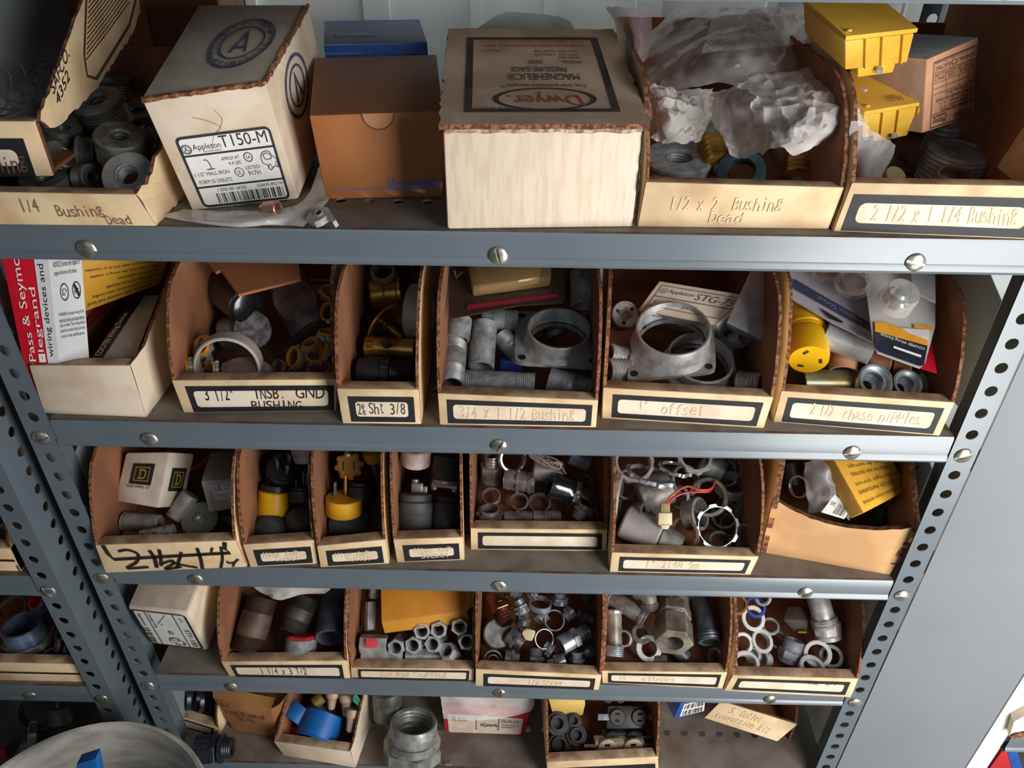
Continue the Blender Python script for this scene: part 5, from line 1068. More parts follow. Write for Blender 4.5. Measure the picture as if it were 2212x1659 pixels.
# ================================================================== contents of shelf D
k = 'D'; zd = SHELF[k]
YA = lambda X, Y: (180 + X / 3.253, 940 + Y / 3.253)
root, F, top, side, dv = box_on('small_carton', 'white carton with a black square emblem, tipped on the capacitors', 'box', k, [(271, 977), (367, 976), (341, 1098), (246, 1082)], .045, .052, [mat('cream white board', (228, 214, 198), .6, 0, rgb2=(206, 188, 168), scale=30)] * 3, .72, .003)
def square_emblem(root, Q, u0, v0, u1, v1, name=True):
    pr = Print(Q, .0007); pr.rect(u0, v0, u1, v1); 
    if name: pr.text('SQUARE D', u0 - .04, v1 + .015, u1 - .02, v1 + .075)
    pr.done(root, 'black_emblem', INK); pr = Print(Q, .0011); w_, h_ = u1 - u0, v1 - v0
    pr.frame(u0 + .16 * w_, v0 + .16 * h_, u1 - .16 * w_, v1 - .16 * h_, .018)
    pr.stroke([(u0 + .34 * w_, v0 + .30 * h_), (u0 + .56 * w_, v0 + .30 * h_), (u0 + .66 * w_, v0 + .38 * h_), (u0 + .66 * w_, v0 + .62 * h_), (u0 + .56 * w_, v0 + .70 * h_), (u0 + .34 * w_, v0 + .70 * h_)], .03); pr.stroke([(u0 + .42 * w_, v0 + .30 * h_), (u0 + .42 * w_, v0 + .70 * h_)], .03)
    pr.done(root, 'gold_emblem', mat('ochre print', (186, 146, 50), .5))
square_emblem(root, F, .25, .22, .74, .62); square_emblem(root, side, .22, .28, .78, .70, False)
u_, d_ = F[1] - F[0], F[3] - F[0]; bot = [F[3], F[2], F[2] + dv * .03, F[3] + dv * .03]
root, F, top, side, dv = box_on('small_carton', 'pale carton with a small red marked label against the corrugated wall', 'box', k, [(434, 1040), (506, 1034), (509, 1098), (452, 1107)], .028, .085, [mat('pinkish white board', (210, 186, 172), .7), GREYBOARD, GREYBOARD], .28)
pr = Print(F, .0006); pr.rect(.26, .12, 1, .66); pr.done(root, 'paper_label', PAPER); pr = Print(F, .001); pr.text('UL', .36, .18, .60, .34); pr.done(root, 'red_mark', REDINK); pr = Print(F, .001); pr.text('WIRING', .66, .17, .97, .22); pr.text('NO. 670', .66, .26, .97, .33); pr.text('COUPLER BUSHING', .36, .46, .97, .50); pr.text('EA. MADE', .42, .54, .94, .58); pr.frame(.28, .14, .99, .64, .01); pr.done(root, 'lettering', GREYINK)
CAPM = mat('matte aluminium can', (176, 172, 168), .5, .45, rgb2=(146, 142, 138), scale=60)
can('capacitor', 'grey can capacitor lying level beneath the square emblem carton', 'capacitor', k, (*YA(540, 625), .020), (*YA(285, 605), .022), 40, CAPM, 'can capacitors', .1, CAPM, ZINC)
can('capacitor', 'grey can capacitor leaning beside the emblem carton with a reddish base', 'capacitor', k, (*YA(755, 415), .038), (*YA(640, 580), .018), 40, CAPM, 'can capacitors', .1, mat('red brown base', (140, 84, 70), .6))
can('capacitor', 'speckled capacitor lying nearest the bin front, terminal bright', 'capacitor', k, (*YA(405, 722), .030), (*YA(635, 680), .032), 34, mat('speckled can', (168, 168, 156), .5, .3, rgb2=(110, 112, 100), scale=200), 'can capacitors', .08, CAPM, CHROME)
r_, r0 = seat('disc_washer', 'big grey green washer with a bolt head in its centre', 'washer', k, *YA(820, 592), .020, (.0, -.42, .9), 80)
lathe_part(r_, 'disc', [(r0 * .97, -.0014), (r0, 0), (r0 * .97, .0016), (.001, .002)], mat('green grey zinc', (150, 154, 140), .45, .4, vary=.15), False, 40); hexring(r_, 'bolt_head', r0 * .30, .0005, .002, .005, CAPM); shaft(r_, 'bolt_tip', r0 * .1, .005, .0058, PAPER, .2, 12)
r_, r0 = seat('disc_washer', 'second dark washer lying under the big grey green one', 'washer', k, *YA(930, 690), .008, (.1, -.2, 1), 96); annulus(r_, 'ring_body', r0, r0 * .72, -.001, .001, mat('green grey zinc', (150, 154, 140)), .02)
box8('wall_plate', 'tan plastic block lying in the front corner beside the speckled capacitor', 'block', k, [(*YA(270, 690), .016), (*YA(385, 690), .016), (*YA(370, 760), .004), (*YA(240, 760), .004)], [(*YA(290, 660), .016), (*YA(390, 660), .016), (*YA(390, 700), .002), (*YA(280, 700), .002)], [mat('tan plastic', (190, 168, 146), .6)] * 3, .002, None, 'block_body')
r_ = thing('red_cable', 'dark red cable running across the back of the marker scrawled bin', 'cable', at(414, 1014, zd + .06)); wire(r_, 'cable_run', [at(*YA(640, 262), zd + .034), at(*YA(740, 245), zd + .036), at(*YA(800, 222), zd + .038), at(*YA(870, 170), zd + .042)], .0028, mat('dark red rubber', (150, 26, 34), .45))
# plugs
def blades(root, r, z, m=DULL, n=2, L=.016, pin=True):
    for s in ((-.38, .38) if n == 2 else (0,)): block(root, 'blade', (s * r, .1 * r, z + L / 2), (.0016, .0062, L), m, .0003)
    if pin: lathe_part(root, 'ground_pin', [(.0022, z), (.0022, z + L), (.001, z + L + .001)], m, False, 12, Matrix.Translation((0, -.5 * r, 0)))
def plug(label, key, a, b, d, m, dark=None, group='cord plugs', clampm=None, bl=True):
    root, r, L = span('cord_plug', label, 'plug', key, a, b, d, group); z = L / 2
    lathe_part(root, 'plug_body', [(r * .7, -z), (r * .96, -z * .9), (r, -z * .5), (r, z * .55), (r * .92, z * .62)], m, False, 36); shaft(root, 'prong_cap', r * .9, z * .6, z, dark or m, .06)
    if bl: blades(root, r, z, DULL)
    if clampm: block(root, 'cord_clamp', (0, 0, -z - .003), (r * 1.3, r * .5, .005), clampm, .001)
    return root
p_ = plug('yellow cord plug standing upright with dark prongs at the back', k, (*YA(1325, 590), .014), (*YA(1350, 340), .050), 68, YELLOW, BLACKPL)
r0 = .0018; o = lathe_part(p_, 'body_screw', [(.0028, 0), (.0028, .0012), (.001, .0016)], CHROME, False, 14); o.matrix_parent_inverse = Matrix.Identity(4); o.matrix_world = Matrix.Translation(on_plane(*YA(1288, 542), p_.location + V((0, -.0125, 0)), (0, 1, 0))) @ axis_rot(CAMDIR).to_4x4()
def dome(label, x, y, h, d, m=BAKE):
    r_, r0 = seat('cord_plug', label, 'plug', k, *YA(x, y), h, (.05, -.3, 1), d, 'cord plugs'); lathe_part(r_, 'domed_shell', [(r0, -r0 * .6)] + [(r0 * math.cos(t), r0 * .8 * math.sin(t)) for t in [i * math.pi / 18 for i in range(9)]] + [(.0008, r0 * .8)], m, False, 32); annulus(r_, 'rim_band', r0 * 1.02, r0 * .9, -r0 * .62, -r0 * .4, m, .05)
dome('black domed plug back in front of the upright yellow plug', 1305, 665, .014, 80); dome('black domed plug back against the bin divider, near the yellow plug', 1530, 600, .022, 66)
plug('black cord plug with tall flat prongs in the shaded rear of the narrow bin', k, (*YA(1395, 300), .045), (*YA(1405, 215), .075), 70, BLACKPL)
plug('black cord plug lying behind the domed ones, prongs up', k, (*YA(1545, 470), .03), (*YA(1540, 360), .045), 62, BLACKPL)
can('plug_housing', 'milky white plastic housing poking out from under the shelf lip', 'housing', k, (*YA(1555, 60), .085), (*YA(1555, 190), .066), 56, WHITEPL)
r_, r0 = seat('plug_contact', 'bright little brass contact beside the white housing', 'contact', k, *YA(1560, 265), .05, (0, 0, 1), 12); block(r_, 'contact_blade', (0, 0, 0), (.0015, .006, .012), CHROME, .0002)
r_, r0 = seat('cord_plug', 'yellow cord plug in the second narrow bin, long brass ground pin upward', 'plug', k, *YA(1832, 490), .036, (.05, .35, 1), 80, 'cord plugs')
lathe_part(r_, 'plug_body', [(r0 * .96, -.010), (r0, -.008), (r0, .009), (r0 * .96, .010)], mat('mustard yellow plastic', (236, 176, 40), .45), False, 36); lathe_part(r_, 'ground_pin', [(.0022, .010), (.0022, .034), (.001, .036)], BRASS, False, 14, Matrix.Translation((0, -.2 * r0, 0))); block(r_, 'blade', (r0 * .5, 0, .018), (.0014, .006, .018), DULL, .0002)
for s in (-1, 0, 1): lathe_part(r_, 'cord_clamp', [(.0048, -.0165), (.0052, -.014), (.0048, -.0115)], CHROME, False, 16, Matrix.Translation((s * .008, -r0 * .55, 0)))
r_, r0 = seat('knob_plug', 'scalloped ochre plug top with two slots behind the pinned yellow plug', 'plug', k, *YA(1870, 215), .062, (.05, -.75, .6), 64)
lathe_part(r_, 'scalloped_body', [(r0 * .82, -.010, 8, .18), (r0 * .82, .004, 8, .18), (r0 * .7, .006)], mat('ochre plastic', (190, 138, 40), .5), False, 64)
for s in (-1, 1): block(r_, 'slot', (s * r0 * .35, 0, .0063), (.0016, .010, .0008), BLACKPL, .0002)
lathe_part(r_, 'centre_screw', [(.0026, .006), (.0026, .0076), (.001, .008)], CHROME, False, 14, Matrix.Translation((0, r0 * .75, 0)))
box8('plug_block', 'dark grey ribbed plug block under the pinned yellow plug', 'plug', k, [(*YA(1720, 615), .022), (*YA(2010, 545), .022), (*YA(2005, 720), .006), (*YA(1720, 720), .006)], [(*YA(1725, 560), .024), (*YA(2010, 500), .024), (*YA(2010, 560), .01), (*YA(1725, 590), .01)], [mat('ribbed dark rubber', (70, 72, 72), .7, 0, rgb2=(50, 52, 52), scale=90, stretch=(12, 1, 1))] * 3, .003, None, 'block_body')
plug('black cord plug behind the pinned yellow one, against the corrugated divider', k, (*YA(1950, 480), .03), (*YA(1960, 330), .05), 64, BLACKPL, None, 'cord plugs', None, False)
plug('small ochre plug with thin prongs in the rear corner of the second narrow bin', k, (*YA(2030, 110), .075), (*YA(2050, 180), .062), 44, mat('ochre plastic', (190, 138, 40)))
ZB = lambda X, Y: (820 + X / 4.254, 940 + Y / 4.254)
def claw(root, z, r, m=mat('stamped zinc', (178, 172, 168), .4, .6)):
    inv = root.matrix_world.inverted()
p_ = plug('dark grey rubber plug standing with a pale clamp on its top', k, (*ZB(320, 880), .010), (*ZB(330, 530), .046), 80, BAKE, None, 'rubber plugs', None, False)
r0 = 40 * mpp(p_.location); zt = .5 * (at(*ZB(330, 530), zd + .046) - at(*ZB(320, 880), zd + .010)).length
SZ = mat('stamped zinc', (178, 172, 168), .4, .6)
block(p_, 'cord_clamp', (-.002, 0, zt + .006), (.014, .008, .012), SZ, .002); block(p_, 'clamp_arm', (-.011, 0, zt + .004), (.006, .006, .009), SZ, .0015); lathe_part(p_, 'clamp_screw', [(.0045, 0), (.0045, .003), (.002, .004)], SZ, False, 16, Matrix.Translation((.001, -.004, zt + .012)))
annulus(p_, 'moulded_seam', r0 * 1.02, r0 * .9, -.002, .0005, BAKE, .02)
plug('black rubber plug lying beside the dark grey one', k, (*ZB(620, 870), .012), (*ZB(640, 560), .040), 70, mat('black rubber', (48, 46, 46), .6), None, 'rubber plugs', None, False)
r_, r0, L = span('cord_connector', 'black cord connector pointing down with a stamped metal clamp face', 'connector', k, (*ZB(640, 190), .082), (*ZB(612, 450), .056), 68)
shaft(r_, 'rubber_body', r0, -L / 2, L * .35, mat('black rubber', (48, 46, 46)), .08); annulus(r_, 'metal_collar', r0 * .94, r0 * .5, L * .34, L * .5, SZ, .05); block(r_, 'clamp_bar', (0, .35 * r0, L * .55), (r0 * 1.7, r0 * .5, .005), SZ, .0015)
for s in (-1, 1): lathe_part(r_, 'clamp_screw', [(.0036, L * .56), (.0036, L * .56 + .003), (.001, L * .56 + .004)], SZ, False, 14, Matrix.Translation((s * r0 * .65, .35 * r0, .002)))
can('plug_housing', 'dirty white cylinder at the back of the rubber plug bin', 'housing', k, (*ZB(340, 120), .090), (*ZB(336, 270), .070), 64, mat('dirty white plastic', (206, 186, 176), .55, 0, rgb2=(170, 150, 140), scale=60))
# connectors bin
ZE = lambda X, Y: (860 + X / 4.809, 930 + Y / 4.809)
NK = mat('grey nickel', (178, 170, 166), .32, .5, rgb2=(136, 126, 122), scale=70)
connector('dull connector standing mouth up in the rear corner by the rope', k, (*ZE(965, 520), .012), (*ZE(970, 250), .052), 50, NK, None, 'conduit connectors', .35, .25, .62, None, None, 6, 4)
connector('bright connector lying sideways with a locknut on its end', k, (*ZE(1430, 540), .030), (*ZE(1110, 500), .030), 54, NK, CHROME, 'conduit connectors', .12, .12, .9, True, None, 8, 3)
connector('large blue glinting chrome connector lying aslant above the others', k, (*ZE(1960, 680), .030), (*ZE(1570, 560), .046), 62, mat('dark chrome', (150, 156, 164), .15, .95, vary=.2), CHROME, 'conduit connectors', .25, .14, .95, None, None, 8, 2)
connector('stub connector standing with lugged nut by the front lip, leftmost of its row', k, (*ZE(950, 960), .006), (*ZE(950, 810), .026), 54, NK, ZINC, 'conduit connectors', .2, .2, .8, True)
connector('fine threaded connector along the front lip, middle of its row', k, (*ZE(1100, 905), .012), (*ZE(1395, 905), .012), 32, NK, CHROME, 'conduit connectors', .42, .14, .9, None, None, 8, 8)
connector('darker fine threaded connector along the front lip beside the middle one', k, (*ZE(1400, 900), .012), (*ZE(1690, 900), .012), 34, NK, DULL, 'conduit connectors', .38, .14, .9, None, None, 8, 8)
connector('connector with yellowed insulation in its mouth, facing forward near the wall', k, (*ZE(1965, 760), .036), (*ZE(1890, 900), .020), 46, NK, None, 'conduit connectors', .3, .25, .82, None, mat('yellowed insulation', (190, 156, 30), .5))
for lab, x, y, h, ax, d, m in [('thin ring lying open on the brown floor, nearest the standing connector', 965, 690, .014, (0, -.35, .94), 42, NK), ('thin ring lying open on the brown floor beside the finely threaded connector', 1255, 745, .012, (0, -.35, .94), 42, NK), ('larger shiny ring half under the blue glinting connector', 1470, 760, .010, (0, -.3, .95), 50, NK), ('thin ring leaning by the wall behind the blue glinting connector', 1930, 550, .030, (-.2, -.5, .8), 38, NK), ('dark rim at the rear behind the rope', 1185, 290, .05, (.3, -.7, .5), 62, ZINC)]:
    ring('retaining_ring', lab, 'ring', k, *ZE(x, y), h, ax, d, .55, .2, m, 'loose rings')
locknut('lugged locknut on edge in the front corner of the connector bin', k, *ZE(2045, 880), .012, (-1, -.15, .1), 40, NK)
can('clear_sleeve', 'translucent grey sleeve in the rear corner of the connector bin', 'sleeve', k, (*ZE(1790, 250), .07), (*ZE(1990, 330), .062), 42, mat('smoky plastic', (120, 122, 134), .3, 0, vary=.2))
can('conduit_stub', 'dull grey stub lying under the coiled cord', 'stub', k, (*ZE(1400, 390), .05), (*ZE(1700, 440), .045), 52, NK, None, .1, NK)
r_ = thing('cord_hank', 'small hank of grey cotton cord on top of the connectors', 'cord', at(1180, 990, zd + .075))
for j in range(7):
    c = V(at(*ZE(1520, 300), zd + .074 + .002 * (j % 3))); rx, ry = (.020 - .0012 * j), (.012 - .0006 * j); tl_ = .5 + .08 * j
    wire(r_, 'cord_loop', [c + V((rx * math.cos(a) * .8 + .012 * math.sin(a), -ry * math.sin(a) - .3 * rx * math.cos(a), .004 * math.sin(2 * a + j))) for a in [2 * math.pi * i / 16 for i in range(17)]], .0011, ROPE, 3)
wire(r_, 'cord_tail', [at(*ZE(1600, 290), zd + .074), at(*ZE(1680, 350), zd + .068), at(*ZE(1740, 450), zd + .056)], .0011, ROPE, 6)
# grey bushing bin
Z8 = lambda X, Y: (1300 + X / 6.144, 970 + Y / 6.144)
PG = mat('putty grey plastic', (172, 166, 164), .5, 0, rgb2=(154, 146, 144), scale=40)
for lab, x, y, h, ax, d, w in [('grey ribbed plastic bushing on edge against the corrugated wall', 182, 655, .040, (1, -.25, .05), 104, .42), ('grey ribbed plastic bushing standing at the rear, mouth forward', 420, 190, .070, (.05, -.55, .8), 84, .5), ('pale grey ribbed bushing lying level with a wire lead behind it', 1710, 490, .052, (.03, -.15, 1), 66, .75), ('pale grey ribbed bushing leaning by the brown wall at the front', 1910, 1170, .022, (-.85, -.35, .3), 58, .6)]:
    r_, r0 = ring('plastic_bushing', lab, 'bushing', k, *Z8(x, y), h, ax, d, w, .16, PG, 'grey plastic bushings'); annulus(r_, 'rib_band', r0 * 1.02, r0 * .95, -r0 * w * .4, r0 * w * .4, PG, .01, 0, (12, .035), 96)
locknut('big bright zinc locknut standing open towards the viewer', k, *Z8(1530, 1030), .034, (.08, -.72, .66), 96, ZINC, 'locknuts', .2, .14)
locknut('zinc locknut seen edge on above the thick threaded coupling', k, *Z8(640, 350), .066, (.25, .35, 1), 108, ZINC, 'locknuts', .16, .18); locknut('zinc locknut seen edge on, higher and brighter than its neighbour', k, *Z8(980, 262), .075, (.2, .3, 1), 74, CHROME, 'locknuts', .2, .18)
locknut('zinc locknut edge on in the dark rear beside the brown wall', k, *Z8(1800, 230), .07, (-1, -.2, .0), 40, ZINC)
can('conduit_coupling', 'thick brown grey coupling lying aslant under the edge on locknuts', 'coupling', k, (*Z8(480, 640), .04), (*Z8(900, 500), .048), 74, DULL)
r_, r0, L = span('threaded_coupling', 'dark threaded coupling slanting down behind the cream connector', 'coupling', k, (*Z8(880, 470), .05), (*Z8(640, 800), .026), 62); annulus(r_, 'coupling_wall', r0, r0 * .8, -L / 2, L / 2, BLACKIRON, .03, 9); annulus(r_, 'end_collar', r0 * 1.05, r0 * .8, -L / 2, -L / 2 + .006, DULL, .05)
r_, r0, L = span('service_elbow', 'large grey cast conduit fitting lying across the front with an open flange', 'fitting', k, (*Z8(280, 950), .028), (*Z8(760, 1180), .020), 74)
shaft(r_, 'cast_body', r0, -L / 2, L / 2, PG, .12, 36); shaft(r_, 'tapered_neck', r0 * .92, L / 2, L / 2 + .026, DULL, .1, 36, r0 * .75)
root2 = r_; Q = [at(*Z8(330, 1025), zd + .026), at(*Z8(700, 1270), zd + .014), at(*Z8(560, 1275), zd + .010), at(*Z8(240, 1140), zd + .018)]
fr = bmesh.new(); fr = slab_bm(Q, (0, -.002, .003), fr); finish(fr, 'flange_plate', PG, r_, 0, True)
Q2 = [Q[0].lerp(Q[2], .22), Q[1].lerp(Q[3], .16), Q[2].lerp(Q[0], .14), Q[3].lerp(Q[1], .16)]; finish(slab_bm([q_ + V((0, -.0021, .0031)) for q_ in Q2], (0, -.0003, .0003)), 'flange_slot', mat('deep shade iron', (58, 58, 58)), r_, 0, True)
ring('pipe_ring', 'rusty threaded ring beside the cast fitting, under the big zinc locknut', 'ring', k, *Z8(1090, 1120), .022, (-.6, -.5, .5), 74, .5, .2, RUSTY, None, None, 4)
ring('pipe_ring', 'dark threaded ring inside the opening of the big zinc locknut', 'ring', k, *Z8(1560, 1240), .010, (.1, -.4, .9), 52, .5, .25, BLACKIRON, None, None, 4)
ring('pipe_ring', 'dull coupling ring showing behind the big zinc locknut', 'ring', k, *Z8(1230, 860), .034, (.7, -.4, .5), 72, .9, .2, DULL, None, None, 0)
r_, r0 = seat('hex_bushing', 'dull hexagonal bushing between level grey bushing and zinc locknut', 'bushing', k, *Z8(1780, 720), .034, (-.75, -.5, .4), 64); hexring(r_, 'hex_collar', r0, r0 * .7, -.006, .006, DULL); annulus(r_, 'threaded_end', r0 * .8, r0 * .7, .006, .016, DULL, .03, 4)
ring('retaining_ring', 'pale lugged ring half under the shelf lip at the rear', 'ring', k, *Z8(1240, 120), .085, (0, -.4, .9), 70, .3, .18, GREYPL, 'loose rings', (8, .1)); can('conduit_stub', 'dark stub pipe in the shaded rear of the grey bushing bin', 'stub', k, (*Z8(1300, 150), .07), (*Z8(1600, 320), .06), 60, BLACKIRON)
for lab, x, y, h, ax, d, w, m in [('dull coupling ring lying between thick coupling and rear bushing', 300, 470, .045, (.5, -.6, .5), 66, .6, DULL), ('brown tinted ring behind the red and yellow wires', 1100, 420, .055, (.3, -.6, .7), 70, .5, DULL), ('olive grey elbow end under the wires near level bushing', 1420, 640, .045, (-.4, -.6, .6), 84, .7, mat('olive zinc', (160, 154, 140), .4, .3, rgb2=(120, 112, 98), scale=60)), ('pale ring standing in the dark gap beside the cream connector', 1040, 640, .045, (-.8, -.4, .4), 50, .3, CAST), ('dark coupling low behind the cast fitting', 560, 900, .030, (.7, -.4, .5), 70, .8, BLACKIRON), ('grey ring deep in the bin near the brown wall', 1640, 330, .05, (-.3, -.6, .7), 60, .5, CAST), ('dull ring under the level pale bushing', 1640, 870, .022, (-.5, -.5, .6), 62, .5, DULL), ('grey collar on the bin floor beside the leaning bushing', 1750, 1010, .014, (-.3, -.4, .8), 60, .5, BLACKIRON)]:
    ring('pipe_ring', lab, 'ring', k, *Z8(x, y), h, ax, d, w, .18, m, 'assorted rings')
r_ = thing('wire_lead', 'red, yellow and orange wire lead ending in a cream connector', 'wire lead', at(*Z8(845, 890), zd + .058))
pa = [at(*Z8(850, 730), zd + .062), at(*Z8(930, 610), zd + .068), at(*Z8(1130, 500), zd + .072), at(*Z8(1300, 545), zd + .072), at(*Z8(1440, 530), zd + .070), at(*Z8(1490, 440), zd + .066), at(*Z8(1480, 395), zd + .062)]
pb = [at(*Z8(870, 735), zd + .062), at(*Z8(960, 640), zd + .067), at(*Z8(1130, 575), zd + .070), at(*Z8(1300, 570), zd + .070), at(*Z8(1430, 560), zd + .068), at(*Z8(1490, 470), zd + .064), at(*Z8(1490, 400), zd + .06)]
wire(r_, 'red_wire', pb, .0012, REDPL); wire(r_, 'yellow_wire', pa, .0009, YELLOW); wire(r_, 'orange_wire', [p + V((0, -.0008, .0013)) for p in pa], .0011, mat('orange wire', (196, 84, 40), .5))
def cbox(root, name, pts_h, m, dep):
    W = [at(*Z8(x, y), zd + h) for x, y, h in pts_h]; n = (W[1] - W[0]).cross(W[3] - W[0]).normalized(); n = n if n.dot(CAM_O - W[0]) < 0 else -n
    finish(hexa_bm(W, [p + n * dep for p in W], .0006), name, m, root, .6, True)
cbox(r_, 'connector_body', [(755, 850, .060), (935, 850, .060), (935, 1010, .048), (750, 1010, .048)], CREAM, .010); cbox(r_, 'connector_throat', [(785, 720, .063), (905, 720, .063), (905, 862, .058), (785, 862, .058)], mat('ivory nylon', (206, 190, 130), .5), .007); cbox(r_, 'latch_block', [(775, 1005, .049), (915, 1005, .049), (880, 1065, .045), (800, 1065, .045)], CREAM, .007)
# brown tray
ZG = lambda X, Y: (1290 + X / 2.731, 960 + Y / 2.731)
root, F, top, side, dv = box_on('small_carton', 'yellow carton with upside down print, leaning out of the brown cut-down tray', 'box', k, [(1788, 968), (1912, 962), (1961, 1058), (1866, 1108)], .085, .022, [YELLOWBOARD, YELLOWBOARD, mat('worn amber board', (196, 146, 60), .6)], 1.0)
pr = Print(F, .0007)
for i, tx in enumerate(['Ring or forked tongue terminals', 'ATTENTION: Avertissement', 'Eclairage etroit', 'Conforme aux normes', 'Paquet de serrage', 'Panel Power']): pr.text(tx, .08 + .02 * i, .84 - i * .14, .94, .92 - i * .14, True)
pr.done(root, 'small_print', mat('olive print', (120, 92, 24), .7))
e = [F[3], F[2], F[2] + dv * .03, F[3] + dv * .03]; pr = Print(e, .0008); pr.rect(.16, .10, .97, .9); pr.done(root, 'end_label', mat('grey label', (170, 164, 160), .6, 0, rgb2=(120, 114, 112), scale=260)); pr = Print(e, .0012); pr.frame(.72, .3, .86, .7, .1); pr.done(root, 'black_mark', INK)
r_ = thing('plastic_bag', 'clear bag of fittings with a white barcode sticker in the brown tray', 'bag', at(1790, 1070, zd + .06))
sheet(r_, 'bag_film', [[(1735, 1000, .10), (1780, 990, .11), (1810, 1000, .10)], [(1740, 1060, .075), (1790, 1050, .09), (1840, 1060, .075)], [(1745, 1110, .05), (1790, 1105, .066), (1835, 1125, .055)]], BAG, k, .005, 9, 9, 75)
can('wrapped_fitting', 'brown fitting wrapped inside the barcoded bag', 'fitting', k, (1790, 1010, .06), (1800, 1085, .05), 70, mat('tan plastic part', (150, 124, 100), .6))
Q = [at(*ZG(1395, 300), zd + .078), at(*ZG(1490, 385), zd + .070), at(*ZG(1450, 445), zd + .062), at(*ZG(1315, 405), zd + .066)]; pr = Print(Q, .004); pr.rect(0, 0, 1, 1); pr.done(r_, 'sticker', PAPER); pr = Print(Q, .0046); pr.bars(.45, .18, .92, .88, 12); pr.text('UPC', .1, .3, .35, .5); pr.done(r_, 'barcode', INK)
ring('retaining_ring', 'shiny ring standing between brown tray side and barcoded bag', 'ring', k, *ZG(1190, 250), .06, (-.8, -.45, .3), 50, .3, .16, CHROME, 'loose rings'); can('threaded_stub', 'greenish threaded stub at the front of the brown tray', 'stub', k, (*ZG(1740, 440), .03), (*ZG(1640, 420), .036), 40, TEAL)
r_ = thing('brass_wire', 'bent copper wire in the rear corner of the brown tray', 'wire', at(1970, 1010, zd + .1)); wire(r_, 'wire_run', [at(1938, 1018, zd + .095), at(1960, 1020, zd + .10), at(1982, 1010, zd + .105), at(1994, 998, zd + .11)], .0012, BRONZE)
can('conduit_stub', 'black stub standing in the dark rear of the brown tray', 'stub', k, (1705, 1000, .06), (1712, 1050, .04), 44, BLACKPL)

# ================================================================== contents of shelf E
k = 'E'; ze = SHELF[k]
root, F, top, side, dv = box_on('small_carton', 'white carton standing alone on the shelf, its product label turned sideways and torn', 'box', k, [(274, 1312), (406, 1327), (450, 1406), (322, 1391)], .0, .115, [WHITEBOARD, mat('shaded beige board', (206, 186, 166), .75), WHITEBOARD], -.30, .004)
pr = Print(F, .0006); pr.rect(.05, .02, .95, .95, .05); pr.done(root, 'product_label', PAPER)
pr = Print(F, .0010); pr.frame(.05, .02, .95, .95, .022, .02, .05); pr.rect(.26, .03, .275, .94); pr.rect(.72, .03, .735, .94); pr.text('STF-100', .79, .42, .88, .88, turn=-1); pr.text('Appleton', .11, .10, .19, .42, turn=-1); pr.bars(.08, .48, .19, .92, 22, False); pr.text('CONNECTOR', .30, .06, .35, .45, turn=-1); pr.text('50', .42, .28, .47, .36, turn=-1); pr.text('6', .50, .52, .56, .58, turn=-1); pr.ring(.53, .55, .045, .05, .15); fitting_sketch(pr, .42, .68, .68, .92, .01); pr.text('QTY', .80, .12, .85, .22, turn=-1); pr.done(root, 'lettering', INK)
pr = Print(F, .0016); pr.poly([(.36, .38), (.62, .06), (.66, .10), (.42, .34)]); pr.done(root, 'torn_strip', PAPER)
ZH = lambda X, Y: (240 + X / 4.096, 1240 + Y / 4.096)
BP = mat('brown oxide pipe', (110, 92, 78), .6, .3, rgb2=(84, 68, 58), scale=50, bump=.1)
nipple('long brown pipe nipple sloping down along the bin wall', k, (*ZH(1345, 215), .058), (*ZH(1190, 690), .020), 68, BP, .28, 'large pipe nipples', .84, 14)
nipple('dark grey pipe nipple behind the red topped one', k, (*ZH(1730, 210), .058), (*ZH(1590, 520), .036), 62, mat('dark oxide pipe', (98, 92, 88), .6, .3, rgb2=(74, 68, 64), scale=50), .35, 'large pipe nipples', .84, 14)
nipple('blue grey pipe nipple with a rusty threaded end open to the front', k, (*ZH(1990, 150), .050), (*ZH(1935, 570), .042), 62, mat('blue oxide pipe', (100, 104, 112), .55, .3, rgb2=(78, 80, 86), scale=50), .34, 'large pipe nipples', .84, 13)
r_, r0 = seat('pipe_plug', 'threaded plug with a red painted hexagonal top', 'plug', k, *ZH(1680, 640), .026, (.06, .62, .85), 70); lathe_part(r_, 'threaded_body', thread(r0 * .96, -.022, .012, 10, .06), GALV, False, 36); hexring(r_, 'red_hex_top', r0 * 1.02, .0006, .012, .017, mat('red paint', (176, 32, 44), .4)); 
r_ = thing('plastic_bag', 'clear plastic bag bunched at the rear of the large nipple bin', 'bag', at(640, 1262, ze + .1)); sheet(r_, 'bag_film', [[(545, 1262, .11), (600, 1258, .12), (660, 1258, .12), (715, 1262, .11)], [(560, 1276, .10), (605, 1282, .105), (655, 1276, .105), (710, 1274, .10)], [(575, 1288, .09), (605, 1296, .09), (650, 1284, .095), (700, 1282, .09)]], HAZY, k, .005, 7, 7, 80)
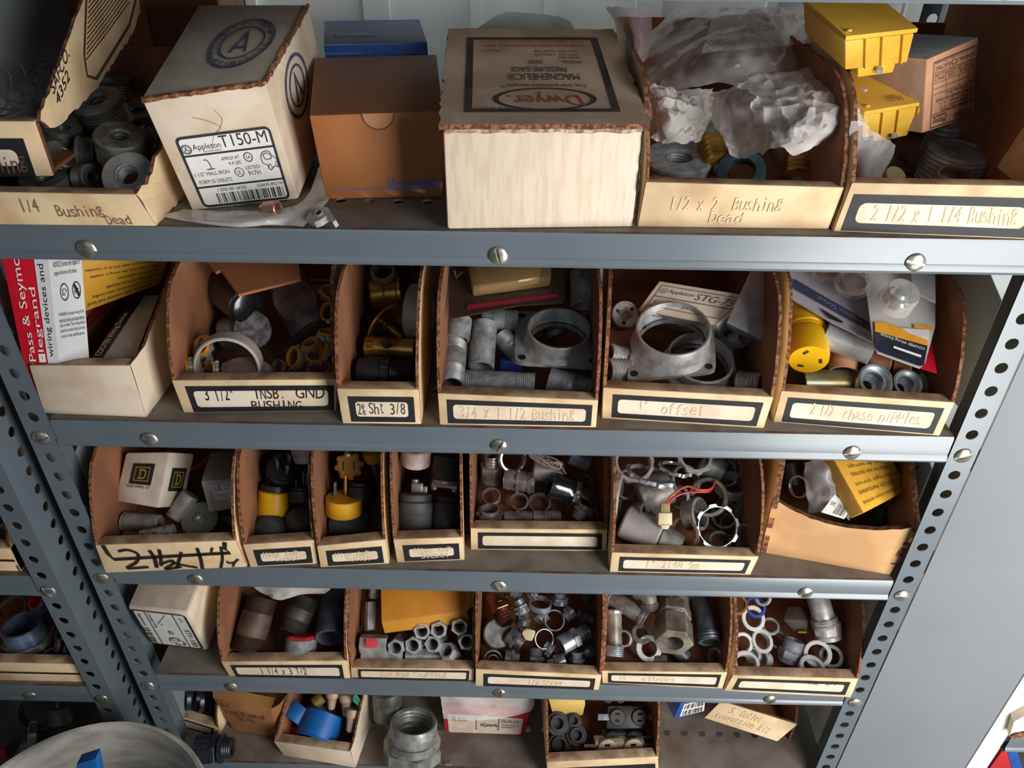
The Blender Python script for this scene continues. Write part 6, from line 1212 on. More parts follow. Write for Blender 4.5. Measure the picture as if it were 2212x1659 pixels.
# rod couplings
ZI = lambda X, Y: (740 + X / 3.881, 1240 + Y / 3.881)
def rodnut(label, a, b, d=30, red=False):
    root, r, L = span('rod_coupling', label, 'coupling', k, a, b, d, 'hex rod couplings', random.uniform(0, 1)); z = L / 2
    hexring(root, 'hex_body', r, r * .62, -z, z, CAST); lathe_part(root, 'bore_thread', thread(r * .62, -z * .95, z * .95, 10, .1), CAST, False, 24, cap=False)
    if red: finish(slab_bm([V((r * .55, -r * .5, -z * .4)), V((r * .55, r * .5, -z * .4)), V((r * .55, r * .5, z * .2)), V((r * .55, -r * .5, z * .2))], (r * .38, 0, 0)), 'red_paint', mat('fluorescent red', (236, 72, 84), .5, 0, vary=.2), root, 0)
    return root
for lab, x, y, x2, y2, h in [('hex rod coupling mouth forward, first in the front row from the red marked one', 445, 620, 520, 530, .026), ('hex rod coupling mouth forward, second in the front row from the red marked one', 590, 600, 660, 520, .028), ('hex rod coupling mouth forward, third in the front row from the red marked one', 755, 590, 830, 520, .030), ('hex rod coupling tipped toward the front lip, inner thread glinting', 870, 640, 950, 690, .024), ('hex rod coupling mouth forward near the bin divider, highest in the row', 1040, 570, 1035, 470, .034),
    ('hex rod coupling peeping out below the orange box, nearest the middle', 665, 480, 690, 400, .042), ('hex rod coupling peeping out below the orange box, between two others', 805, 470, 830, 390, .044), ('hex rod coupling peeping out below the orange box, nearest the divider', 980, 445, 985, 360, .048)]:
    rodnut(lab, (*ZI(x2, y2), h - .020), (*ZI(x, y), h + .010), 38)
r_ = rodnut('red marked hex rod coupling lying crosswise beside the bin wall', (*ZI(375, 590), .030), (*ZI(150, 580), .030), 40)
Q = [at(*ZI(205, 540), ze + .040), at(*ZI(300, 540), ze + .040), at(*ZI(295, 615), ze + .034), at(*ZI(205, 620), ze + .034)]; finish(slab_bm([q_ + V((0, -.0035, .0045)) for q_ in Q], (0, -.0004, .0004)), 'red_paint', mat('fluorescent red', (236, 72, 84), .5, 0, vary=.2), r_, 0, True)
rodnut('hex rod coupling lying crosswise on the floor behind the front lip', (*ZI(160, 690), .012), (*ZI(510, 695), .012), 36); rodnut('hex rod coupling lying crosswise on the floor, nearer the divider', (*ZI(530, 695), .012), (*ZI(850, 695), .012), 36)
rodnut('hex rod coupling standing along the bin wall behind the red marked one', (*ZI(235, 235), .055), (*ZI(228, 470), .036), 22); rodnut('hex rod coupling deep in the rear corner behind the standing one', (*ZI(262, 120), .07), (*ZI(258, 200), .06), 20)
root, F, B = box8('small_carton', 'flat orange carton with an open end flap lying on the rod couplings', 'box', k, [(*ZI(325, 402), .066), (*ZI(1045, 312), .070), (*ZI(1060, 408), .054), (*ZI(352, 500), .050)], [(*ZI(318, 60), .088), (*ZI(1020, 40), .092), (*ZI(1020, 80), .070), (*ZI(320, 100), .068)], [mat('bright orange board', (214, 146, 46), .6, 0, vary=.08), ORANGEBOX, ORANGEBOX], .001)
Wf = [F[1], B[1], B[1].lerp(F[1], .15) + V((.011, 0, .006)), F[1] + V((.010, .010, .004))]; finish(slab_bm(Wf, (0, 0, .001)), 'end_flap', ORANGEBOX, root, 0, True)
# small connectors
ZC_ = lambda X, Y: (740 + X / 3.881, 1240 + Y / 3.881)
NZ = mat('blue grey zinc', (182, 188, 194), .3, .5, rgb2=(126, 132, 140), scale=70); DK = mat('dark pewter', (122, 118, 118), .4, .4, rgb2=(86, 82, 84), scale=70)
SC_ = []
for lab, a, b, d, m in [
    ('bronzed conduit connector standing aslant in the rear corner', (1270, 170, .055), (1385, 410, .045), 48, BRONZE), ('hex collared connector lying high near the divider', (1830, 600, .034), (2060, 470, .040), 46, NZ), ('connector at the front lip with its threaded mouth raised, nearest the divider', (1965, 790, .010), (1965, 650, .026), 36, NZ),
    ('dark connector lying in the middle of the front row', (1610, 800, .010), (1620, 620, .026), 42, DK), ('coarse threaded connector mouth at the front lip beside the dark one', (1860, 720, .016), (1720, 770, .014), 36, NZ), ('spring ended connector in the front row, second from the blue ring', (1360, 700, .016), (1480, 720, .014), 38, NZ),
    ('connector with coil mouth behind the hex collared one', (1920, 300, .05), (1860, 370, .045), 32, NZ), ('small connector with coil mouth near the rear middle', (1520, 330, .046), (1470, 215, .058), 34, NZ), ('connector with bright coil in the centre of the heap', (1680, 330, .045), (1640, 390, .042), 36, NZ),
    ('pale connector standing at the rear under the shelf lip', (1820, 250, .05), (1822, 150, .064), 40, NZ), ('connector lying along the divider behind the hex collared one', (2090, 380, .04), (1960, 310, .05), 34, DK), ('coil ended connector in the front corner by the divider', (2040, 620, .022), (2100, 680, .016), 32, NZ),
    ('dull connector below the bronzed one', (1500, 440, .034), (1530, 320, .044), 34, DK), ('dark squat connector lying on the front pile', (1400, 500, .030), (1510, 600, .024), 48, DK), ('connector half buried beneath the hex collared one', (1760, 650, .018), (1690, 600, .022), 36, NZ), ('connector at the rear wall beside the divider', (2080, 160, .06), (2030, 230, .054), 36, DK), ('dim connector in the rear row behind the bronzed one', (1420, 130, .07), (1500, 170, .066), 34, DK), ('dim connector in the rear row near the middle', (1620, 140, .07), (1560, 190, .064), 36, DK)]:
    connector(lab, k, (*ZC_(a[0], a[1]), a[2]), (*ZC_(b[0], b[1]), b[2]), d, m, None, 'small set screw connectors', .4, .2, .74, None, None, 6, 4, True)
ring('retaining_ring', 'blue tinted zinc ring with a coil inside, at the front corner by the divider', 'ring', k, *ZC_(1262, 718), .014, (0, -.7, .7), 42, .5, .16, NZ, 'loose rings'); r_, r0 = seat('coil_bushing', 'coiled mouth of a connector inside the blue tinted ring', 'connector', k, *ZC_(1262, 722), .014, (0, -.7, .7), 26); annulus(r_, 'coil_wall', r0, r0 * .8, -.004, .004, ZINC, .05, 3)
ring('retaining_ring', 'thin bright ring leaning in the centre of the connector heap', 'ring', k, *ZC_(1690, 545), .034, (.3, -.6, .7), 44, .2, .12, ZINC, 'loose rings'); ring('retaining_ring', 'broad ring tilted at the rear of the connector heap', 'ring', k, *ZC_(1655, 255), .056, (.1, .25, 1), 50, .5, .12, NZ, 'loose rings'); ring('retaining_ring', 'bright ring behind the leaning one, nearer the divider', 'ring', k, *ZC_(1775, 390), .044, (.2, -.5, .8), 46, .4, .14, NZ, 'loose rings')
ring('retaining_ring', 'ring lying under the connectors near the divider', 'ring', k, *ZC_(1840, 610), .016, (.1, -.2, 1), 40, .3, .14, NZ, 'loose rings'); r_, r0 = seat('knockout_seal', 'dark round knockout disc leaning on the bin wall', 'disc', k, *ZC_(1300, 500), .030, (.25, -.55, .8), 64); shaft(r_, 'disc', r0, -.002, .002, DK)
box8('plastic_clip', 'beige forked plastic clip in the middle of the connector heap', 'clip', k, [(*ZC_(1490, 490), .042), (*ZC_(1610, 500), .042), (*ZC_(1590, 570), .034), (*ZC_(1530, 560), .034)], [(*ZC_(1540, 450), .046), (*ZC_(1620, 470), .046), (*ZC_(1620, 500), .036), (*ZC_(1540, 480), .036)], [CREAM] * 3, .002, None, 'clip_body')
# compression connector bin
ZJ = lambda X, Y: (1280 + X / 3.253, 1250 + Y / 3.253)
OL = mat('olive zinc', (160, 154, 140), .4, .6, rgb2=(120, 112, 98), scale=60)
r_, r0, L = span('compression_connector', 'large olive grey compression connector with hex nuts, lying on top', 'connector', k, (*ZJ(560, 90), .060), (*ZJ(572, 455), .064), 80)
annulus(r_, 'upper_sleeve', r0 * .86, r0 * .6, -L / 2, -L * .12, OL, .05, 0, (10, .04), 80); hexring(r_, 'middle_hex', r0 * .98, r0 * .6, -L * .14, L * .04, OL); annulus(r_, 'waist', r0 * .8, r0 * .6, L * .03, L * .10, OL, .04, 2); hexring(r_, 'gland_nut', r0 * 1.02, r0 * .5, L * .10, L * .5, OL)
connector('slim zinc connector standing by the divider with a coarse threaded foot', k, (*ZJ(148, 215), .056), (*ZJ(152, 540), .020), 38, OL, ZINC, 'conduit connectors', .02, .08, .95, None, None, 12, 4)
r_, r0, L = span('coil_spring', 'bright zinc coil on the foot of the slim connector by the divider', 'coil', k, (*ZJ(154, 470), .034), (*ZJ(150, 545), .026), 42); annulus(r_, 'coil_wall', r0, r0 * .72, -L / 2, L / 2, ZINC, .03, 5)
def elbow(label, pts, d, m=DULL, nut=True):
    P = [at(x, y, ze + h) for x, y, h in pts]; c = sum(P, V()) / len(P); root = thing('conduit_elbow', label, 'elbow', c, 'conduit elbows'); r = d / 2 * mpp(c)
    wire(root, 'bent_tube', P, r, m, 5)
    for a, b in ((P[0], P[1]), (P[-1], P[-2])):
        inv = root.matrix_world.inverted(); xf = inv @ Matrix.Translation(a) @ axis_rot(a - b).to_4x4(); annulus(root, 'end_collar', r * 1.18, r * .7, -r * .5, r * .3, m, .05, 2, None, 28, xf)
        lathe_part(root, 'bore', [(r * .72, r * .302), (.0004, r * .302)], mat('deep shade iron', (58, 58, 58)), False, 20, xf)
    return root
elbow('dark 45 degree elbow lying behind the slim zinc connector', [(1315, 1290, .064), (1345, 1305, .064), (1392, 1335, .058)], 36, DULL); elbow('blue grey straight elbow along the corrugated wall, bright collar down', [(1508, 1285, .062), (1522, 1330, .058), (1532, 1380, .050)], 42, mat('blue grey cast', (120, 130, 140), .45, .5, rgb2=(90, 98, 108), scale=60)); elbow('dim elbow at the rear beside the big compression connector', [(1380, 1275, .085), (1400, 1290, .08), (1402, 1310, .07)], 36, DULL)
for lab, x, y, h, ax, d, m in [('grey reducing ring lying mouth up below the compression connector', 390, 490, .022, (.15, -.6, .75), 58, CAST), ('lugged ring on edge at the front beside the corrugated wall', 880, 560, .018, (-.8, -.4, .3), 48, CAST), ('thin zinc ring clipped beside the slim connector', 225, 420, .03, (-.5, -.5, .6), 36, ZINC), ('dark threaded ring behind the grey reducing ring', 340, 390, .034, (.2, -.4, .9), 44, DULL)]:
    ring('reducing_ring', lab, 'ring', k, *ZJ(x, y), h, ax, d, .6, .42 if 'reducing' in lab else .24, m, 'loose rings', None, 0)
can('threaded_stub', 'blue grey stub under the gland nut on the brown floor', 'stub', k, (*ZJ(600, 500), .02), (*ZJ(650, 560), .012), 34, mat('blue grey cast', (120, 130, 140))); can('threaded_stub', 'small stub lying at the front lip under the reducing ring', 'stub', k, (*ZJ(430, 570), .012), (*ZJ(520, 580), .012), 26, DULL)
# plastic ring bin
for lab, x, y, h, ax, d, m, w in [('milky plastic ring lying open high at the rear, blue ring behind it', 1125, 280, .050, (.2, -.55, .8), 50, WHITEPL, .4), ('milky plastic ring standing open against the bin divider', 1050, 455, .034, (.1, -.7, .7), 44, WHITEPL, .4), ('milky plastic ring tilted beside the divider ring', 1185, 440, .032, (.3, -.45, .85), 48, WHITEPL, .5), ('white ribbed plastic ring lying level at the front lip near the divider', 1078, 600, .028, (.02, -.22, 1), 56, mat('white nylon', (226, 222, 218), .45), .55), ('translucent plastic ring standing open near the perforated post', 1580, 525, .030, (-.25, -.7, .65), 54, WHITEPL, .6), ('white plastic ring lying level at the front lip near the post', 1540, 628, .026, (.1, -.15, 1), 52, WHITEPL, .5), ('bright metal ring in the rear corner by the divider', 1015, 180, .066, (-.3, -.6, .7), 46, BRASS, .4), ('zinc ring lying open on the brown floor between plastic rings and brown receptacle', 1250, 335, .036, (.05, -.35, .95), 38, ZINC, .4), ('blue plastic ring behind the rear milky ring', 1140, 200, .058, (.1, -.5, .85), 46, mat('deep blue plastic', (30, 70, 150), .4), .5), ('milky ring fragment on edge at the rear', 1200, 130, .07, (-.6, -.3, .5), 36, WHITEPL, .4), ('zinc ring low behind the translucent ring', 1300, 430, .02, (.1, -.4, .9), 40, NZ, .3), ('milky ring hidden behind the translucent one near the wall', 1680, 545, .026, (-.5, -.6, .6), 46, WHITEPL, .5)]:
    r_, r0 = ring('plastic_ring', lab, 'ring', k, *ZJ(x, y), h, ax, d, w, .26, m, 'insulating rings')
    if m is WHITEPL: annulus(r_, 'rolled_flange', r0 * 1.08, r0 * .8, r0 * w * .3, r0 * w * .52, m, .06)
for lab, x, y, h, rt in [('small white plastic cap on edge in front of the divider ring', 1130, 540, .022, .3), ('small white plastic cap tipped beside the other small cap', 1215, 570, .018, -.5)]:
    r_, r0 = seat('closure_cap', lab, 'cap', k, *ZJ(x, y), h, (-.7 + rt, -.3, .5), 32, 'plastic caps'); annulus(r_, 'cap_wall', r0, r0 * .8, -r0 * .5, r0 * .5, WHITEPL, .06); shaft(r_, 'cap_face', r0 * .85, -r0 * .5, -r0 * .4, WHITEPL)
connector('zinc hex connector standing mouth up among the plastic rings', k, (*ZJ(1375, 590), .010), (*ZJ(1425, 430), .034), 54, ZINC, None, 'conduit connectors', .2, .34, .82, None, None, 6, 5)
elbow('grey cast elbow with a ribbed nut, beside the end wall', [(1762, 1275, .085), (1772, 1310, .075), (1782, 1345, .058)], 50, CAST)
r_, r0, L = span('gland_nut', 'pale hexagonal gland nut on the end of the cast elbow', 'nut', k, (1784, 1342, .058), (1790, 1378, .040), 62); hexring(r_, 'hex_body', r0, r0 * .6, -L / 2, L * .2, mat('pale cast', (196, 190, 186), .5, .3), 8); annulus(r_, 'end_band', r0 * .94, r0 * .6, L * .2, L * .5, mat('pale cast', (196, 190, 186)), .05)
root, F, B = box8('receptacle', 'dark brown receptacle body with a brass screw, behind the hex connector', 'receptacle', k, [(*ZJ(1335, 290), .054), (*ZJ(1520, 300), .054), (*ZJ(1510, 375), .040), (*ZJ(1420, 380), .040)], [(*ZJ(1370, 190), .062), (*ZJ(1490, 195), .062), (*ZJ(1500, 230), .04), (*ZJ(1370, 230), .04)], [mat('dark brown bakelite', (56, 44, 36), .55, spec=.25)] * 3, .002, None, 'bakelite_body')
finish(box_bm(F[2].lerp(F[3], .5) + V((0, -.002, .003)), (.012, .002, .003), .0004), 'brass_screw', BRASS, root, .5, True)

# ================================================================== contents of shelf F
k = 'F'; zf = SHELF[k]
ZK = lambda X, Y: (300 + X / 3.16, 1460 + Y / 3.16)
for lab, x, y, h in [('black ring on edge in the shaded bin behind the post', 330, 150, .04), ('second black ring on edge in the shaded bin behind the post', 420, 165, .038), ('black ring lying in front of the others behind the post', 520, 200, .03)]:
    ring('conduit_ring', lab, 'ring', k, *ZK(x, y), h, (-.8, -.4, .3), 52, .4, .16, mat('black zinc ring', (70, 74, 84), .3, .6), 'dark rings')
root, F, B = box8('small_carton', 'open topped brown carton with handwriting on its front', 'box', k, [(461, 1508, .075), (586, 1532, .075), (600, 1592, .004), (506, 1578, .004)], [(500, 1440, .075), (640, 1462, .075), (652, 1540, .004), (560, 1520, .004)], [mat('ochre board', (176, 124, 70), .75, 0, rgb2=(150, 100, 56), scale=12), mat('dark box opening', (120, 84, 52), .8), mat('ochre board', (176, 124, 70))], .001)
pr = Print(F, .0008); hand(pr, '3/4', .05, .12, .22, .24); hand(pr, 'grounding bushing', .06, .28, .84, .44); hand(pr, '156 pcs', .24, .46, .62, .60); pr.done(root, 'handwriting', BALLPEN)
W = [F[0], F[1], F[1] + V((.004, .012, .008)), F[0] + V((-.004, .012, .010))]; finish(slab_bm(W, (0, 0, .001)), 'open_flap', mat('ochre board', (176, 124, 70)), root, 0, True)
W = [F[1], B[1], B[1] + V((.016, 0, .012)), F[1] + V((.014, 0, .012))]; finish(slab_bm(W, (0, 0, .001)), 'open_flap', mat('ochre board', (176, 124, 70)), root, 0, True)
r_, r0, L = span('conduit_connector', 'black plastic conduit connector lying alone on the bottom shelf', 'connector', k, (*ZK(395, 500), .018), (*ZK(640, 490), .018), 60, 'conduit connectors'); BR_ = mat('black ribbed plastic', (44, 48, 56), .4)
annulus(r_, 'ribbed_body', r0 * .95, r0 * .6, -L / 2, -L * .05, BR_, .04, 0, (14, .05), 84); hexring(r_, 'hex_collar', r0 * 1.08, r0 * .6, -L * .06, L * .10, BR_); annulus(r_, 'locknut', r0 * .96, r0 * .6, L * .16, L * .24, BR_, .05, 0, (8, .08), 64); annulus(r_, 'threaded_throat', r0 * .72, r0 * .5, L * .1, L * .5, BR_, .03, 6)
for lab, x, y, h, ax, d, L_ in [('large blue plastic bushing lying in the white tray', 1240, 345, .026, (-.25, -.85, -.35), 88, .62), ('blue plastic bushing standing behind the large one', 1080, 270, .030, (-.5, -.8, -.2), 64, .55)]:
    r_, r0 = seat('plastic_bushing', lab, 'bushing', k, *ZK(x, y), h, ax, d, 'blue plastic bushings'); annulus(r_, 'bushing_wall', r0, r0 * .84, -r0 * L_, r0 * L_, BLUEPL, .03); annulus(r_, 'end_rim', r0 * 1.05, r0 * .84, r0 * L_ * .85, r0 * L_, BLUEPL, .05)
TW = mat('tan nylon', (196, 168, 142), .5, 0, vary=.12)
for lab, a, b in [('tan wire connector pointing down, middle of the hanging three', (1415, 120, .064), (1415, 275, .040)), ('tan wire connector with its wire end under the shelf lip', (1325, 100, .066), (1312, 230, .044)), ('tan wire connector hanging lowest from the green wires', (1462, 225, .058), (1436, 385, .036))]:
    r_, r0, L = span('wire_connector', lab, 'wire connector', k, (*ZK(a[0], a[1]), a[2]), (*ZK(b[0], b[1]), b[2]), 30, 'tan wire connectors')
    lathe_part(r_, 'wing_skirt', [(r0 * .9, -L / 2), (r0, -L * .4), (r0 * .95, -L * .18), (r0 * .7, -L * .08)], TW, False, 24); lathe_part(r_, 'tapered_tip', [(r0 * .66, -L * .1, 10, .06), (r0 * .5, L * .42, 10, .06), (r0 * .3, L / 2)], TW, False, 40)
r_ = thing('green_wire', 'twist of green insulated wires above the lowest wire connector', 'wire', at(*ZK(1490, 150), zf + .08))
for j in range(3): wire(r_, 'wire_strand', [at(*ZK(1440 + 30 * j, 90), zf + .09), at(*ZK(1500 - 18 * j, 160), zf + .074 + .003 * j), at(*ZK(1490 + 10 * j, 205), zf + .062), at(*ZK(1512, 240), zf + .054)], .0016, GREEN)
can('conduit_stub', 'olive brass stub at the rear of the white tray', 'stub', k, (*ZK(1200, 190), .05), (*ZK(1255, 140), .056), 26, mat('olive brass', (150, 132, 74), .4, .4)); r_, r0 = seat('end_cap', 'small red cap half under the blue bushing', 'cap', k, *ZK(1055, 400), .012, (-.4, -.6, .5), 34); annulus(r_, 'cap_wall', r0, r0 * .5, -.004, .004, REDPL, .1); shaft(r_, 'cap_face', r0 * .6, -.003, .001, REDPL)
can('conduit_stub', 'dark stub lying under the wire connectors in the white tray', 'stub', k, (*ZK(1180, 190), .04), (*ZK(1330, 300), .02), 44, BLACKPL)
r_, r0, L = span('reducing_coupling', 'large galvanised reducing coupling standing open mouthed on the bottom shelf', 'coupling', k, (*ZK(1860, 560), .004), (*ZK(1878, 305), .060), 130)
HG = mat('worn galvanised', (176, 178, 174), .45, .5, rgb2=(136, 138, 134), scale=60, bump=.08)
z = L / 2; hexring(r_, 'hex_body', r0, r0 * .6, -z, -z * .28, HG); annulus(r_, 'shoulder_ring', r0 * .93, r0 * .6, -z * .28, z * .15, HG, .12); annulus(r_, 'clamp_collar', r0 * .84, r0 * .6, z * .15, z * .42, HG, .1)
lathe_part(r_, 'open_mouth', [(r0 * .79, z * .4), (r0 * .76, z * .95), (r0 * .74, z), (r0 * .69, z)] + thread(r0 * .67, z * .95, -z * .4, 7, .05) + [(r0 * .4, -z * .5), (r0 * .4, -z * .6), (r0 * .7, -z * .3)], HG, True, 44); block(r_, 'clamp_ear', (r0 * .72, -r0 * .3, z * .2), (.014, .012, .016), HG, .003)
can('conduit_stub', 'dark pipe stub shaded behind the large galvanised coupling', 'stub', k, (835, 1490, .07), (838, 1545, .03), 62, BLACKIRON, None, .05, BLACKIRON)
RP = mat('crimson packaging', (188, 40, 58), .4, 0, vary=.1)
root, F, B = box8('device_pack', 'red and white packaged wiring device under torn clear film', 'package', k, [(953, 1520, .060), (1146, 1535, .060), (1134, 1590, .004), (960, 1585, .004)], [(958, 1490, .085), (1150, 1490, .085), (1148, 1530, .03), (956, 1530, .03)], [RP, mat('pale pink film', (190, 160, 156), .4), RP], .004)
pr = Print(F, .001); pr.rect(.06, .30, .94, .92, .06); pr.done(root, 'white_panel', mat('kraft white print', (214, 194, 176), .5)); pr = Print(F, .0014); pr.text('10 BULK', .12, .40, .30, .52); pr.rect(.395, .34, .402, .8); pr.rect(.66, .34, .667, .8); pr.text('LEVITON' if False else 'DUPLEX', .70, .40, .9, .5); pr.curve([(.45, .66), (.50, .58), (.57, .66), (.63, .58), (.64, .66), (.57, .60), (.50, .67), (.45, .58)], .025); pr.rect(.70, .58, .9, .6); pr.rect(.70, .66, .86, .68); pr.done(root, 'lettering', GREYINK)
sheet(root, 'torn_film', [[(950, 1500, .088), (1010, 1496, .095), (1080, 1496, .095), (1155, 1500, .09)], [(952, 1525, .072), (1010, 1528, .078), (1080, 1524, .078), (1150, 1530, .07)], [(958, 1552, .054), (1010, 1556, .056), (1080, 1552, .056), (1140, 1538, .062)]], HAZY, k, .004, 7, 6, 80)
ZL = lambda X, Y: (940 + X / 2.572, 1460 + Y / 2.572)
root, F, B = box8('small_carton', 'small pale yellow carton in the receptacle bin', 'box', k, [(*ZL(640, 160), .062), (*ZL(835, 158), .062), (*ZL(820, 220), .040), (*ZL(655, 225), .040)], [(*ZL(620, 100), .075), (*ZL(830, 98), .075), (*ZL(830, 130), .045), (*ZL(630, 130), .045)], [mat('pale yellow board', (222, 188, 104), .6, 0, rgb2=(206, 168, 86), scale=20)] * 3, .001)
for lab, x, y, h, d in [('grey knob in the front corner of the receptacle bin', 690, 385, .02, 52), ('grey knob with bright rim behind the front corner one', 680, 265, .04, 50), ('grey knob with a hollow top beside the receptacles', 785, 330, .03, 46), ('grey knob behind the hollow topped one', 770, 250, .04, 34)]:
    r_, r0 = seat('lamp_socket', lab, 'knob', k, *ZL(x, y), h, (.05, -.5, .85), d, 'grey knobs'); annulus(r_, 'knob_skirt', r0, r0 * .6, -r0 * .8, r0 * .2, BAKE, .1); annulus(r_, 'knob_neck', r0 * .7, r0 * .45, r0 * .2, r0 * .5, BAKE, .1); shaft(r_, 'knob_floor', r0 * .6, -r0 * .2, -r0 * .1, BAKE)
def receptacle(label, pts, m, strap=True):
    W = [at(x, y, zf + h) for x, y, h in pts]; n = (W[1] - W[0]).cross(W[3] - W[0]).normalized(); n = n if n.dot(CAM_O - W[0]) > 0 else -n
    root = thing('duplex_receptacle', label, 'receptacle', sum(W, V()) / 4, 'duplex receptacles'); finish(hexa_bm(W, [p - n * .016 for p in W], .002), 'receptacle_body', m, root, .6, True); u = W[1] - W[0]; c = sum(W, V()) / 4; rt = axis_rot(n).to_4x4(); inv = root.matrix_world.inverted()
    if strap: finish(hexa_bm([W[0].lerp(W[3], .36) - u * .22, W[1].lerp(W[2], .36) + u * .22, W[1].lerp(W[2], .64) + u * .22, W[0].lerp(W[3], .64) - u * .22], [q_ - n * .003 for q_ in (W[0].lerp(W[3], .36) - u * .22, W[1].lerp(W[2], .36) + u * .22, W[1].lerp(W[2], .64) + u * .22, W[0].lerp(W[3], .64) - u * .22)], .0005), 'mounting_strap', ZINC, root, .6, True)
    for s in (.24, .76):
        q_ = W[0].lerp(W[1], s).lerp(W[3].lerp(W[2], s), .5); rad = u.length * .19
        lathe_part(root, 'outlet_face', [(rad, 0), (rad, .003), (rad * .9, .004), (.0005, .004)], m, False, 28, inv @ Matrix.Translation(q_) @ rt)
        for t in (-.4, .4):
            o = finish(box_bm((0, 0, 0), (rad * .55, rad * .28, .001), 0), 'slot', mat('slot black', (16, 16, 16), .8), root, 0); o.matrix_parent_inverse = Matrix.Identity(4); o.matrix_world = Matrix.Translation(q_ + n * .0042 + (W[3] - W[0]).normalized() * t * rad) @ rt
    return root
receptacle('dark brown duplex receptacle facing up with a zinc strap', [(*ZL(960, 165), .064), (*ZL(1190, 165), .064), (*ZL(1195, 295), .046), (*ZL(950, 295), .046)], mat('brown black bakelite', (64, 58, 54), .35)); receptacle('dark duplex receptacle on its side between the brown one and the ivory one', [(*ZL(930, 320), .044), (*ZL(1150, 318), .044), (*ZL(1155, 365), .032), (*ZL(925, 368), .032)], mat('grey black bakelite', (56, 56, 58), .4)); receptacle('ivory duplex receptacle lying against the front lip', [(*ZL(890, 372), .044), (*ZL(1165, 366), .044), (*ZL(1165, 410), .032), (*ZL(890, 414), .032)], mat('ivory plastic', (206, 192, 160), .5), True)
receptacle('dark duplex receptacle under the shelf lip at the rear of its bin', [(*ZL(930, 100), .08), (*ZL(1060, 100), .08), (*ZL(1060, 145), .07), (*ZL(930, 145), .07)], mat('grey black bakelite', (56, 56, 58)), False)
root, F, top, side, dv = box_on('small_carton', 'small blue carton with a white barcode label under the shelf lip', 'box', k, [(1470, 1520), (1524, 1508), (1522, 1537), (1456, 1553)], .045, .08, [mat('royal blue board', (30, 84, 170), .45), DARKBLUE, DARKBLUE], .1)
pr = Print(F, .0007); pr.rect(.16, .08, .97, .9); pr.done(root, 'barcode_label', PAPER); pr = Print(F, .0011); pr.bars(.22, .14, .94, .46, 20); pr.bars(.22, .54, .94, .86, 24); pr.done(root, 'barcode', INK)
# torn white topped bin
W = quad3(k, [(1558, 1514, .052), (1723, 1565, .052), (1679, 1602, .026), (1521, 1551, .026)]); r_ = thing('cardboard_bin', 'half flattened cardboard bin with pencilled note, tipped on the bottom shelf beside the end panel', 'bin', sum(W, V()) / 4); n = (W[1] - W[0]).cross(W[3] - W[0]).normalized(); n = n if n.dot(CAM_O - W[0]) < 0 else -n
finish(hexa_bm(W, [p + n * .010 for p in W], .001), 'front_panel', [BLEACH, LIPDUST, KRAFT], r_, .6, True); pr = Print(W, .0012); hand(pr, 'S. Outlet', .20, .12, .62, .44); hand(pr, 'conversion kit', .10, .5, .82, .8); pr.done(r_, 'handwriting', PENCIL)
a = W[1] + n * .01; pts = [a + V((0, 0, -.05)), a, a + V((.010, .06, .06)), a + V((.012, .20, .06)), a + V((.012, .20, -.05))]; finish(slab_bm(pts, (-.003, 0, 0), None, .0008, .008), 'side_wall', [BLEACH, KRAFT, FLUTE], r_, 0, True)
b = W[0] + n * .01; finish(slab_bm([b + V((0, .0, -.02)), a + V((0, 0, -.05)), a + V((.012, .2, -.05)), b + V((0, .2, -.04))], (0, 0, .003)), 'base', KRAFT, r_, 0, True); finish(slab_bm([b + V((0, .2, -.04)), a + V((.012, .2, -.05)), a + V((.012, .2, .05)), b + V((0, .2, .05))], (0, .003, 0)), 'back_wall', KRAFT, r_, 0, True)
p0 = at(968, 1651, zf + .001); r_ = thing('metal_tab', 'tiny flat metal tab lying on the bottom shelf', 'tab', p0); block(r_, 'tab_body', (0, 0, .0008), (.011, .005, .0016), ZINC, .0003)

# ================================================================== neighbour unit, bucket and right hand unit
def nbin(key, y0, zt_, x0, x1, label, hf):
    r_ = thing('cardboard_bin', label, 'bin', ((x0 + x1) / 2, y0, SHELF[key])); S_ = SHELF[key] - .001
    F = [V((x0, y0, S_ + hf)), V((x1, y0, S_ + hf)), V((x1, y0, S_)), V((x0, y0, S_))]; dv = V((0, 1, 0))
    finish(hexa_bm(F, [p + dv * .014 for p in F], .001), 'front_panel', [BLEACH, LIPDUST, KRAFT], r_, .6, True)
    for x, s in ((x0, 1), (x1, -1)):
        pts = [(0, 0), (.26, 0), (.26, .12), (.07, .12), (.03, .10), (.01, .06), (.002, hf)]; finish(slab_bm([V((x, y0 + a, S_ + b)) for a, b in pts], (s * .003, 0, 0), None, .0006, .008), 'side_wall', [BLEACH, KRAFT, FLUTE], r_, 0, True)
    finish(slab_bm([F[3] + dv * .01, F[2] + dv * .01, F[2] + dv * .26, F[3] + dv * .26], (0, 0, .003)), 'base', KRAFT, r_, 0, True); finish(slab_bm([F[3] + dv * .26, F[2] + dv * .26, F[2] + dv * .26 + V((0, 0, .12)), F[3] + dv * .26 + V((0, 0, .12))], (0, -.003, 0)), 'back_wall', KRAFT, r_, 0, True)
    pr = Print(F, .001); pr.rect(.0, .46, 1, .54); pr.done(r_, 'label_line', INK)
nbin('E', -.012, 0, -.70, -.518, 'cardboard bin on the darker neighbouring unit holding a large zinc connector', .036); nbin('D', -.012, 0, -.72, -.53, 'cardboard bin on the darker neighbouring unit, upper of the two beside its post', .036)
k = 'E'; ZM = lambda X, Y: (X / 3.464, 1180 + Y / 3.464)
BZ = mat('blue zinc', (150, 170, 196), .25, .75, rgb2=(110, 128, 150), scale=50)
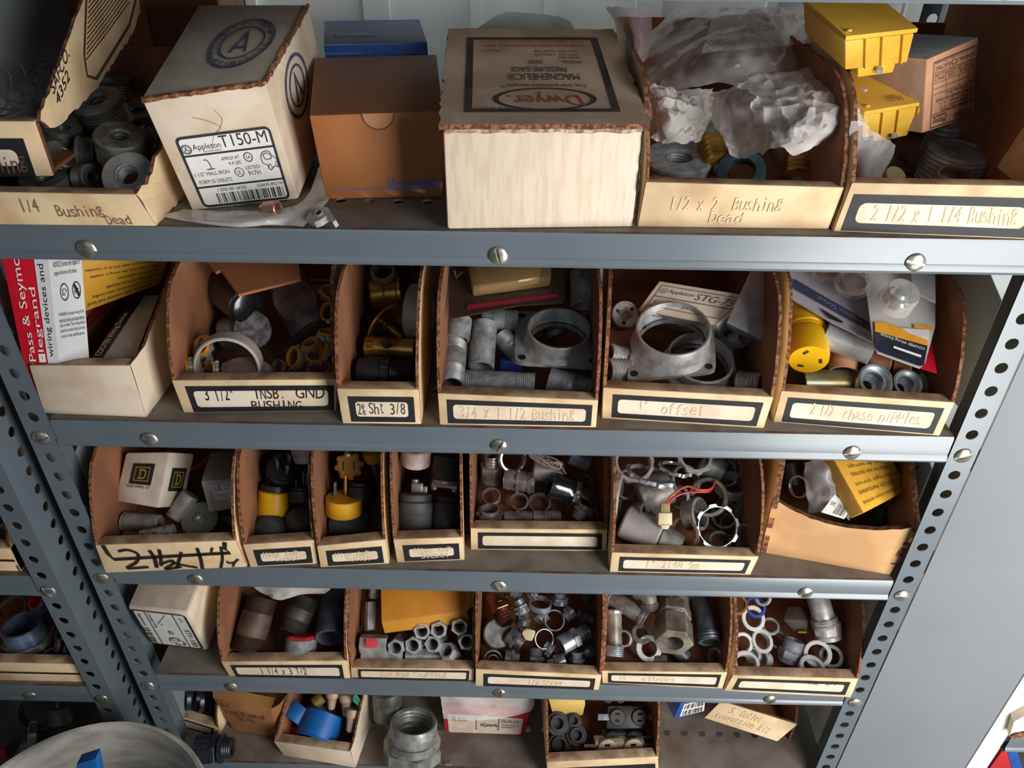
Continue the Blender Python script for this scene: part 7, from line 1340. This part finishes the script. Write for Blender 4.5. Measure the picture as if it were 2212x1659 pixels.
connector('large blue tinted connector standing mouth up on the neighbouring unit', k, (*ZM(230, 720), .016), (*ZM(160, 580), .050), 108, BZ, DULL, 'conduit connectors', .06, .30, .78, None, None, 6, 6)
r_, r0, L = span('insulated_bushing', 'blue grey bushing with a red liner on the neighbouring unit', 'bushing', k, (*ZM(360, 440), .045), (*ZM(262, 415), .066), 38); annulus(r_, 'bushing_wall', r0, r0 * .8, -L / 2, L / 2, BZ, .05); annulus(r_, 'red_liner', r0 * .85, r0 * .6, -L / 2, L * .54, REDPL, .05)
for lab, x, y, h, ax, d, m in [('dull ring on edge beside the large blue tinted connector', 490, 790, .018, (-.9, -.3, .2), 28, CAST), ('flat ring before the large blue tinted connector', 375, 830, .010, (0, -.2, 1), 40, CAST), ('dark ring behind the large blue tinted connector', 100, 470, .020, (0, -.3, 1), 60, DULL), ('dim ring beneath the red lined bushing', 460, 650, .03, (-.3, -.4, .8), 34, DULL), ('pale ring at the neighbouring post, beside the blue tinted connector', 430, 740, .022, (-.7, -.4, .5), 30, CAST)]:
    ring('conduit_ring', lab, 'ring', k, *ZM(x, y), h, ax, d, .4, .18, m, 'rings on the neighbouring unit')
ring('conduit_ring', 'zinc flanged ring on the upper neighbouring bin, cut by the picture edge', 'ring', 'D', 14, 1155, .03, (.1, -.4, .9), 56, .3, .25, CAST, 'rings on the neighbouring unit')
k = 'F'; ring('clamp_ring', 'large dark clamp ring standing under the neighbouring shelf', 'ring', k, *ZM(300, 1215), .055, (.15, -.75, .6), 86, .7, .10, mat('dark clamp steel', (120, 124, 126), .3, .5, rgb2=(84, 88, 90), scale=60), 'rings on the neighbouring unit'); ring('conduit_ring', 'shiny hoop on edge low under the neighbouring shelf', 'ring', k, *ZM(250, 1420), .03, (-.85, -.4, .25), 66, .5, .12, CHROME, 'rings on the neighbouring unit')
can('conduit_stub', 'grey tube leaning low under the neighbouring shelf', 'stub', k, (*ZM(290, 1380), .03), (*ZM(150, 1560), .01), 26, DULL); can('end_cap', 'small red cap low in the corner under the neighbouring shelf', 'cap', k, (*ZM(10, 1540), .012), (*ZM(70, 1530), .014), 26, REDPL); can('conduit_coupling', 'dark coupling beside the large clamp ring under the neighbouring shelf', 'coupling', k, (*ZM(470, 1180), .05), (*ZM(480, 1310), .03), 66, BLACKIRON)
bk_ = thing('plastic_bucket', 'off white plastic bucket on the floor in front of the shelf posts', 'bucket', (-.458, -.203, -.77))
BW = mat('scuffed white plastic', (206, 202, 194), .55, 0, rgb2=(160, 154, 146), scale=16, lo=.36, hi=.6, stretch=(1, 1, 3), bump=.03)
lathe_part(bk_, 'bucket_wall', [(.128, 0), (.130, .004), (.1465, .345), (.1495, .346), (.1505, .366), (.1480, .370), (.1445, .369), (.1430, .345), (.1255, .006), (.001, .006), (.001, 0)], BW, False, 72)
for zz in (.325, .335): annulus(bk_, 'rim_rib', .1495, .145, zz, zz + .003, BW, .005, 0, None, 64)
wire(bk_, 'bail_handle', [V((-.458, -.203, -.77)) + V((.151 * math.cos(a), .151 * math.sin(a), .34 - .16 * abs(math.sin(a / 1)) if False else .34 - .12 * math.sin(a - math.pi))) for a in [math.pi + math.pi * i / 10 for i in range(11)]], .002, ZINC, 4)
r_ = thing('blue_scraper', 'blue plastic piece standing inside the white bucket', 'scraper', (-.46, -.17, -.55)); A = [on_plane(*p, (0, -.16, 0), (0, 1, 0)) for p in [(165, 1652), (206, 1639), (222, 1720), (150, 1730)]]; finish(hexa_bm(A, [p + V((0, .012, 0)) for p in A], .001), 'scraper_blade', BLUEPL, r_, .5, True)
lathe_part(r_, 'scraper_handle', [(.008, -.21), (.010, -.2), (.010, -.10), (.006, -.06)], BLUEPL, False, 16, Matrix.Translation((.005, .012, 0)))
# next unit on the right: carton and boxes on its shelves
def rp(px, py, y): return on_plane(px, py, (0, y, 0), (0, 1, 0))
F = [rp(2190, 1560, -.046), rp(2300, 1500, -.046), rp(2300, 1570, -.046), rp(2180, 1594, -.046)]
r_ = thing('cardboard_bin', 'blown out white cardboard bin end on the deeper unit, its torn edge showing', 'bin', sum(F, V()) / 4)
finish(hexa_bm(F, [p + V((.02, .12, .01)) for p in F], .001), 'front_panel', [mat('sunlight white tone', (250, 248, 240)), WHITEBOARD, WHITEBOARD], r_, .6, True); finish(slab_bm([F[3] + V((-.001, -.002, -.002)), F[2] + V((0, -.002, 0)), F[2] + V((0, -.002, .012)), F[3] + V((0, -.002, .010))], (0, .003, 0), None, .0008, .004), 'torn_edge', FLUTE, r_, 0, True)  # front takes the same white, strong sunlight put into its colour
for lab, pts, m, y in [('red carton on the deeper unit under its shelf lip', [(2165, 1622), (2176, 1622), (2200, 1720), (2095, 1720)], REDPL, -.02), ('blue carton beside the red one on the deeper unit', [(2176, 1622), (2198, 1622), (2226, 1720), (2200, 1720)], mat('royal blue board', (30, 84, 170)), -.015)]:
    W = [rp(*p, y) for p in pts]; r_ = thing('small_carton', lab, 'box', sum(W, V()) / 4); finish(hexa_bm(W, [p + V((.004, .08, 0)) for p in W], .001), 'carton_body', m, r_, .6, True)
    if m is REDPL: pr = Print(W, .001); pr.stroke([(.2, .86), (.45, .78), (.8, .76), (.9, .9)], .03); pr.stroke([(.45, .95), (.6, .9), (.75, .98)], .03); pr.done(r_, 'white_lettering', PAPER)
